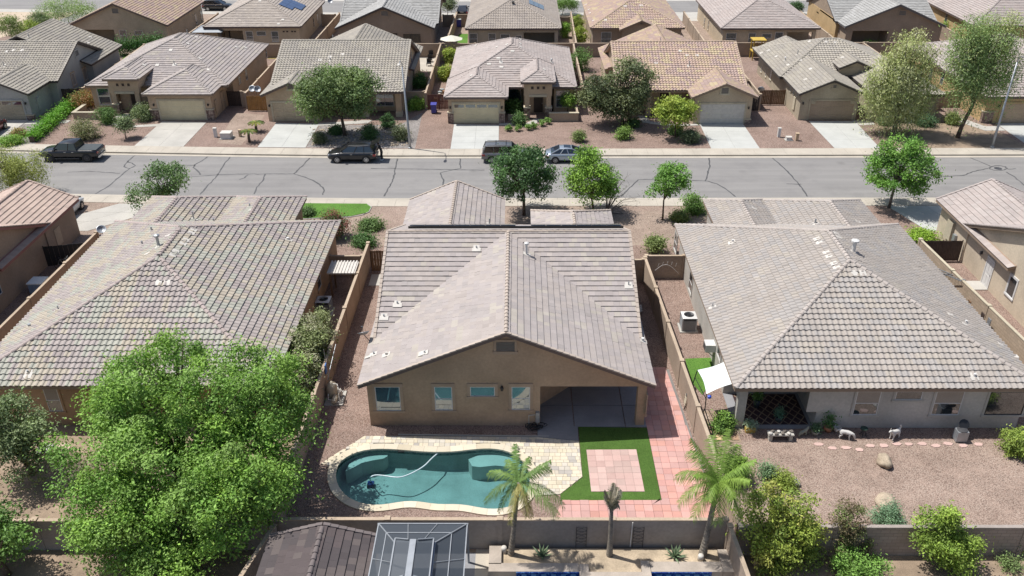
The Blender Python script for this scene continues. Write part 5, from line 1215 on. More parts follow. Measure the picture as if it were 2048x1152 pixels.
sh = [('dark green round shrub under the large street tree',735,280,(720,252,752,281),DARK),('flecked pale shrub beside the street lamp base',798,280,(785,247,813,281),OLIVE),('low dark shrub in the rock bed under the large street tree',676,266,(661,256,688,268),DARK),
 ('small brown-green shrub at the kerb end of the rock bed',640,285,(630,268,650,287),OLIVE),('leafy shrub by the left side of the red gate',828,218,(818,195,845,221),BRIGHT),
 ('dark tall shrub beside the wall of the beige house',838,175,(828,145,856,182),[(.06,.13,.04),(.10,.19,.05)]),('yellow-green shrub behind the umbrella',900,125,(887,95,912,130),YELL),
 ('dense shrub in front of the middle garage wall',1028,225,(1012,196,1042,231),[(.05,.11,.03),(.08,.16,.04)]),('leafy shrub beside the front steps',1040,250,(1030,228,1048,251),[(.09,.16,.05)]),
 ('small fan palm like plant under the front window',1135,225,(1122,182,1151,215),BRIGHT),
 ('clipped dark shrub under the dark olive tree',1265,252,(1254,240,1277,254),DARK),('spiky green tussock under the dark olive tree',1247,277,(1235,258,1259,278),[(.12,.19,.04)]),
 ('dark rounded bush beside the white driveway',1380,284,(1365,262,1398,284),[(.07,.10,.05),(.10,.13,.07)]),('green tuft at the foot of the yellow-green tree',1352,268,(1342,253,1361,270),[(.10,.17,.05)]),
 ('dark green bush beside the porch wall of the stone porch house',210,245,(191,219,231,247),[(.06,.12,.03),(.09,.16,.04)]),('pale dry bush behind the pickup truck',170,277,(140,243,196,278),[(.20,.19,.11),(.16,.17,.08),(.12,.15,.06)]),
 ('orange tinged bush beside the stone porch house',165,215,(143,186,197,216),[(.26,.13,.05),(.20,.16,.05),(.12,.16,.04)]),('leafy bush at the porch of the stone porch house',288,240,(266,210,305,242),[(.11,.16,.06),(.15,.19,.09)]),
 ('slim young tree in the red gravel of the stone porch house',252,277,(233,237,265,265),GREYG),('dry grass clump beside the red car',37,272,(27,262,47,273),[(.25,.20,.08)]),
 ('trimmed shrub beside the kerb of the driveway hedge end',15,287,(3,276,45,290),BRIGHT),
 ('bushy tree over the hedge behind the grey house',300,72,(270,45,350,90),YELL),('yellow-green tree behind the grey gabled house',790,85,(757,45,815,80),[(.15,.20,.06),(.12,.17,.05)]),
 ('tree left of the vacant land',30,90,(-10,30,45,78),[(.14,.19,.06),(.17,.21,.07)]),('yellow-green tree at the far left behind the grey roof',60,75,(40,42,80,70),YELL),
 ('airy tree at the top left by the side street',140,52,(70,0,190,42),MESQ),('grey tree behind the side street',82,60,(55,28,105,55),GREYG),
 ('tree at the top between grey and tarped houses',895,36,(880,-10,920,22),[(.16,.20,.11)]),('round tree at the top beside the tarped patio house',1125,30,(1105,-5,1158,22),[(.11,.19,.04)]),
 ('yellowish shrub right of the tarped patio house',1152,60,(1143,28,1166,62),YELL),('green shrub beside the patio of the tarped house',1132,75,(1122,42,1140,75),BRIGHT),
 ('lime shrub between the second row houses',1160,88,(1147,52,1176,88),YELL),('shrub mass in the side yard right of the house straight across',1162,140,(1140,92,1180,150),[(.09,.16,.04)]),
 ('round green bush left of the sandy second row house',1217,82,(1208,60,1240,88),[(.08,.16,.05)]),('round dark tree behind the arched garage house',1592,28,(1578,4,1606,26),DARK),
 ('small green plants beside the patio of the grey-tiled house',1740,95,(1728,82,1755,100),BRIGHT),('banana-leaved plant above the tall airy tree',1905,65,(1885,35,1930,70),BRIGHT),
 ('low shrub by the front wall of the arched garage house',1770,248,(1758,238,1782,250),[(.08,.13,.05)]),('leafy shrub under the windows of the arched garage house',1850,250,(1830,235,1872,252),[(.06,.11,.05)]),
 ('shrub at the wall left of the golden house',1905,248,(1893,228,1918,250),[(.14,.18,.05)]),
 ('green shrub behind the wall at the top left of the umbrella',885,160,(876,130,905,165),YELL),
 ('small bare sapling in the gravel across the street',1158,283,(1150,264,1166,280),[(.12,.16,.05)]),
 ('red flowered shrub at the edge of the green lawn',665,475,(645,425,693,470),[(.06,.10,.035),(.08,.12,.04),(.16,.05,.04)]),
 ('low mounded green plant in the left front yard',741,456,(722,446,760,460),[(.09,.15,.045)]),('dark green mounded plant beside the brown gate',726,490,(708,475,745,494),[(.06,.12,.035)]),
 ('small shrub by the corner of the left front wall',617,430,(610,424,622,436),[(.07,.12,.04)]),
 ('low spiky plants by the right front window',1395,425,(1370,390,1410,432),[(.10,.18,.04)]),('spiky agave-like plant beside the right neighbour front corner',1357,440,(1348,430,1372,444),[(.14,.18,.05)]),
 ('tall thin palm-like sprig in the right side front yard',1311,505,(1298,480,1325,495),[(.14,.18,.06)]),
 ('bright lime shrub between block wall and cream house',1842,482,(1818,474,1868,486),[(.17,.27,.03)])]
for i,(lb_,bx_,by_,bxs,cl_) in enumerate(sh):
    yy = G(bx_,by_).y; ww = bxs[2]-bxs[0]; tall = by_-bxs[3] > 6
    nm = 'tree' if ('tree' in lb_.split()[0:5] or 'sapling' in lb_) else 'shrub'
    ptree(lb_,bx_,by_,[bxs],int(24+ww*1.0),70 if yy > 60 else 90,.17 if yy > 100 else .14,cl_,.05 if tall else (.03 if ww > 15 else 0),100+i,name=nm,cat=nm,spread=.22+.004*ww,limbs=7,top=None if tall else .1,shell=.35)
# hedge beside the red car
for i in range(6):
    q = G(38+i*0,0) if False else None
hd = thing('hedge','long bright green hedge between red car and gravel yard','hedge',(-52,91,0)); rng = np.random.default_rng(77); A_ = np.array(G(65,285)); B_ = np.array(G(148,213)); N = 9000
t_ = rng.random(N); C = A_+(B_-A_)*t_[:,None]; C[:,0] += rng.normal(0,.38,N); C[:,2] = np.abs(rng.normal(.55,.3,N)); C[:,2] += .15*np.sin(t_*40)
V, F, col = leaves(C,.17,np.array([(.12,.27,.03)]),rng,.5,.6); add_mesh('foliage', mesh_np('foliage',V,F,M_['leaf'],col=col), hd); MB().bar(A_+np.array((0,0,.3)),B_+np.array((0,0,.3)),.5,.6).build('stems', M_['bark'], hd)
hd = thing('hedge','dark green hedge behind the grey house patio','hedge',(-51,114,0)); A_ = np.array(G(235,112)); B_ = np.array(G(330,100)); N = 6500; t_ = rng.random(N); C = A_+(B_-A_)*t_[:,None]; C[:,1] += rng.normal(0,.5,N); C[:,2] = np.abs(rng.normal(1.1,.6,N))
V, F, col = leaves(C,.2,np.array([(.05,.12,.03)])*(1+.25*rng.normal(0,1,(N,1))),rng,.5,.6); add_mesh('foliage', mesh_np('foliage',V,F,M_['leaf'],col=col), hd)
pad('back_lawn', M_['lawn'], GP((240,125),(250,110),(290,108),(275,125)), .02, .03); pad('back_lawn', M_['lawn'], GP((912,85),(918,68),(936,68),(935,88)), .02, .03); pad('dry_grass_patch', M_['drygrass'], GP((536,118),(540,107),(566,107),(563,118)), .02, .03)
# small row of plants along the opposite walk
for i,(px,py) in enumerate(((1017,262),(1036,262),(1057,260),(1067,257),(1083,252),(1095,248))):
    ptree(['leftmost low green plant of the row along the curved walk','second low green plant from the left along the curved walk','third low green plant from the left along the curved walk','third low green plant from the right along the curved walk','low green plant of the walk row, second nearest the porch wall','low green plant of the walk row, nearest the porch wall'][i],px,py,[(px-6,py-13,px+6,py)],12,50,.14,[(.13,.22,.05),(.16,.25,.07)],0,160+i,name='shrub',cat='shrub',spread=.1,group='plants along the curved walk')
# ---- palms
def frond(P0, az, L, lift, droop, rng, n=30, lw=.5, cols=((.13,.22,.04),), wid=.03, curl=1, hf=1):
    d = Vector((math.cos(az),math.sin(az),0)); pts = []
    for i in range(n+1):
        s = i/n; pts.append(Vector(P0)+d*(L*hf*s*(1-.15*s*droop))+Vector((0,0,L*(lift*s-droop*s*s))))
    V, F, C = [], [], []
    c = np.array(cols[rng.integers(len(cols))])*(1+rng.normal(0,.12))
    for i in range(n):      # rachis
        k = len(V); t = (pts[i+1]-pts[i]).normalized(); sd_ = t.cross(Vector((0,0,1))).normalized()*.018*(1-i/n*.8)
        V += [pts[i]+sd_,pts[i]-sd_,pts[i+1]-sd_*.9,pts[i+1]+sd_*.9]; F.append((k,k+1,k+2,k+3)); C += [c*1.1]*4
    for i in range(2,n+1):
        t = (pts[i]-pts[i-1]).normalized(); sd_ = t.cross(Vector((0,0,1))).normalized(); upv = sd_.cross(t)
        ll = lw*math.sin(math.pi*(.10+.82*i/n))**.6*(1+rng.normal(0,.12))
        for s in (-1,1):
            for q in (0,.5):
                b = pts[i-1].lerp(pts[i],q+rng.random()*.3); e = b+sd_*s*ll*(.85+rng.normal(0,.08))+t*ll*(.5+.2*rng.random())-Vector((0,0,1))*ll*(.55+.5*rng.random())*curl+upv*.02
                mid = b.lerp(e,.5)+upv*.07; wv = t*wid*.5; k = len(V)
                V += [b-wv,b+wv,mid+wv,mid-wv,e]; F += [(k,k+1,k+2,k+3),(k+3,k+2,k+4)]; cc = c*(1+rng.normal(0,.1)); C += [cc*1.35]*5
    return V, F, np.clip(np.array(C),.005,.6)
def palm(label, bpx, bpy, tpx, tpy, r, fronds, seed, lw=.42, hf=1, curl=1):
    rng = np.random.default_rng(seed); p = G(bpx,bpy,.25); q = OY(tpx,tpy,p.y); t = thing('palm_tree', label, 'palm tree', (p.x,p.y,0))
    m = MB(); n = 46; pts, rr = [], []
    for i in range(n+1):
        s = i/n; pts.append(p.lerp(q,s)+Vector((0,0,0))); rr.append(r*(1.25-.35*min(1,s*3))*(1+.14*((i%2)))*(1-.25*s))
    m.tube([Vector((p.x,p.y,0))]+pts,[r*1.4]+rr,12).build('trunk', M_['palm_bark'], t)
    for i,(az,L,lift,dr,cols) in enumerate(fronds):
        V, F, C = frond(q-Vector((0,0,.02)),az,L,lift,dr,rng,cols=cols,lw=lw*min(1.1,L/1.7),hf=hf,curl=curl)
        add_mesh('frond', mesh_np('frond',[tuple(x) for x in V],F,M_['leaf'],col=C), t)
    return t
M_['palm_bark'] = pm('palm_bark',(.30,.26,.21),.95,.3,3,18,.25,.8,25)
PG = ((.10,.165,.045),(.125,.195,.05),(.085,.14,.045)); PY = ((.33,.27,.09),(.26,.24,.08)); PD = ((.25,.23,.18),(.30,.27,.21),(.19,.18,.15)); PB = ((.125,.20,.035),(.155,.235,.04),(.095,.165,.03))
palm('palm with drooping green fronds in front of the pool',1022,1108,1037,965,.12,[(-.2,2.3,.35,.75,PG),(.45,1.7,.75,.6,PG),(1.1,1.2,1.0,.5,PG),(2.0,1.3,.9,.6,PG),(2.7,1.6,.75,.7,PG),(3.3,1.7,.35,.85,PG),(-.5,2.2,.15,.6,PG),(-1.2,1.2,.1,1.0,PY),(-1.9,1.3,-.1,1.0,PY),(-2.6,1.2,.1,1.1,PG),(.1,1.5,1.1,.35,PG),(1.7,1.3,1.2,.3,PG),(-.9,1.1,-.3,.9,PY)],51)
palm('palm with a folded grey dying crown in front of the lawn',1219,1110,1223,1020,.12,[(.3,1.25,.95,.1,PD),(2.9,1.15,1.0,.1,PD),(1.4,1.3,1.0,.05,PD),(4.2,1.0,1.0,.2,PD),(-.6,.9,.9,.3,PD),(2.2,1.1,.9,.4,PD),(5.3,1.2,1.05,.1,PD),(3.5,1.2,.9,.15,PD),(.9,1.2,1.0,.1,PD),(.1,.9,.9,.7,PD)],52,.4,.36,.5)
palm('tall leaning palm with bright yellow-green fronds right of the pink pavers',1405,1110,1437,965,.15,[(.2,1.7,1.0,.75,PB),(.9,1.8,1.2,.6,PB),(1.6,1.9,1.2,.55,PB),(2.2,2.0,1.0,.7,PB),(2.9,2.1,.85,.85,PB),(3.3,2.0,.5,.95,PB),(3.8,1.7,.3,1.0,PB),(4.6,1.6,.4,1.1,PB),(5.3,1.7,.5,1.0,PB),(5.9,1.6,.6,.95,PB),(1.2,1.5,1.6,.3,PB),(2.6,1.6,1.5,.35,PB),(.5,1.5,.5,1.0,PB),(3.6,1.6,1.2,.6,PB),(4.2,1.5,.9,.9,PB),(5.0,1.5,1.0,.8,PB),(0,1.6,1.3,.5,PB),(1.9,1.5,.5,.9,PB),(5.6,1.5,1.2,.6,PB)],53,.5)
for i,(lb_,px,py,px2,py2) in enumerate((('sago palm nearer the street beside the utility box',499,284,497,263),('sago palm farther from the street beside the white driveway',513,263,512,246))):
    rng = np.random.default_rng(60+i); p = G(px,py); q = OY(px2,py2,p.y); t = thing('sago_palm',lb_,'palm',(p.x,p.y,0))
    MB().tube([(p.x,p.y,0),(p.x,p.y,q.z*.5),q],[.16,.14,.12],8).build('trunk', M_['bark'], t)
    for k in range(12): V,F,C = frond(q,k*.53+.2,.95,.55,.6,rng,14,.16,((.10,.15,.03),(.20,.20,.04)),.05); add_mesh('frond', mesh_np('frond',[tuple(x) for x in V],F,M_['leaf'],col=C), t)
def agave(label, px, py, n, L, col, seed, z0=.25):
    rng = np.random.default_rng(seed); p = G(px,py,z0); t = thing('agave', label, 'agave', p)
    for k in range(n):
        az = k*2.4; el = .35+1.0*(k/n); d = Vector((math.cos(az)*math.cos(el),math.sin(az)*math.cos(el),math.sin(el))); s = d.cross(Vector((0,0,1))).normalized(); u = s.cross(d); l = L*(.8+.3*rng.random())
        m = MB(); q = m.p([p-s*.05,p+s*.05,p+d*l*.4+s*.06-u*.02,p+d*l*.4-s*.06-u*.02,p+d*l*.4+u*.03,p+d*l+Vector((0,0,-.06*l)),p+u*.03]); m.f += [(q,q+1,q+2,q+3),(q+6,q+4,q+2,q+1),(q,q+3,q+4,q+6),(q+3,q+2,q+5),(q+4,q+5,q+2),(q+3,q+5,q+4)]
        m.build('leaf_blade', M_[col], t)
M_['agave_green'] = pm('agave_green',(.17,.24,.13),.6,.15); M_['agave_grey'] = pm('agave_grey',(.18,.23,.18),.6,.15)
agave('agave with long narrow leaves between first and second palm',1084,1112,16,.62,'agave_green',1)
agave('spiky pale agave between second and third palm',1350,1114,20,.72,'agave_green',2)
# ---- plants of the right neighbour's yard and behind the wall
PR = [('large yellow-green shrub overhanging the wall right of the tall palm',1560,1120,[(1480,960,1570,1090,.3),(1540,985,1640,1100,0),(1490,1040,1600,1150,-.4),(1580,1050,1650,1130,-.2)],170,95,.13,[(.18,.235,.04),(.22,.265,.045),(.13,.185,.035),(.25,.26,.06)]),
 ('brown half-dry shrub beside the grey wall',1700,1110,[(1665,1000,1735,1080),(1655,1050,1745,1110)],70,75,.10,[(.13,.10,.055),(.10,.09,.045),(.10,.13,.04)]),
 ('lime green rounded shrub in front of the grey wall',1895,1135,[(1825,1020,1935,1110),(1850,1060,1965,1135),(1890,1010,1925,1050)],110,95,.13,[(.15,.23,.035),(.19,.27,.045),(.12,.18,.03)]),
 ('blue-green mounded shrub behind the grey wall',1780,1050,[(1745,1015,1815,1055)],50,90,.08,[(.11,.19,.11),(.13,.21,.12)]),
 ('citrus green bush at the right edge of the gravel yard',2035,905,[(2003,862,2065,912)],55,90,.12,[(.16,.22,.045),(.20,.26,.05)]),
 ('upright feathery green shrub by the corner post of the right neighbour',1440,860,[(1425,825,1462,880)],50,80,.10,[(.13,.22,.04),(.10,.18,.04)]),
 ('feathery green shrub behind the tall palm crown',1470,960,[(1450,905,1492,975)],70,80,.12,[(.12,.20,.03),(.15,.24,.04)]),
 ('white flowered grey-green shrub in the gravel yard',1535,955,[(1520,928,1552,965)],30,70,.09,[(.10,.17,.08),(.13,.19,.10)]),
 ('small yellow-green shrub beside a white stone',1565,970,[(1545,940,1590,985)],35,70,.10,[(.16,.21,.035)]),
 ('weedy green plants at the bottom edge under the brown shrub',1720,1148,[(1660,1105,1785,1152)],60,80,.12,[(.11,.20,.04)]),
 ('leafy plant at the right end of the grey wall',2045,1100,[(2030,1075,2062,1110)],22,70,.12,[(.14,.21,.04)]),
 ('low green weed on the soil at the bottom right',2020,1135,[(2005,1120,2040,1140)],16,60,.10,[(.12,.17,.06)])]
for i,(lb_,bx_,by_,bxs,n_,l_,sz,cl_) in enumerate(PR): ptree(lb_,bx_,by_,bxs,n_,l_,sz,cl_,.05 if n_ > 60 else .02,300+i,name='shrub',cat='shrub',spread=.2 if n_ < 100 else .26,limbs=10,top=.15,shell=.4)
# ---------------------------------------------------------------- vehicles
def paint(name, col, met=.4): return plain(name, col, .32, met, .6)
KIND = dict(
 suv=dict(st=[(-2.37,.5,.9,.74),(-2.32,.36,1.0,.88),(-2.0,.3,1.06,.94),(-.6,.27,1.06,.95),(.9,.27,1.04,.95),(1.2,.27,1.02,.94),(1.85,.29,.94,.92),(2.2,.34,.82,.85),(2.37,.45,.70,.66)],
          cab=(-2.22,1.2,1.03,-1.85,.35,1.66,.86,.68), wb=(-1.42,1.42), wr=.36, bp=(-1.25,-.25)),
 jeep=dict(st=[(-2.35,.5,.95,.82),(-2.3,.38,1.04,.9),(-1.9,.32,1.08,.93),(.9,.3,1.08,.93),(1.2,.3,1.06,.92),(1.9,.32,1.02,.9),(2.25,.38,.92,.86),(2.33,.48,.8,.76)],
          cab=(-2.25,1.15,1.05,-2.0,.5,1.74,.86,.74), wb=(-1.4,1.4), wr=.37, bp=(-1.2,-.2)),
 sedan=dict(st=[(-2.32,.48,.82,.66),(-2.25,.36,.92,.8),(-1.8,.28,.97,.89),(-.6,.24,.97,.91),(.8,.24,.96,.91),(1.1,.24,.94,.9),(1.7,.27,.86,.87),(2.15,.32,.74,.78),(2.33,.42,.62,.6)],
          cab=(-1.85,1.25,.94,-.95,.25,1.43,.80,.58), wb=(-1.38,1.4), wr=.33, bp=(-.9,-.1)),
 pickup=dict(st=[(-2.95,.55,1.1,.88),(-2.9,.5,1.16,.97),(-2.4,.45,1.2,1.0),(-.4,.42,1.2,1.0),(1.0,.42,1.2,1.0),(1.35,.42,1.18,.99),(2.3,.45,1.1,.97),(2.75,.5,.98,.92),(2.92,.6,.85,.8)],
          cab=(-.95,1.45,1.16,-.78,.75,1.9,.9,.74), wb=(-1.85,1.85), wr=.42, bp=(-.05,)))
def vehicle(label, kind, mat, loc, heading, hatch=False, rims='chrome', trim='chrome', name='car', cat='car', sunroof=False, rack=None):
    K = KIND[kind]; t = thing(name, label, cat, loc, heading)
    ST = K['st']; m = MB(); rings = []
    for x,zb,zt,hw in ST:
        h_ = zt-zb; rings.append(m.p([(x,-hw*.86,zb),(x,-hw,zb+.22*h_),(x,-hw*1.0,zb+.6*h_),(x,-hw*.96,zt-.09*h_),(x,-hw*.84,zt),(x,hw*.84,zt),(x,hw*.96,zt-.09*h_),(x,hw,zb+.6*h_),(x,hw,zb+.22*h_),(x,hw*.86,zb)]))
    for a,b in zip(rings,rings[1:]): m.f += [(a+i,b+i,b+(i+1)%10,a+(i+1)%10) for i in range(10)]
    m.f.append(tuple(rings[0]+i for i in range(10))); m.f.append(tuple(rings[-1]+i for i in range(9,-1,-1)))
    B = m.build('body', mat, t, True, True)
    b0,b1,zb,r0,r1,zr,hb,hr = K['cab']
    lo = [(b0,-hb,zb),(b1,-hb*.96,zb),(b1,hb*.96,zb),(b0,hb,zb)]; up = [(r0,-hr,zr-.04),(r1,-hr*.97,zr-.05),(r1,hr*.97,zr-.05),(r0,hr,zr-.04)]
    g = MB(); k = g.p(lo+up); g.f += [(k+i,k+(i+1)%4,k+4+(i+1)%4,k+4+i) for i in range(4)]+[(k+4,k+5,k+6,k+7)]
    g.build('glass', M_['carglass'], t, False, True)
    rf_ = MB(); mid = (r0+r1)/2
    k = rf_.p([(r0-.03,-hr-.02,zr-.06),(mid,-hr-.03,zr-.03),(r1+.03,-hr*.97-.02,zr-.07),(r1+.03,hr*.97+.02,zr-.07),(mid,hr+.03,zr-.03),(r0-.03,hr+.02,zr-.06),
             (r0+.04,-hr*.84,zr-.005),(mid,-hr*.84,zr+.03),(r1-.06,-hr*.82,zr-.01),(r1-.06,hr*.82,zr-.01),(mid,hr*.84,zr+.03),(r0+.04,hr*.84,zr-.005)])
    rf_.f += [(k+i,k+(i+1)%6,k+6+(i+1)%6,k+6+i) for i in range(6)]+[(k+6,k+7,k+10,k+11),(k+7,k+8,k+9,k+10)]
    R = rf_.build('roof', mat, t, True, True)
    if sunroof: MB().box(mid-.2,mid+.45,-.36,.36,zr+.005,zr+.04).build('sunroof', M_['carglass'], t, False, True)
    p = MB()
    for i in range(4): p.bar(lo[i],up[i],.07,.09)
    for x in K['bp']:
        for s in (-1,1):
            f_ = (x-b0)/(b1-b0); xr = r0+(r1-r0)*f_; p.bar((x,s*(hb+.004),zb),(xr,s*(hr+.012),zr-.05),.06,.05)
    p.build('pillars', mat, t, False, True)
    bt_ = MB()
    for s in (-1,1): bt_.bar((b0+.1,s*(hb+.012),zb+.01),(b1-.15,s*(hb*.97+.012),zb+.01),.02,.035)
    if kind in ('suv','jeep'):
        for s in (-1,1): bt_.bar((r0+.15,s*hr*.85,zr+.07),(r1-.1,s*hr*.85,zr+.06),.035,.04)
    bt_.build('trim', M_[trim], t, False, True)
    if rack:
        q = MB()
        for x in rack: q.bar((x,-hr*.85,zr+.08),(x,hr*.85,zr+.08),.06,.03)
        q.build('roof_rack', M_['black'], t, False, True)
    wr = K['wr']; hwm = max(s[3] for s in ST)
    for x in K['wb']:
        for s in (-1,1):
            Mx = Matrix.Translation((x,s*(hwm-.1),wr)) @ Matrix.Rotation(-s*math.pi/2,4,'X')
            ar = MB(); ar.lathe([(wr*1.17,-.12),(wr*1.17,.105)],(0,0,0),20,Mx); ar.build('wheel_arch', M_['rubber'], t, False, True)
            w_ = MB(); w_.lathe([(wr*.62,-.11),(wr*.93,-.11),(wr,-.07),(wr,.07),(wr*.93,.115),(wr*.62,.12)],(0,0,0),22,Mx); W_ = w_.build('wheel', M_['rubber'], t, True, True)
            rm_ = MB(); rm_.lathe([(wr*.62,.06),(wr*.64,.124),(wr*.56,.124),(wr*.52,.07)],(0,0,0),20,Mx)
            for j in range(7):
                a = 2*math.pi*j/7; rm_.bar(Mx @ Vector((0,0,.115)),Mx @ Vector((wr*.58*math.cos(a),wr*.58*math.sin(a),.118)),.05,.03,Mx.to_3x3() @ Vector((0,0,1)))
            o = rm_.build('rim', M_[rims], W_, False, True)
    hx = ST[-1][0]; rx = ST[0][0]; hz = ST[-2][2]; tz = ST[1][2]
    for s in (-1,1):
        MB().box(hx-.38,hx-.07,s*.58-.18,s*.58+.18,hz-.17,hz-.03).build('headlight', M_['lamp_clear'], t, False, True)
        MB().box(rx-.01,rx+.3,min(s*.66,s*.935),max(s*.66,s*.935),tz-.3,tz-.1).build('tail_light', M_['lamp_red'], t, False, True)
        MB().box(b1-.35,b1-.15,s*(hb+.16)-.1,s*(hb+.16)+.1,zb+.02,zb+.17).build('mirror', mat if trim != 'chrome' or kind == 'sedan' else M_['chrome'], t, False, True)
        for x in (K['bp'][0]-.75 if kind != 'pickup' else -.55, K['bp'][-1]+.25): MB().box(x-.1,x+.1,s*hwm*.985-.02,s*hwm*.985+.02,zb-.16,zb-.12).build('door_handle', M_['chrome'], t, False, True)
    MB().box(hx-.05,hx+.02,-.5,.5,.55,.8).build('grille', M_['black'], t, False, True); MB().box(rx-.06,rx+.1,-.8,.8,.42,.62).build('bumper', M_['chrome'] if kind == 'pickup' else mat, t, False, True)
    MB().box(rx-.045,rx,-.25,.25,.72,.85).build('number_plate', M_['offwhite'], t, False, True)
    if kind == 'pickup':
        MB().box(-2.84,-1.0,-.88,.88,1.19,1.235).build('bed_cover', plain('bed_cover',(.05,.06,.062),.55), t, False, True)
        MB().box(-1.1,1.3,-1.06,-.92,.36,.43).box(-1.1,1.3,.92,1.06,.36,.43).build('side_step', M_['darksteel'], t, False, True)
    if hatch:
        h_ = MB(); a = Vector((r0,0,zr)); d = Vector((-.85,0,.35)); n = Vector((.35,0,.85)).normalized()
        q = [a+Vector((0,-hr,0)),a+Vector((0,hr,0)),a+d+Vector((0,hr*.95,0)),a+d+Vector((0,-hr*.95,0))]; e = [x+n*.06 for x in q]; k = h_.p(q+e)
        h_.f += [(k+3,k+2,k+1,k),(k+4,k+5,k+6,k+7)]+[(k+i,k+(i+1)%4,k+4+(i+1)%4,k+4+i) for i in range(4)]; h_.build('tailgate', mat, t, False, True)
        MB().bar(a+Vector((-.3,-hr*.8,-.0)),a+Vector((.05,-hr*.8,-.5)),.025,.025).bar(a+Vector((-.3,hr*.8,-.0)),a+Vector((.05,hr*.8,-.5)),.025,.025).build('gas_strut', M_['darksteel'], t, False, True)
        MB().box(-2.36,-1.9,-.7,.7,.95,1.25).build('luggage', M_['black'], t, False, True)
    return t
M_['lamp_clear'] = plain('lamp_clear',(.7,.72,.74),.1,.1,1); M_['lamp_red'] = plain('lamp_red',(.32,.012,.012),.2,0,1)
PB_ = paint('paint_black',(.010,.010,.012),0); PG_ = paint('paint_grey',(.20,.20,.20),.6); PS_ = paint('paint_silver',(.40,.46,.52),.6); PR_ = paint('paint_red',(.16,.012,.018))
vehicle('black crew cab pickup with covered bed parked at the far kerb','pickup',PB_,(-44.05,80.95,-.12),math.pi,rims='darksteel',name='pickup_truck',cat='pickup',trim='darksteel')
vehicle('black SUV with its tailgate raised, parked at the far kerb','suv',PB_,(-16.2,80.5,-.12),math.pi,hatch=True,rims='chrome',rack=None)
vehicle('grey boxy SUV with roof bars, half hidden by the round tree','jeep',PG_,(-1.15,80.35,-.12),0,rims='steel',rack=(-1.0,.0))
vehicle('silver-blue sedan with a sunroof parked across the street','sedan',PS_,(5.0,80.3,-.12),0,sunroof=True,rims='steel')
vehicle('dark red SUV standing in the driveway at the left edge','suv',PR_,(-56.0,88.0,.03),math.radians(93),rims='steel')
vehicle('dark car whose roof shows above the left neighbour\'s tiles','suv',paint('paint_blueblack',(.02,.03,.04)),(-22.2,66.4,.03),math.pi/2)
vehicle('pale car behind the pink roofed house at the left','sedan',paint('paint_white',(.55,.56,.57),.1),(-38.6,67.2,.03),math.pi/2)
vehicle('dark car parked on the far street at the top','suv',PB_,(-50.2,147.6+yo(-50),.01),0)
vehicle('black car at the top beside the tarped patio house','sedan',PB_,(-9.0,145.2,.03),math.pi/2)
# ---------------------------------------------------------------- street lamps
def lamp_post(label, px, py, h, lean=0):
    p = G(px,py); t = thing('street_lamp', label, 'street lamp', (p.x,p.y,0))
    MB().tube([(p.x,p.y,0),(p.x,p.y,1.2),(p.x+lean,p.y,h)],[.13,.12,.07],10).lathe([(.2,0),(.2,.12),(.13,.16)],(p.x,p.y,0),12).build('pole', M_['galv'], t, True)
    x = p.x+lean; MB().tube(smooth([(x,p.y,h-.1),(x,p.y-.02,h+.4),(x-.05,p.y-.6,h+.75),(x-.05,p.y-1.5,h+.72)],2),.04,8).build('arm', M_['galv'], t, True)
    m = MB(); c = (x-.05,p.y-1.75,h+.68); m.lathe([(.05,-.38),(.14,-.2),(.17,.05),(.12,.3),(.04,.38)],c,10,Matrix.Diagonal((1.0,1,.5,1)) @ Matrix.Rotation(math.pi/2,4,'X')); m.build('lamp_head', M_['offwhite'], t, True)
lamp_post('tall grey street lamp in front of the house straight across',820,297,8.3,-.25); lamp_post('tall grey street lamp at the right beside the airy tree',1984,295,8.6,.1)
# ---------------------------------------------------------------- kerbside utilities
def util(label, px, py, w, d, h, mat='white', name='utility_box', rot=0):
    p = G(px,py); t = thing(name, label, 'utility box', (p.x,p.y,0), rot)
    MB().box(-w/2,w/2,-d/2,d/2,0,h).build('cabinet', M_[mat], t, False, True); MB().box(-w/2-.03,w/2+.03,-d/2-.03,d/2+.03,h,h+.05).build('lid', M_['offwhite' if mat == 'white' else mat], t, False, True)
    if w > .5: MB().box(-w/2-.12,w/2+.12,-d/2-.12,d/2+.12,-.02,.06).build('base', M_['concrete'], t, False, True)
util('large white utility cabinet between the two driveways',454,276,1.05,.9,.62); util('white utility post left of the large cabinet',432,274,.3,.3,.95); util('tan utility post right of the large cabinet',481,273,.25,.25,.7,'st_tan')
util('tall white utility post in the red gravel',1557,274,.28,.28,.95); util('low white utility box in the red gravel',1577,280,.55,.45,.32); util('tan utility post in the red gravel',1593,281,.3,.3,.75,'st_tan')
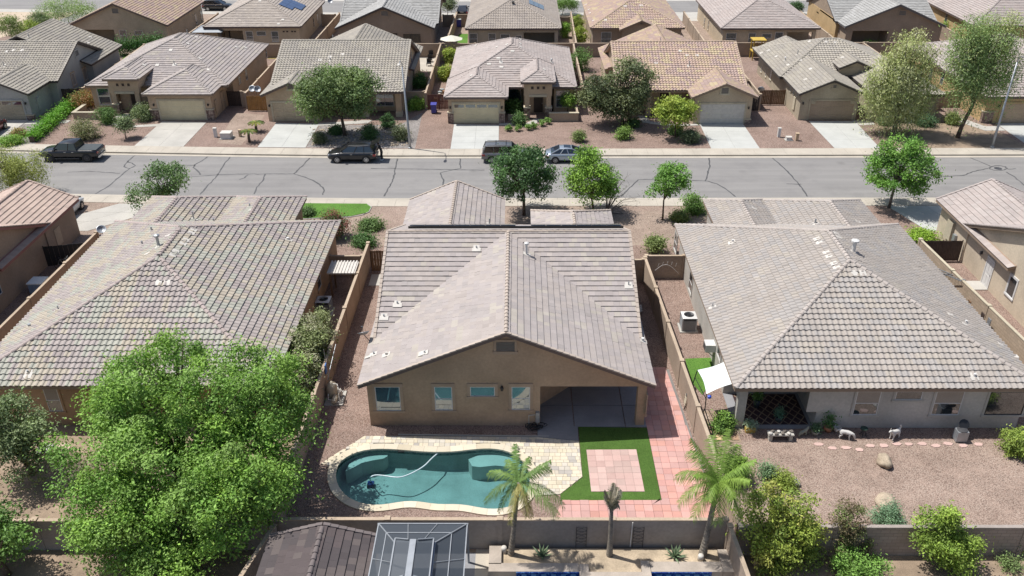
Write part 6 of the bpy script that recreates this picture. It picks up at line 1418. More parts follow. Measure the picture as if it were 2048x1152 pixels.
# bins
bn = thing('wheeled_bin','blue wheeled bin standing before the red gate','bin',(*G(868,226).xy,0)); p = G(868,226)
MB().prism([(p.x-.28,p.y-.33),(p.x+.28,p.y-.33),(p.x+.28,p.y+.33),(p.x-.28,p.y+.33)],.1,1.0).build('bin_body', M_['bluebin'], bn); o = MB(); o.prism([(p.x-.33,p.y-.38),(p.x+.33,p.y-.38),(p.x+.33,p.y+.4),(p.x-.33,p.y+.4)],[1.0,1.0,1.06,1.06],[1.05,1.05,1.13,1.13]); o.build('lid', M_['bluebin'], bn)
for s in (-1,1): MB().lathe([(.12,-.03),(.12,.03)],(p.x+s*.3,p.y+.28,.12),12,Matrix.Rotation(math.pi/2,4,'Y')).build('wheel', M_['rubber'], bn)
p = G(918,53); b2_ = thing('wheeled_bin','blue bin in the side yard of the tarped patio house','bin',(p.x,p.y,0)); MB().box(p.x-.35,p.x+.35,p.y-.4,p.y+.4,.05,1.1).build('bin_body', M_['bluebin'], b2_); MB().box(p.x-.38,p.x+.38,p.y-.43,p.y+.45,1.1,1.18).build('lid', M_['fabric_white'], b2_)
# ---------------------------------------------------------------- air conditioners, dishes
def ac_unit(label, px, py, w=.95, h=1.05):
    p = G(px,py); t = thing('air_conditioner', label, 'air conditioner', (p.x,p.y,0)); x,y = p.x,p.y; r = w/2
    MB().box(x-r-.12,x+r+.12,y-r-.12,y+r+.12,-.02,.08).build('pad', M_['concrete'], t)
    MB().box(x-r+.03,x+r-.03,y-r+.03,y+r-.03,.08,h-.12).build('coil', M_['darksteel'], t)
    lv = MB()
    for i in range(13): z = .12+i*(h-.3)/13; lv.box(x-r,x+r,y-r,y-r+.03,z,z+.03).box(x-r,x+r,y+r-.03,y+r,z,z+.03).box(x-r,x-r+.03,y-r,y+r,z,z+.03).box(x+r-.03,x+r,y-r,y+r,z,z+.03)
    for sx in (-1,1):
        for sy in (-1,1): lv.box(x+sx*(r-.03)-.04,x+sx*(r-.03)+.04,y+sy*(r-.03)-.04,y+sy*(r-.03)+.04,.08,h)
    lv.build('louvers', M_['galv'], t)
    tp = MB(); n = 24; k = tp.p([(x+(r+.01)*max(-1,min(1,1.4*math.cos(2*math.pi*i/n))),y+(r+.01)*max(-1,min(1,1.4*math.sin(2*math.pi*i/n))),h) for i in range(n)]+[(x+r*.72*math.cos(2*math.pi*i/n),y+r*.72*math.sin(2*math.pi*i/n),h+.05) for i in range(n)]+[(x+r*.72*math.cos(2*math.pi*i/n),y+r*.72*math.sin(2*math.pi*i/n),h-.12) for i in range(n)])
    for i in range(n): j = (i+1)%n; tp.f += [(k+i,k+j,k+n+j,k+n+i),(k+n+i,k+n+j,k+2*n+j,k+2*n+i)]
    tp.build('top_cover', M_['white'], t)
    fn = MB(); fn.lathe([(.09,h-.1),(.07,h-.02)],(x,y,0),10)
    for i in range(5): a = i*1.257; fn.bar((x,y,h-.08),(x+r*.66*math.cos(a),y+r*.66*math.sin(a),h-.06),.16,.015)
    fn.build('fan', M_['black'], t)
    gr = MB()
    for q in (.25,.45,.65): gr.tube([(x+r*q*math.cos(a),y+r*q*math.sin(a),h+.03) for a in [i*math.pi/10 for i in range(21)]],.006,4)
    gr.build('guard', M_['darksteel'], t)
ac_unit('air conditioner in the gravel strip beside the right neighbour',1375,657); ac_unit('air conditioner beside the left neighbour, above the oleanders',650,625)
def dish(label, p, az, el=.6, r=.33, pole=None):
    p = Vector(p); t = thing('satellite_dish', label, 'satellite dish', p); d = Vector((math.cos(az)*math.cos(el),math.sin(az)*math.cos(el),math.sin(el))); q = d.to_track_quat('Z','Y').to_matrix().to_4x4()
    m = MB(); pr = [(r*i/6, .45*r*(i/6)**2) for i in range(7)]; pr2 = [(x,z-.02) for x,z in pr[::-1]]
    m.lathe([(max(.005,a),b) for a,b in pr+pr2],p,20,q); m.build('reflector', M_['galv'], t, True)
    MB().tube([p-d*.02,p+d*.28*r/.33+Vector((0,0,-.22*r/.33)),p+d*.55*r/.33+Vector((0,0,-.12*r/.33))],.015,6).box(p.x+d.x*.55*r/.33-.05,p.x+d.x*.55*r/.33+.05,p.y+d.y*.5-.05,p.y+d.y*.5+.05,p.z+d.z*.5*r/.33-.12,p.z+d.z*.5*r/.33-.04).build('feed_arm', M_['darksteel'], t)
    b = Vector(pole) if pole else p-Vector((0,0,.6)); MB().tube([b,p-d*.03],.022,6).build('mast', M_['darksteel'], t)
e = roof_hit(mb,741,684); dish('round satellite dish on the left roof edge of the middle house',e+Vector((-.35,.1,.45)),2.0,1.0,.36,e)
dish('satellite dish on top of the tan wall at the left',G(203,460,2.1),-1.0,.9,.36); dish('twin of satellite dishes beside the golden gate, left one',G(505,178,2.3),-1.6,.7,.38,G(509,190,1.0)); dish('satellite dish beside the golden gate, right one',G(515,179,2.3),-1.2,.7,.38,G(512,190,1.0))
dish('dark satellite dish above the black gate',G(1522,180,2.2),1.2,.6,.38,G(1522,190,1.6)); dish('satellite dish above the roof of the solar panel house',G(660,3,3.4),-1.2,.7,.4,G(659,8,2.9))
# ---------------------------------------------------------------- side yards
pcv = thing('patio_cover','small flat patio cover between left neighbour and wall','patio cover',(-12.2,54,0)); MB().box(-13.35,-10.9+(-.5),53.2,54.9,1.95,2.05).build('cover_roof', M_['offwhite'], pcv); 
for i in range(9): MB().box(-13.35+i*.22,-13.25+i*.22,53.1,55.0,2.05,2.1).build('slat', M_['offwhite'], pcv)
for x,y in ((-13.2,53.35),(-11.6,53.35),(-13.2,54.75),(-11.6,54.75)): MB().box(x-.05,x+.05,y-.05,y+.05,0,1.95).build('post', M_['wood'], pcv)
p = G(740,575); ln = thing('stepping_slab','pale slab by the brown plank gate','slab',(p.x,p.y,0)); MB().prism([(-10.9,55.0),(-9.2,55.0),(-9.1,56.7),(-10.9,56.7)],-.01,.04).build('slab_top', M_['concrete'], ln)
# ladder and odd things
ld = thing('ladder_rack','white wire rack leaning on the side wall of the right neighbour','rack',(11,55.9,0)); m = MB()
for i in range(5): a = .5+i*.5; m.tube([(10.2+i*.32,55.9,.9+.35*math.sin(a)),(10.25+i*.32,55.85,1.2+.35*math.sin(a))],.015,5)
m.tube([(10.0+i*.16,55.92,.75+.5*math.sin(i*.33)) for i in range(12)],.015,5); m.build('wire', M_['white'], ld)
jk = thing('scrap_pile','pile of grey branches and boards at the right side yard','debris',(8.3,52,0)); m = MB(); rg_ = random.Random(8)
for i in range(22): a = rg_.uniform(0,6.3); x = 8.2+rg_.uniform(-.4,.4); y = 51.8+rg_.uniform(-.9,.9); m.tube([(x,y,rg_.uniform(.1,.5)),(x+math.cos(a)*.6,y+math.sin(a)*.6,rg_.uniform(.05,.7))],.014,4)
m.build('branches', M_['bark_grey'], jk); MB().prism([(8.0,50.9),(8.5,50.9),(8.5,51.6),(8.0,51.6)],[.1,.3,.4,.1],[.14,.34,.44,.14]).build('board', M_['offwhite'], jk)
# shade sail
ss = thing('shade_sail','pale blue-white shade sail stretched on a black pole stand','shade sail',(11.2,40,0)); c_ = [G(1395,740,2.55),G(1455,721,2.75),G(1475,765,2.7),G(1413,788,2.25)]; m = MB(); n = 8
for i in range(n+1):
    for j in range(n+1):
        u,v = i/n,j/n; p = (c_[0].lerp(c_[1],u)).lerp(c_[3].lerp(c_[2],u),v); pin = 1-.12*math.sin(math.pi*u)*abs(2*v-1)**2; ce = (c_[0]+c_[1]+c_[2]+c_[3])/4
        p = p+(ce-p)*(.10*(math.sin(math.pi*u)*abs(2*v-1)**3+math.sin(math.pi*v)*abs(2*u-1)**3)); p.z -= .12*math.sin(math.pi*u)*math.sin(math.pi*v); m.p([p])
m.f += [(i*(n+1)+j,(i+1)*(n+1)+j,(i+1)*(n+1)+j+1,i*(n+1)+j+1) for i in range(n) for j in range(n)]; m.build('cloth', M_['fabric_white'], ss, True)
MB().tube([c_[0],c_[0]+Vector((-.25,-.1,-1.2)),c_[0]+Vector((-.6,-.4,-2.5))],.03,6).tube([c_[3],c_[3]+Vector((.0,-.1,-1.0)),c_[3]+Vector((.45,-.9,-2.2))],.03,6).tube([c_[3]+Vector((0,-.1,-.9)),c_[3]+Vector((-.5,-.3,-2.2))],.03,6).tube([c_[0]+Vector((-.1,0,-.5)),c_[3]+Vector((0,-.05,-.3))],.025,6).build('pole_stand', M_['black'], ss)
MB().lathe([(.02,-.12),(.11,-.06),(.11,.06),(.02,.12)],c_[3]+Vector((.15,-.1,-.12)),10).build('blue_float', plain('float_blue',(.02,.08,.5),.4), ss)
structure(MB().prism([G(a,b).xy for a,b in ((1370,718),(1422,716),(1432,745),(1405,790),(1383,765))],-.01,.03).build('turf_strip', M_['lawn']))
structure(pad('side_paving', M_['gravel_tan'], [(10.5,38.2),(12.6,38.2),(12.6,40.3),(10.4,40.3)], .012))
rg_ = random.Random(12); sp2 = structure(pad('side_slabs', M_['soil'], [(10.45,37.4),(12.3,37.4),(12.15,40.2),(10.45,40.2)], .016))
for i in range(4):
    for j in range(4):
        if rg_.random() < .85:
            o = MB().box(10.55+i*.42,10.93+i*.42,37.6+j*.6,38.12+j*.6,0,.05).build('slab', M_['paver_obj'], sp2); o.color = (*rg_.choice([(.36,.24,.16),(.62,.47,.26),(.30,.22,.17),(.42,.33,.26)]),1)
# window air conditioner on the side wall
wa = thing('window_air_conditioner','white window air conditioner on the right neighbour\'s side wall','air conditioner',OX(1427,690,12.1)); p = OX(1427,692,12.1); MB().box(11.55,12.16,p.y-.35,p.y+.35,p.z-.25,p.z+.25).build('housing', M_['white'], wa); MB().box(11.53,11.549,p.y-.3,p.y+.3,p.z-.2,p.z+.2).build('grille', M_['darksteel'], wa); MB().bar((11.6,p.y,p.z-.25),(12.17,p.y,p.z-.8),.05,.05).build('bracket', M_['offwhite'], wa)
# ---------------------------------------------------------------- right neighbour's patio
rug = thing('patio_rug','dark rug with tan diamond lattice on the planted patio','rug',(14.2,40.2,.04)); MB().box(12.7,16.4,38.95,41.8,.036,.046).build('rug_base', pm('rug_dark',(.045,.022,.024),.95), rug); m = MB()
for k in range(-8,12):
    for s in (1,-1):
        pts = []
        x0 = 12.7+k*.52
        seg = []
        for tt in (0,2.85):
            seg.append((x0+s*tt*.75+(0 if s > 0 else 2.1),38.95+tt))
        a,b = Vector(seg[0]),Vector(seg[1]); q = []
        for u in range(21):
            c = a.lerp(b,u/20)
            if 12.72 < c.x < 16.38: q.append(c)
        if len(q) > 1: m.bar((q[0].x,q[0].y,.05),(q[-1].x,q[-1].y,.05),.06,.006)
m.build('lattice_pattern', pm('rug_tan',(.30,.22,.15),.95), rug)
def pot(label, px, py, r, h, mat, leafc=None, lh=.4, seed=0, sq=False):
    p = G(px,py); t = thing('potted_plant' if leafc else 'pot', label, 'plant pot', (p.x,p.y,0))
    if sq: MB().prism([(p.x-r,p.y-r*.7),(p.x+r,p.y-r*.7),(p.x+r,p.y+r*.7),(p.x-r,p.y+r*.7)],0,h).build('pot_body', mat, t)
    else: MB().lathe([(r*.7,0),(r,h*.6),(r*1.05,h),(r*.85,h),(r*.8,h*.9)],(p.x,p.y,0),14).build('pot_body', mat, t, True)
    if leafc:
        rng = np.random.default_rng(seed); N = 420; C = np.array((p.x,p.y,h+lh*.5))+rng.normal(0,1,(N,3))*np.array((r*.7,r*.7,lh*.35)); C[:,2] = np.maximum(C[:,2],h*.8)
        V,F,col = leaves(C,.13,np.array([leafc]),rng,.4,.8); add_mesh('foliage', mesh_np('foliage',V,F,M_['leaf'],col=col), t)
my = plain('pot_yellow',(.50,.36,.09),.6); mdk = plain('pot_dark',(.05,.06,.07),.5)
pot('agave in a square yellow pot at the patio corner',1499,862,.27,.32,my,(.20,.26,.18),.35,1,True); pot('large leafy plant in a terracotta pot on the patio',1655,862,.25,.35,M_['terracotta'],(.06,.13,.04),.8,2); pot('tilted clay pot beside the white dog',1673,862,.22,.3,M_['offwhite']); pot('dark pot with blue-green plant on the rug',1556,843,.2,.35,mdk,(.09,.16,.10),.5,3); pot('hanging green plant pot at the back of the patio',1512,815,.2,.6,mdk,(.10,.18,.05),.5,4); pot('dark pot with spiky leaves beside the statue',1630,868,.22,.25,M_['concrete'],(.07,.12,.06),.35,5); pot('pot with agave by the corner post',1462,852,.22,.3,mdk,(.14,.22,.06),.35,6)
bc = thing('stone_bench','bench of pale posts topped with round grey stones','bench',(14.4,37.75,0)); MB().box(13.75,15.15,37.5,37.95,.36,.44).build('seat', M_['concrete'], bc)
for x in (13.9,15.0): MB().box(x-.09,x+.09,37.52,37.93,0,.36).build('leg', M_['concrete'], bc)
def stone(label_, p, r, sc, mat, seed, parent=None, name='stone'):
    bm = bmesh.new(); bmesh.ops.create_icosphere(bm, subdivisions=3, radius=1); rr = random.Random(seed); ph = [rr.uniform(0,6) for _ in range(9)]
    for v in bm.verts:
        c = v.co; k = 1+.16*math.sin(c.x*2.3+ph[0])*math.cos(c.y*2.1+ph[1])+.10*math.sin(c.z*4+ph[2]+c.x*3)+.05*math.sin(c.y*7+ph[3])+.04*math.sin(c.x*9+ph[4]); v.co = Vector((c.x*sc[0],c.y*sc[1],c.z*sc[2]))*r*k
    me = bpy.data.meshes.new(name); bm.to_mesh(me); bm.free(); me.materials.append(mat); me.polygons.foreach_set('use_smooth',[True]*len(me.polygons))
    return add_mesh(name, me, parent, Matrix.Translation(p) @ Matrix.Rotation(rr.uniform(0,6),4,'Z'))
for i in range(8): stone('',(13.85+i*.17,37.6+.2*(i%2),.5),.11,(1.1,.9,.6),M_['bark_grey'] if i%3 else M_['offwhite'],i,bc,'stone')
tag(stone('',G(1770,922,.22),.46,(1.0,.8,.75),M_['rock'],21,None,'boulder'),'tan boulder nearest the white dogs in the gravel yard','boulder')
tag(stone('',G(1771,1006,.15),.62,(1.15,.75,.5),M_['rock'],22,None,'boulder'),'flat tan boulder in front of the blue-green shrub','boulder')
tag(stone('',G(1588,965,.15),.28,(1.1,.8,.7),M_['concrete'],23,None,'boulder'),'white boulder beside the small yellow-green shrub','boulder')
sp3 = structure(pad('stepping_path', M_['gravel_pink'], [(15.5,36.9),(25.5,37.1),(25.5,37.55),(15.5,37.5)], .006))
for i,(a,b) in enumerate(((1637,889),(1665,897),(1692,896),(1718,900),(1741,892),(1767,892),(1793,888),(1817,889),(1845,888),(1872,892),(1896,888),(1926,892),(1956,889))):
    p = G(a,b); rr = random.Random(i); q = [(p.x+.26*math.cos(k*1.047)*rr.uniform(.8,1.25),p.y+.16*math.sin(k*1.047)*rr.uniform(.8,1.2)) for k in range(6)]; o = MB().prism(q,0,.04).build('stepping_stone', M_['paver_obj'], sp3); o.color = (.56,.40,.35,1)
for lb_,px,py,c in (('pale green round stepping stone below the tiled roof at left',90,897,(.50,.52,.46)),('pinkish round stepping stone below the tiled roof at left',124,897,(.56,.43,.34))):
    p = G(px,py); tag(MB().lathe([(.42,0),(.44,.03),(.42,.05)],(p.x,p.y,0),20).build('stepping_stone', pm('step_'+str(px),c,.9)),lb_,'stepping stone')
gr = thing('barbecue','small square metal grill with an open round lid by the rear wall','grill',(*G(1918,880).xy,0)); p = G(1918,880); MB().box(p.x-.3,p.x+.3,p.y-.25,p.y+.25,.05,.7).build('cabinet', M_['galv'], gr); MB().lathe([(.05,0),(.25,.04),(.29,.12)],(p.x+.15,p.y+.3,.85),14,Matrix.Rotation(.9,4,'X')).build('lid', M_['black'], gr); MB().lathe([(.26,0),(.28,.05),(.1,.08)],(p.x,p.y,.7),14).build('grate', M_['darksteel'], gr)
st_ = thing('garden_stool','dark green stool between the two white dogs','stool',(*G(1725,872).xy,0)); p = G(1725,872); MB().lathe([(.05,.45),(.2,.5),(.2,.56),(.05,.58)],(p.x,p.y,0),12).build('seat', plain('stool_green',(.02,.05,.04),.5), st_); 
for k in range(3): MB().tube([(p.x,p.y,.46),(p.x+.2*math.cos(k*2.1),p.y+.2*math.sin(k*2.1),0)],.02,5).build('leg', M_['black'], st_)
# ---------------------------------------------------------------- living things
def skinned(name, J, E, mat, parent, M, root=0, sub=2):
    me = bpy.data.meshes.new(name); me.from_pydata([j[:3] for j in J], E, []); me.materials.append(mat); o = link(bpy.data.objects.new(name, me), parent, M, True)
    s = o.modifiers.new('skin','SKIN'); s.use_smooth_shade = True
    for i,j in enumerate(J): me.skin_vertices[0].data[i].radius = (j[3], j[4] if len(j) > 4 else j[3]); me.skin_vertices[0].data[i].use_root = (i == root)
    q = o.modifiers.new('sub','SUBSURF'); q.levels = sub; q.render_levels = sub; return o
mdog = pm('dog_fur',(.60,.58,.55),.9,.08); 
def dog(label, px, py, rz, head_down, sc=1.0):
    p = G(px,py); t = thing('dog', label, 'dog', (p.x,p.y,0), rz)
    J = [(-.28,0,.5,.11,.12),(-.05,0,.49,.115,.125),(.2,0,.5,.13,.15)]
    if head_down: J += [(.36,0,.44,.085),(.46,0,.30,.08),(.5,0,.2,.05),(.54,0,.12,.035)]
    else: J += [(.34,0,.63,.085),(.44,0,.74,.085),(.55,0,.72,.05),(.62,0,.70,.036)]
    E = [(0,1),(1,2),(2,3),(3,4),(4,5),(5,6)]
    k = len(J)
    J += [(-.4,0,.60,.045),(-.46,0,.74,.05),(-.38,0,.84,.045),(-.30,0,.80,.03)] if not head_down else [(-.4,0,.56,.045),(-.5,0,.48,.045),(-.56,0,.36,.03)]
    n = len(J)-k; E += [(0,k)]+[(k+i,k+i+1) for i in range(n-1)]
    for s in (-1,1):
        k = len(J); J += [(.2,s*.09,.40,.06),(.19,s*.1,.26,.045),(.21,s*.1,.12,.032),(.24,s*.1,.02,.038)]; E += [(2,k),(k,k+1),(k+1,k+2),(k+2,k+3)]
        k = len(J); J += [(-.28,s*.09,.40,.085),(-.2,s*.11,.28,.06),(-.34,s*.11,.16,.036),(-.29,s*.11,.02,.038)]; E += [(0,k),(k,k+1),(k+1,k+2),(k+2,k+3)]
    skinned('dog_body', J, E, mdog, t, Matrix.Diagonal((sc,sc,sc,1)))
    hx,hz = (J[4][0],J[4][2]); 
    for s in (-1,1):
        m = MB(Matrix.Diagonal((sc,sc,sc,1))); d = -.02 if not head_down else .03; q = m.p([(hx-.05,s*.05,hz+.05),(hx+.0,s*.03,hz+.07),(hx-.03,s*.085,hz+.05),(hx-.05+d,s*.07,hz+.16)]); m.f += [(q,q+1,q+3),(q+1,q+2,q+3),(q+2,q,q+3),(q,q+2,q+1)]; m.build('ear', mdog, t, False, True)
    nx = J[6]; MB().lathe([(.012*sc,-.01),(.018*sc,0),(.008*sc,.012)],((nx[0]+.03)*sc,0,nx[2]*sc),8).build('nose', M_['black'], t, True, True)
dog('white dog with lowered head sniffing the gravel',1690,877,-.35,True,.95); dog('white dog with curled tail looking towards the pool yard',1787,877,math.pi+.55,False,.95)
pt = thing('garden_statue','small grey-green statue of a bounding hare-like animal near the stone path','statue',(*G(1604,872).xy,0),.3)
skinned('figure',[(0,0,.3,.09),(.16,0,.36,.08),(.27,0,.44,.06),(.33,0,.5,.05),(-.15,0,.22,.08),(-.22,0,.1,.05),(-.16,.0,.02,.05),(.22,.05,.2,.035),(.26,.05,.03,.03),(.2,-.05,.2,.035),(.2,-.05,.03,.03),(.28,.03,.62,.02),(.30,-.03,.63,.02)],[(0,1),(1,2),(2,3),(0,4),(4,5),(5,6),(1,7),(7,8),(1,9),(9,10),(3,11),(3,12)],pm('statue_stone',(.30,.31,.25),.9),pt,I4)
# person at the open tailgate
pe = thing('person','person in black clothes with pale shoes leaning into the open tailgate','person',(-13.35,80.35,-.10),math.pi-.3)
J = [(0,0,.92,.14,.12),(.06,0,1.12,.13,.1),(.16,0,1.34,.15,.1),(.22,0,1.5,.06),(.27,0,1.58,.055)]; E = [(0,1),(1,2),(2,3),(3,4)]
for s in (-1,1):
    k = len(J); J += [(.0,s*.1,.86,.1),(.05,s*.12,.5,.07),(-.02,s*.12,.12,.05)]; E += [(0,k),(k,k+1),(k+1,k+2)]
    k = len(J); J += [(.18,s*.2,1.38,.065),(.28,s*.25,1.14,.048),(.5,s*.2,1.1,.04)]; E += [(2,k),(k,k+1),(k+1,k+2)]
skinned('body', J, E, pm('cloth_black',(.018,.018,.02),.9), pe, I4)
msk = pm('skin',(.42,.25,.17),.7)
skinned('head',[(.26,0,1.54,.05),(.29,0,1.62,.085,.095),(.31,0,1.70,.09,.095)],[(0,1),(1,2)],msk,pe,I4); 
for s in (-1,1):
    skinned('hand',[(.50,s*.2,1.1,.03),(.57,s*.195,1.09,.035,.02),(.62,s*.215,1.085,.012),(.66,s*.22,1.075,.009),(.63,s*.197,1.085,.012),(.675,s*.197,1.072,.009),(.62,s*.178,1.085,.012),(.66,s*.175,1.075,.009),(.60,s*.165,1.085,.011),(.635,s*.16,1.078,.008),(.56,s*.16,1.10,.012),(.595,s*.135,1.10,.009)],[(0,1),(1,2),(2,3),(1,4),(4,5),(1,6),(6,7),(1,8),(8,9),(1,10),(10,11)],msk,pe,I4,0,1)
    m = MB(); m.box(-.1,.18,s*.12-.05,s*.12+.05,0,.1); m.build('shoe', M_['fabric_white'], pe, False, True)
m = MB(); m.lathe([(.02,.12),(.085,.08),(.105,.0),(.1,-.06)],(.285,0,1.68),14); m.build('hair', pm('hair_dark',(.03,.022,.018),.8), pe, True, True)
for s in (-1,1): MB().lathe([(.012,-.006),(.014,.0),(.006,.008)],(.375,s*.035,1.67),8,Matrix.Rotation(math.pi/2,4,'Y')).build('eye', M_['black'], pe, True, True)
m = MB(); q = m.p([(.375,-.015,1.66),(.375,.015,1.66),(.405,0,1.625),(.372,0,1.615)]); m.f += [(q,q+1,q+2),(q+1,q+3,q+2),(q+3,q,q+2)]; m.build('nose', msk, pe, False, True)
MB().box(.355,.375,-.025,.025,1.585,1.595).build('mouth', pm('lip',(.25,.08,.07),.6), pe, False, True)
for s in (-1,1): MB().lathe([(.01,-.02),(.025,0),(.01,.02)],(.30,s*.097,1.65),8,Matrix.Rotation(math.pi/2,4,'X')).build('ear', msk, pe, True, True)
# ---------------------------------------------------------------- far yards
um = thing('patio_umbrella','white patio umbrella behind the house straight across','umbrella',(*G(904,110).xy,0)); p = G(904,110); m = MB(); k = m.p([(p.x,p.y,2.7)]+[(p.x+1.6*math.cos(i*math.pi/4+.4),p.y+1.6*math.sin(i*math.pi/4+.4),2.2) for i in range(8)]); m.f += [(k,k+1+i,k+1+(i+1)%8) for i in range(8)]; m.build('canopy', pm('canopy_cream',(.66,.64,.52),.8), um); MB().tube([(p.x,p.y,0),(p.x,p.y,2.68)],.03,6).build('pole', M_['wood'], um)
gz = thing('garden_gazebo','grey metal hip roof gazebo beside the solar panel house','gazebo',(*G(425,85).xy,0)); p = G(428,92); zt = 2.4
m = MB(); w_ = 2.1; k = m.p([(p.x,p.y,3.2),(p.x-w_,p.y-w_,zt),(p.x+w_,p.y-w_,zt),(p.x+w_,p.y+w_,zt),(p.x-w_,p.y+w_,zt)]); m.f += [(k,k+1,k+2),(k,k+2,k+3),(k,k+3,k+4),(k,k+4,k+1),(k+4,k+3,k+2,k+1)]; m.build('gazebo_roof', plain('gazebo_grey',(.24,.26,.28),.5,.3), gz)
for sx in (-1,1):
    for sy in (-1,1): MB().box(p.x+sx*1.9-.07,p.x+sx*1.9+.07,p.y+sy*1.9-.07,p.y+sy*1.9+.07,0,zt).build('post', M_['darksteel'], gz)
p = G(1512,118); ys = thing('play_tower','yellow timber play tower behind the orange roofed house','play tower',(p.x,p.y,0)); my2 = pm('yellow_wood',(.52,.36,.06),.7)
for sx in (-1,1):
    for sy in (-1,1): MB().box(p.x+sx*.7-.06,p.x+sx*.7+.06,p.y+sy*.7-.06,p.y+sy*.7+.06,0,2.6).build('post', my2, ys)
MB().box(p.x-.8,p.x+.8,p.y-.8,p.y+.8,1.1,1.2).build('deck', my2, ys); MB().box(p.x-.9,p.x+.9,p.y-.9,p.y+.9,2.6,2.7).build('tower_roof', my2, ys)
for z in (1.3,1.55,1.8): MB().box(p.x-.78,p.x+.78,p.y-.76,p.y-.72,z,z+.15).build('rail', my2, ys)
p = G(866,118); tw = thing('outdoor_chairs','row of dark patio chairs behind the beige house','chairs',(p.x,p.y,0))
pad('patio_paving', M_['walk'], [G(a,b).xy for a,b in ((836,142),(838,112),(878,111),(866,143))], .02, .03)
for i in range(3):
    x,y = G(862-i*2,116+i*8).xy; tt_ = MB().box(x-.3,x+.3,y-.3,y+.3,.35,.45).box(x-.3,x+.3,y+.25,y+.3,.45,.95); tt_.build('chair', M_['black'], tw)
    for sx in (-1,1):
        for sy in (-1,1): MB().box(x+sx*.27-.02,x+sx*.27+.02,y+sy*.27-.02,y+sy*.27+.02,0,.35).build('leg', M_['black'], tw)
rg_ = random.Random(31); cl_ = thing('stored_items','jumble of buckets and pots in the narrow side yard behind the red gate','clutter',(-9.2,99,0))
for i in range(12):
    x = -9.1+rg_.uniform(-.6,.6); y = 97+i*.5; r = rg_.uniform(.12,.25); c = rg_.choice([(.5,.06,.02),(.30,.33,.33),(.04,.05,.05),(.45,.42,.36),(.12,.2,.12),(.35,.2,.1)]); MB().lathe([(r*.8,0),(r,.3+r),(r*.7,.32+r)],(x,y,0),10).build('bucket', plain('bucket'+str(i),c,.5), cl_)
tb = thing('tarped_table','blue tarp over patio furniture of the second row house','patio furniture',(3.6,121.3,0)); m = MB(); rg_ = random.Random(9)
for i in range(13):
    for j in range(5): m.p([(1.2+i*.35,121.0+j*.35,.75+rg_.uniform(-.15,.2)-.4*(j in (0,4)))])
m.f += [(i*5+j,(i+1)*5+j,(i+1)*5+j+1,i*5+j+1) for i in range(12) for j in range(4)]; m.build('tarp', plain('tarp_blue',(.04,.06,.22),.6), tb)
for x in (1.4,5.2): MB().box(x-.04,x+.04,121.6,121.7,0,.7).build('leg', M_['darksteel'], tb)
fnc = thing('metal_fence','low metal railing behind the tarped patio','fence',(3.5,120.2,0)); m = MB(); m.bar((.9,120.3,1.0),(7.2,120.3,1.0),.05,.05).bar((.9,120.3,.15),(7.2,120.3,.15),.05,.05); m.build('rail', M_['galv'], fnc)
for i in range(5): MB().box(.9+i*1.57-.03,.9+i*1.57+.03,120.27,120.33,0,1.05).build('post', M_['galv'], fnc)
# rocks in the bed under the large street tree
rng = np.random.default_rng(4); bm = bmesh.new()
for i in range(330):
    q = G(rng.uniform(625,815),rng.uniform(256,292)); 
    s_ = rng.uniform(.06,.16); r_ = bmesh.ops.create_icosphere(bm, subdivisions=1, radius=s_, matrix=Matrix.Translation((q.x,q.y,s_*.35)) @ Matrix.Rotation(rng.uniform(0,6),4,'Z') @ Matrix.Diagonal((1.3,.9,.6,1)))
me = bpy.data.meshes.new('bed_rocks'); bm.to_mesh(me); bm.free(); me.materials.append(M_['rock']); o = add_mesh('bed_rocks', me); stuff(o); o['label'] = 'loose pale rocks strewn in the bed under the large street tree'; o['category'] = 'rocks'

# ---------------------------------------------------------------- odds and ends along the side walls
ld2 = thing('ladder','aluminium ladder lying on the block wall of the right neighbour','ladder',(30.4,53.5,1.9)); a,b = Vector((29.9,55.6,1.2)),Vector((30.55,52.2,1.95)); m = MB(); s_ = Vector((.18,.03,0))
m.bar(a-s_,b-s_,.04,.07).bar(a+s_,b+s_,.04,.07); m.build('side_rail', M_['galv'], ld2); m = MB()
for i in range(9): q = a.lerp(b,(i+.5)/9); m.bar(q-s_,q+s_,.03,.03)
m.build('rung', M_['galv'], ld2)
for i,(x,y,lb_) in enumerate(((30.55,50.2,'brown board leaning on the block wall below the ladder'),(30.7,48.6,'dark narrow board leaning on the block wall'),(30.8,47.9,'grey board leaning on the block wall nearest the corner'))):
    tag(MB().prism([(x-.35,y-.12),(x-.3,y-.12),(x-.3,y+.25),(x-.35,y+.25)],0,1.5).build('board', M_[('wood','wood_dark','galv')[i]]),lb_,'board')
cb = thing('storage_box','pale blue lidded storage box in the narrow left side yard','storage box',(-34.6,54.4,0)); MB().box(-35.1,-34.1,53.9,54.9,0,.75).build('box_body', plain('box_blue',(.22,.30,.42),.5), cb); MB().box(-35.15,-34.05,53.85,54.95,.75,.83).build('lid', M_['fabric_white'], cb)
bk = thing('bicycle','bicycle leaning by the dark gate at the far left','bicycle',(-34.3,57.6,0)); m = MB()
for x in (-34.75,-33.75): MB().tube([(x+.33*math.cos(i*math.pi/10),57.7,.34+.33*math.sin(i*math.pi/10)) for i in range(21)],.02,5,False).build('wheel', M_['rubber'], bk)
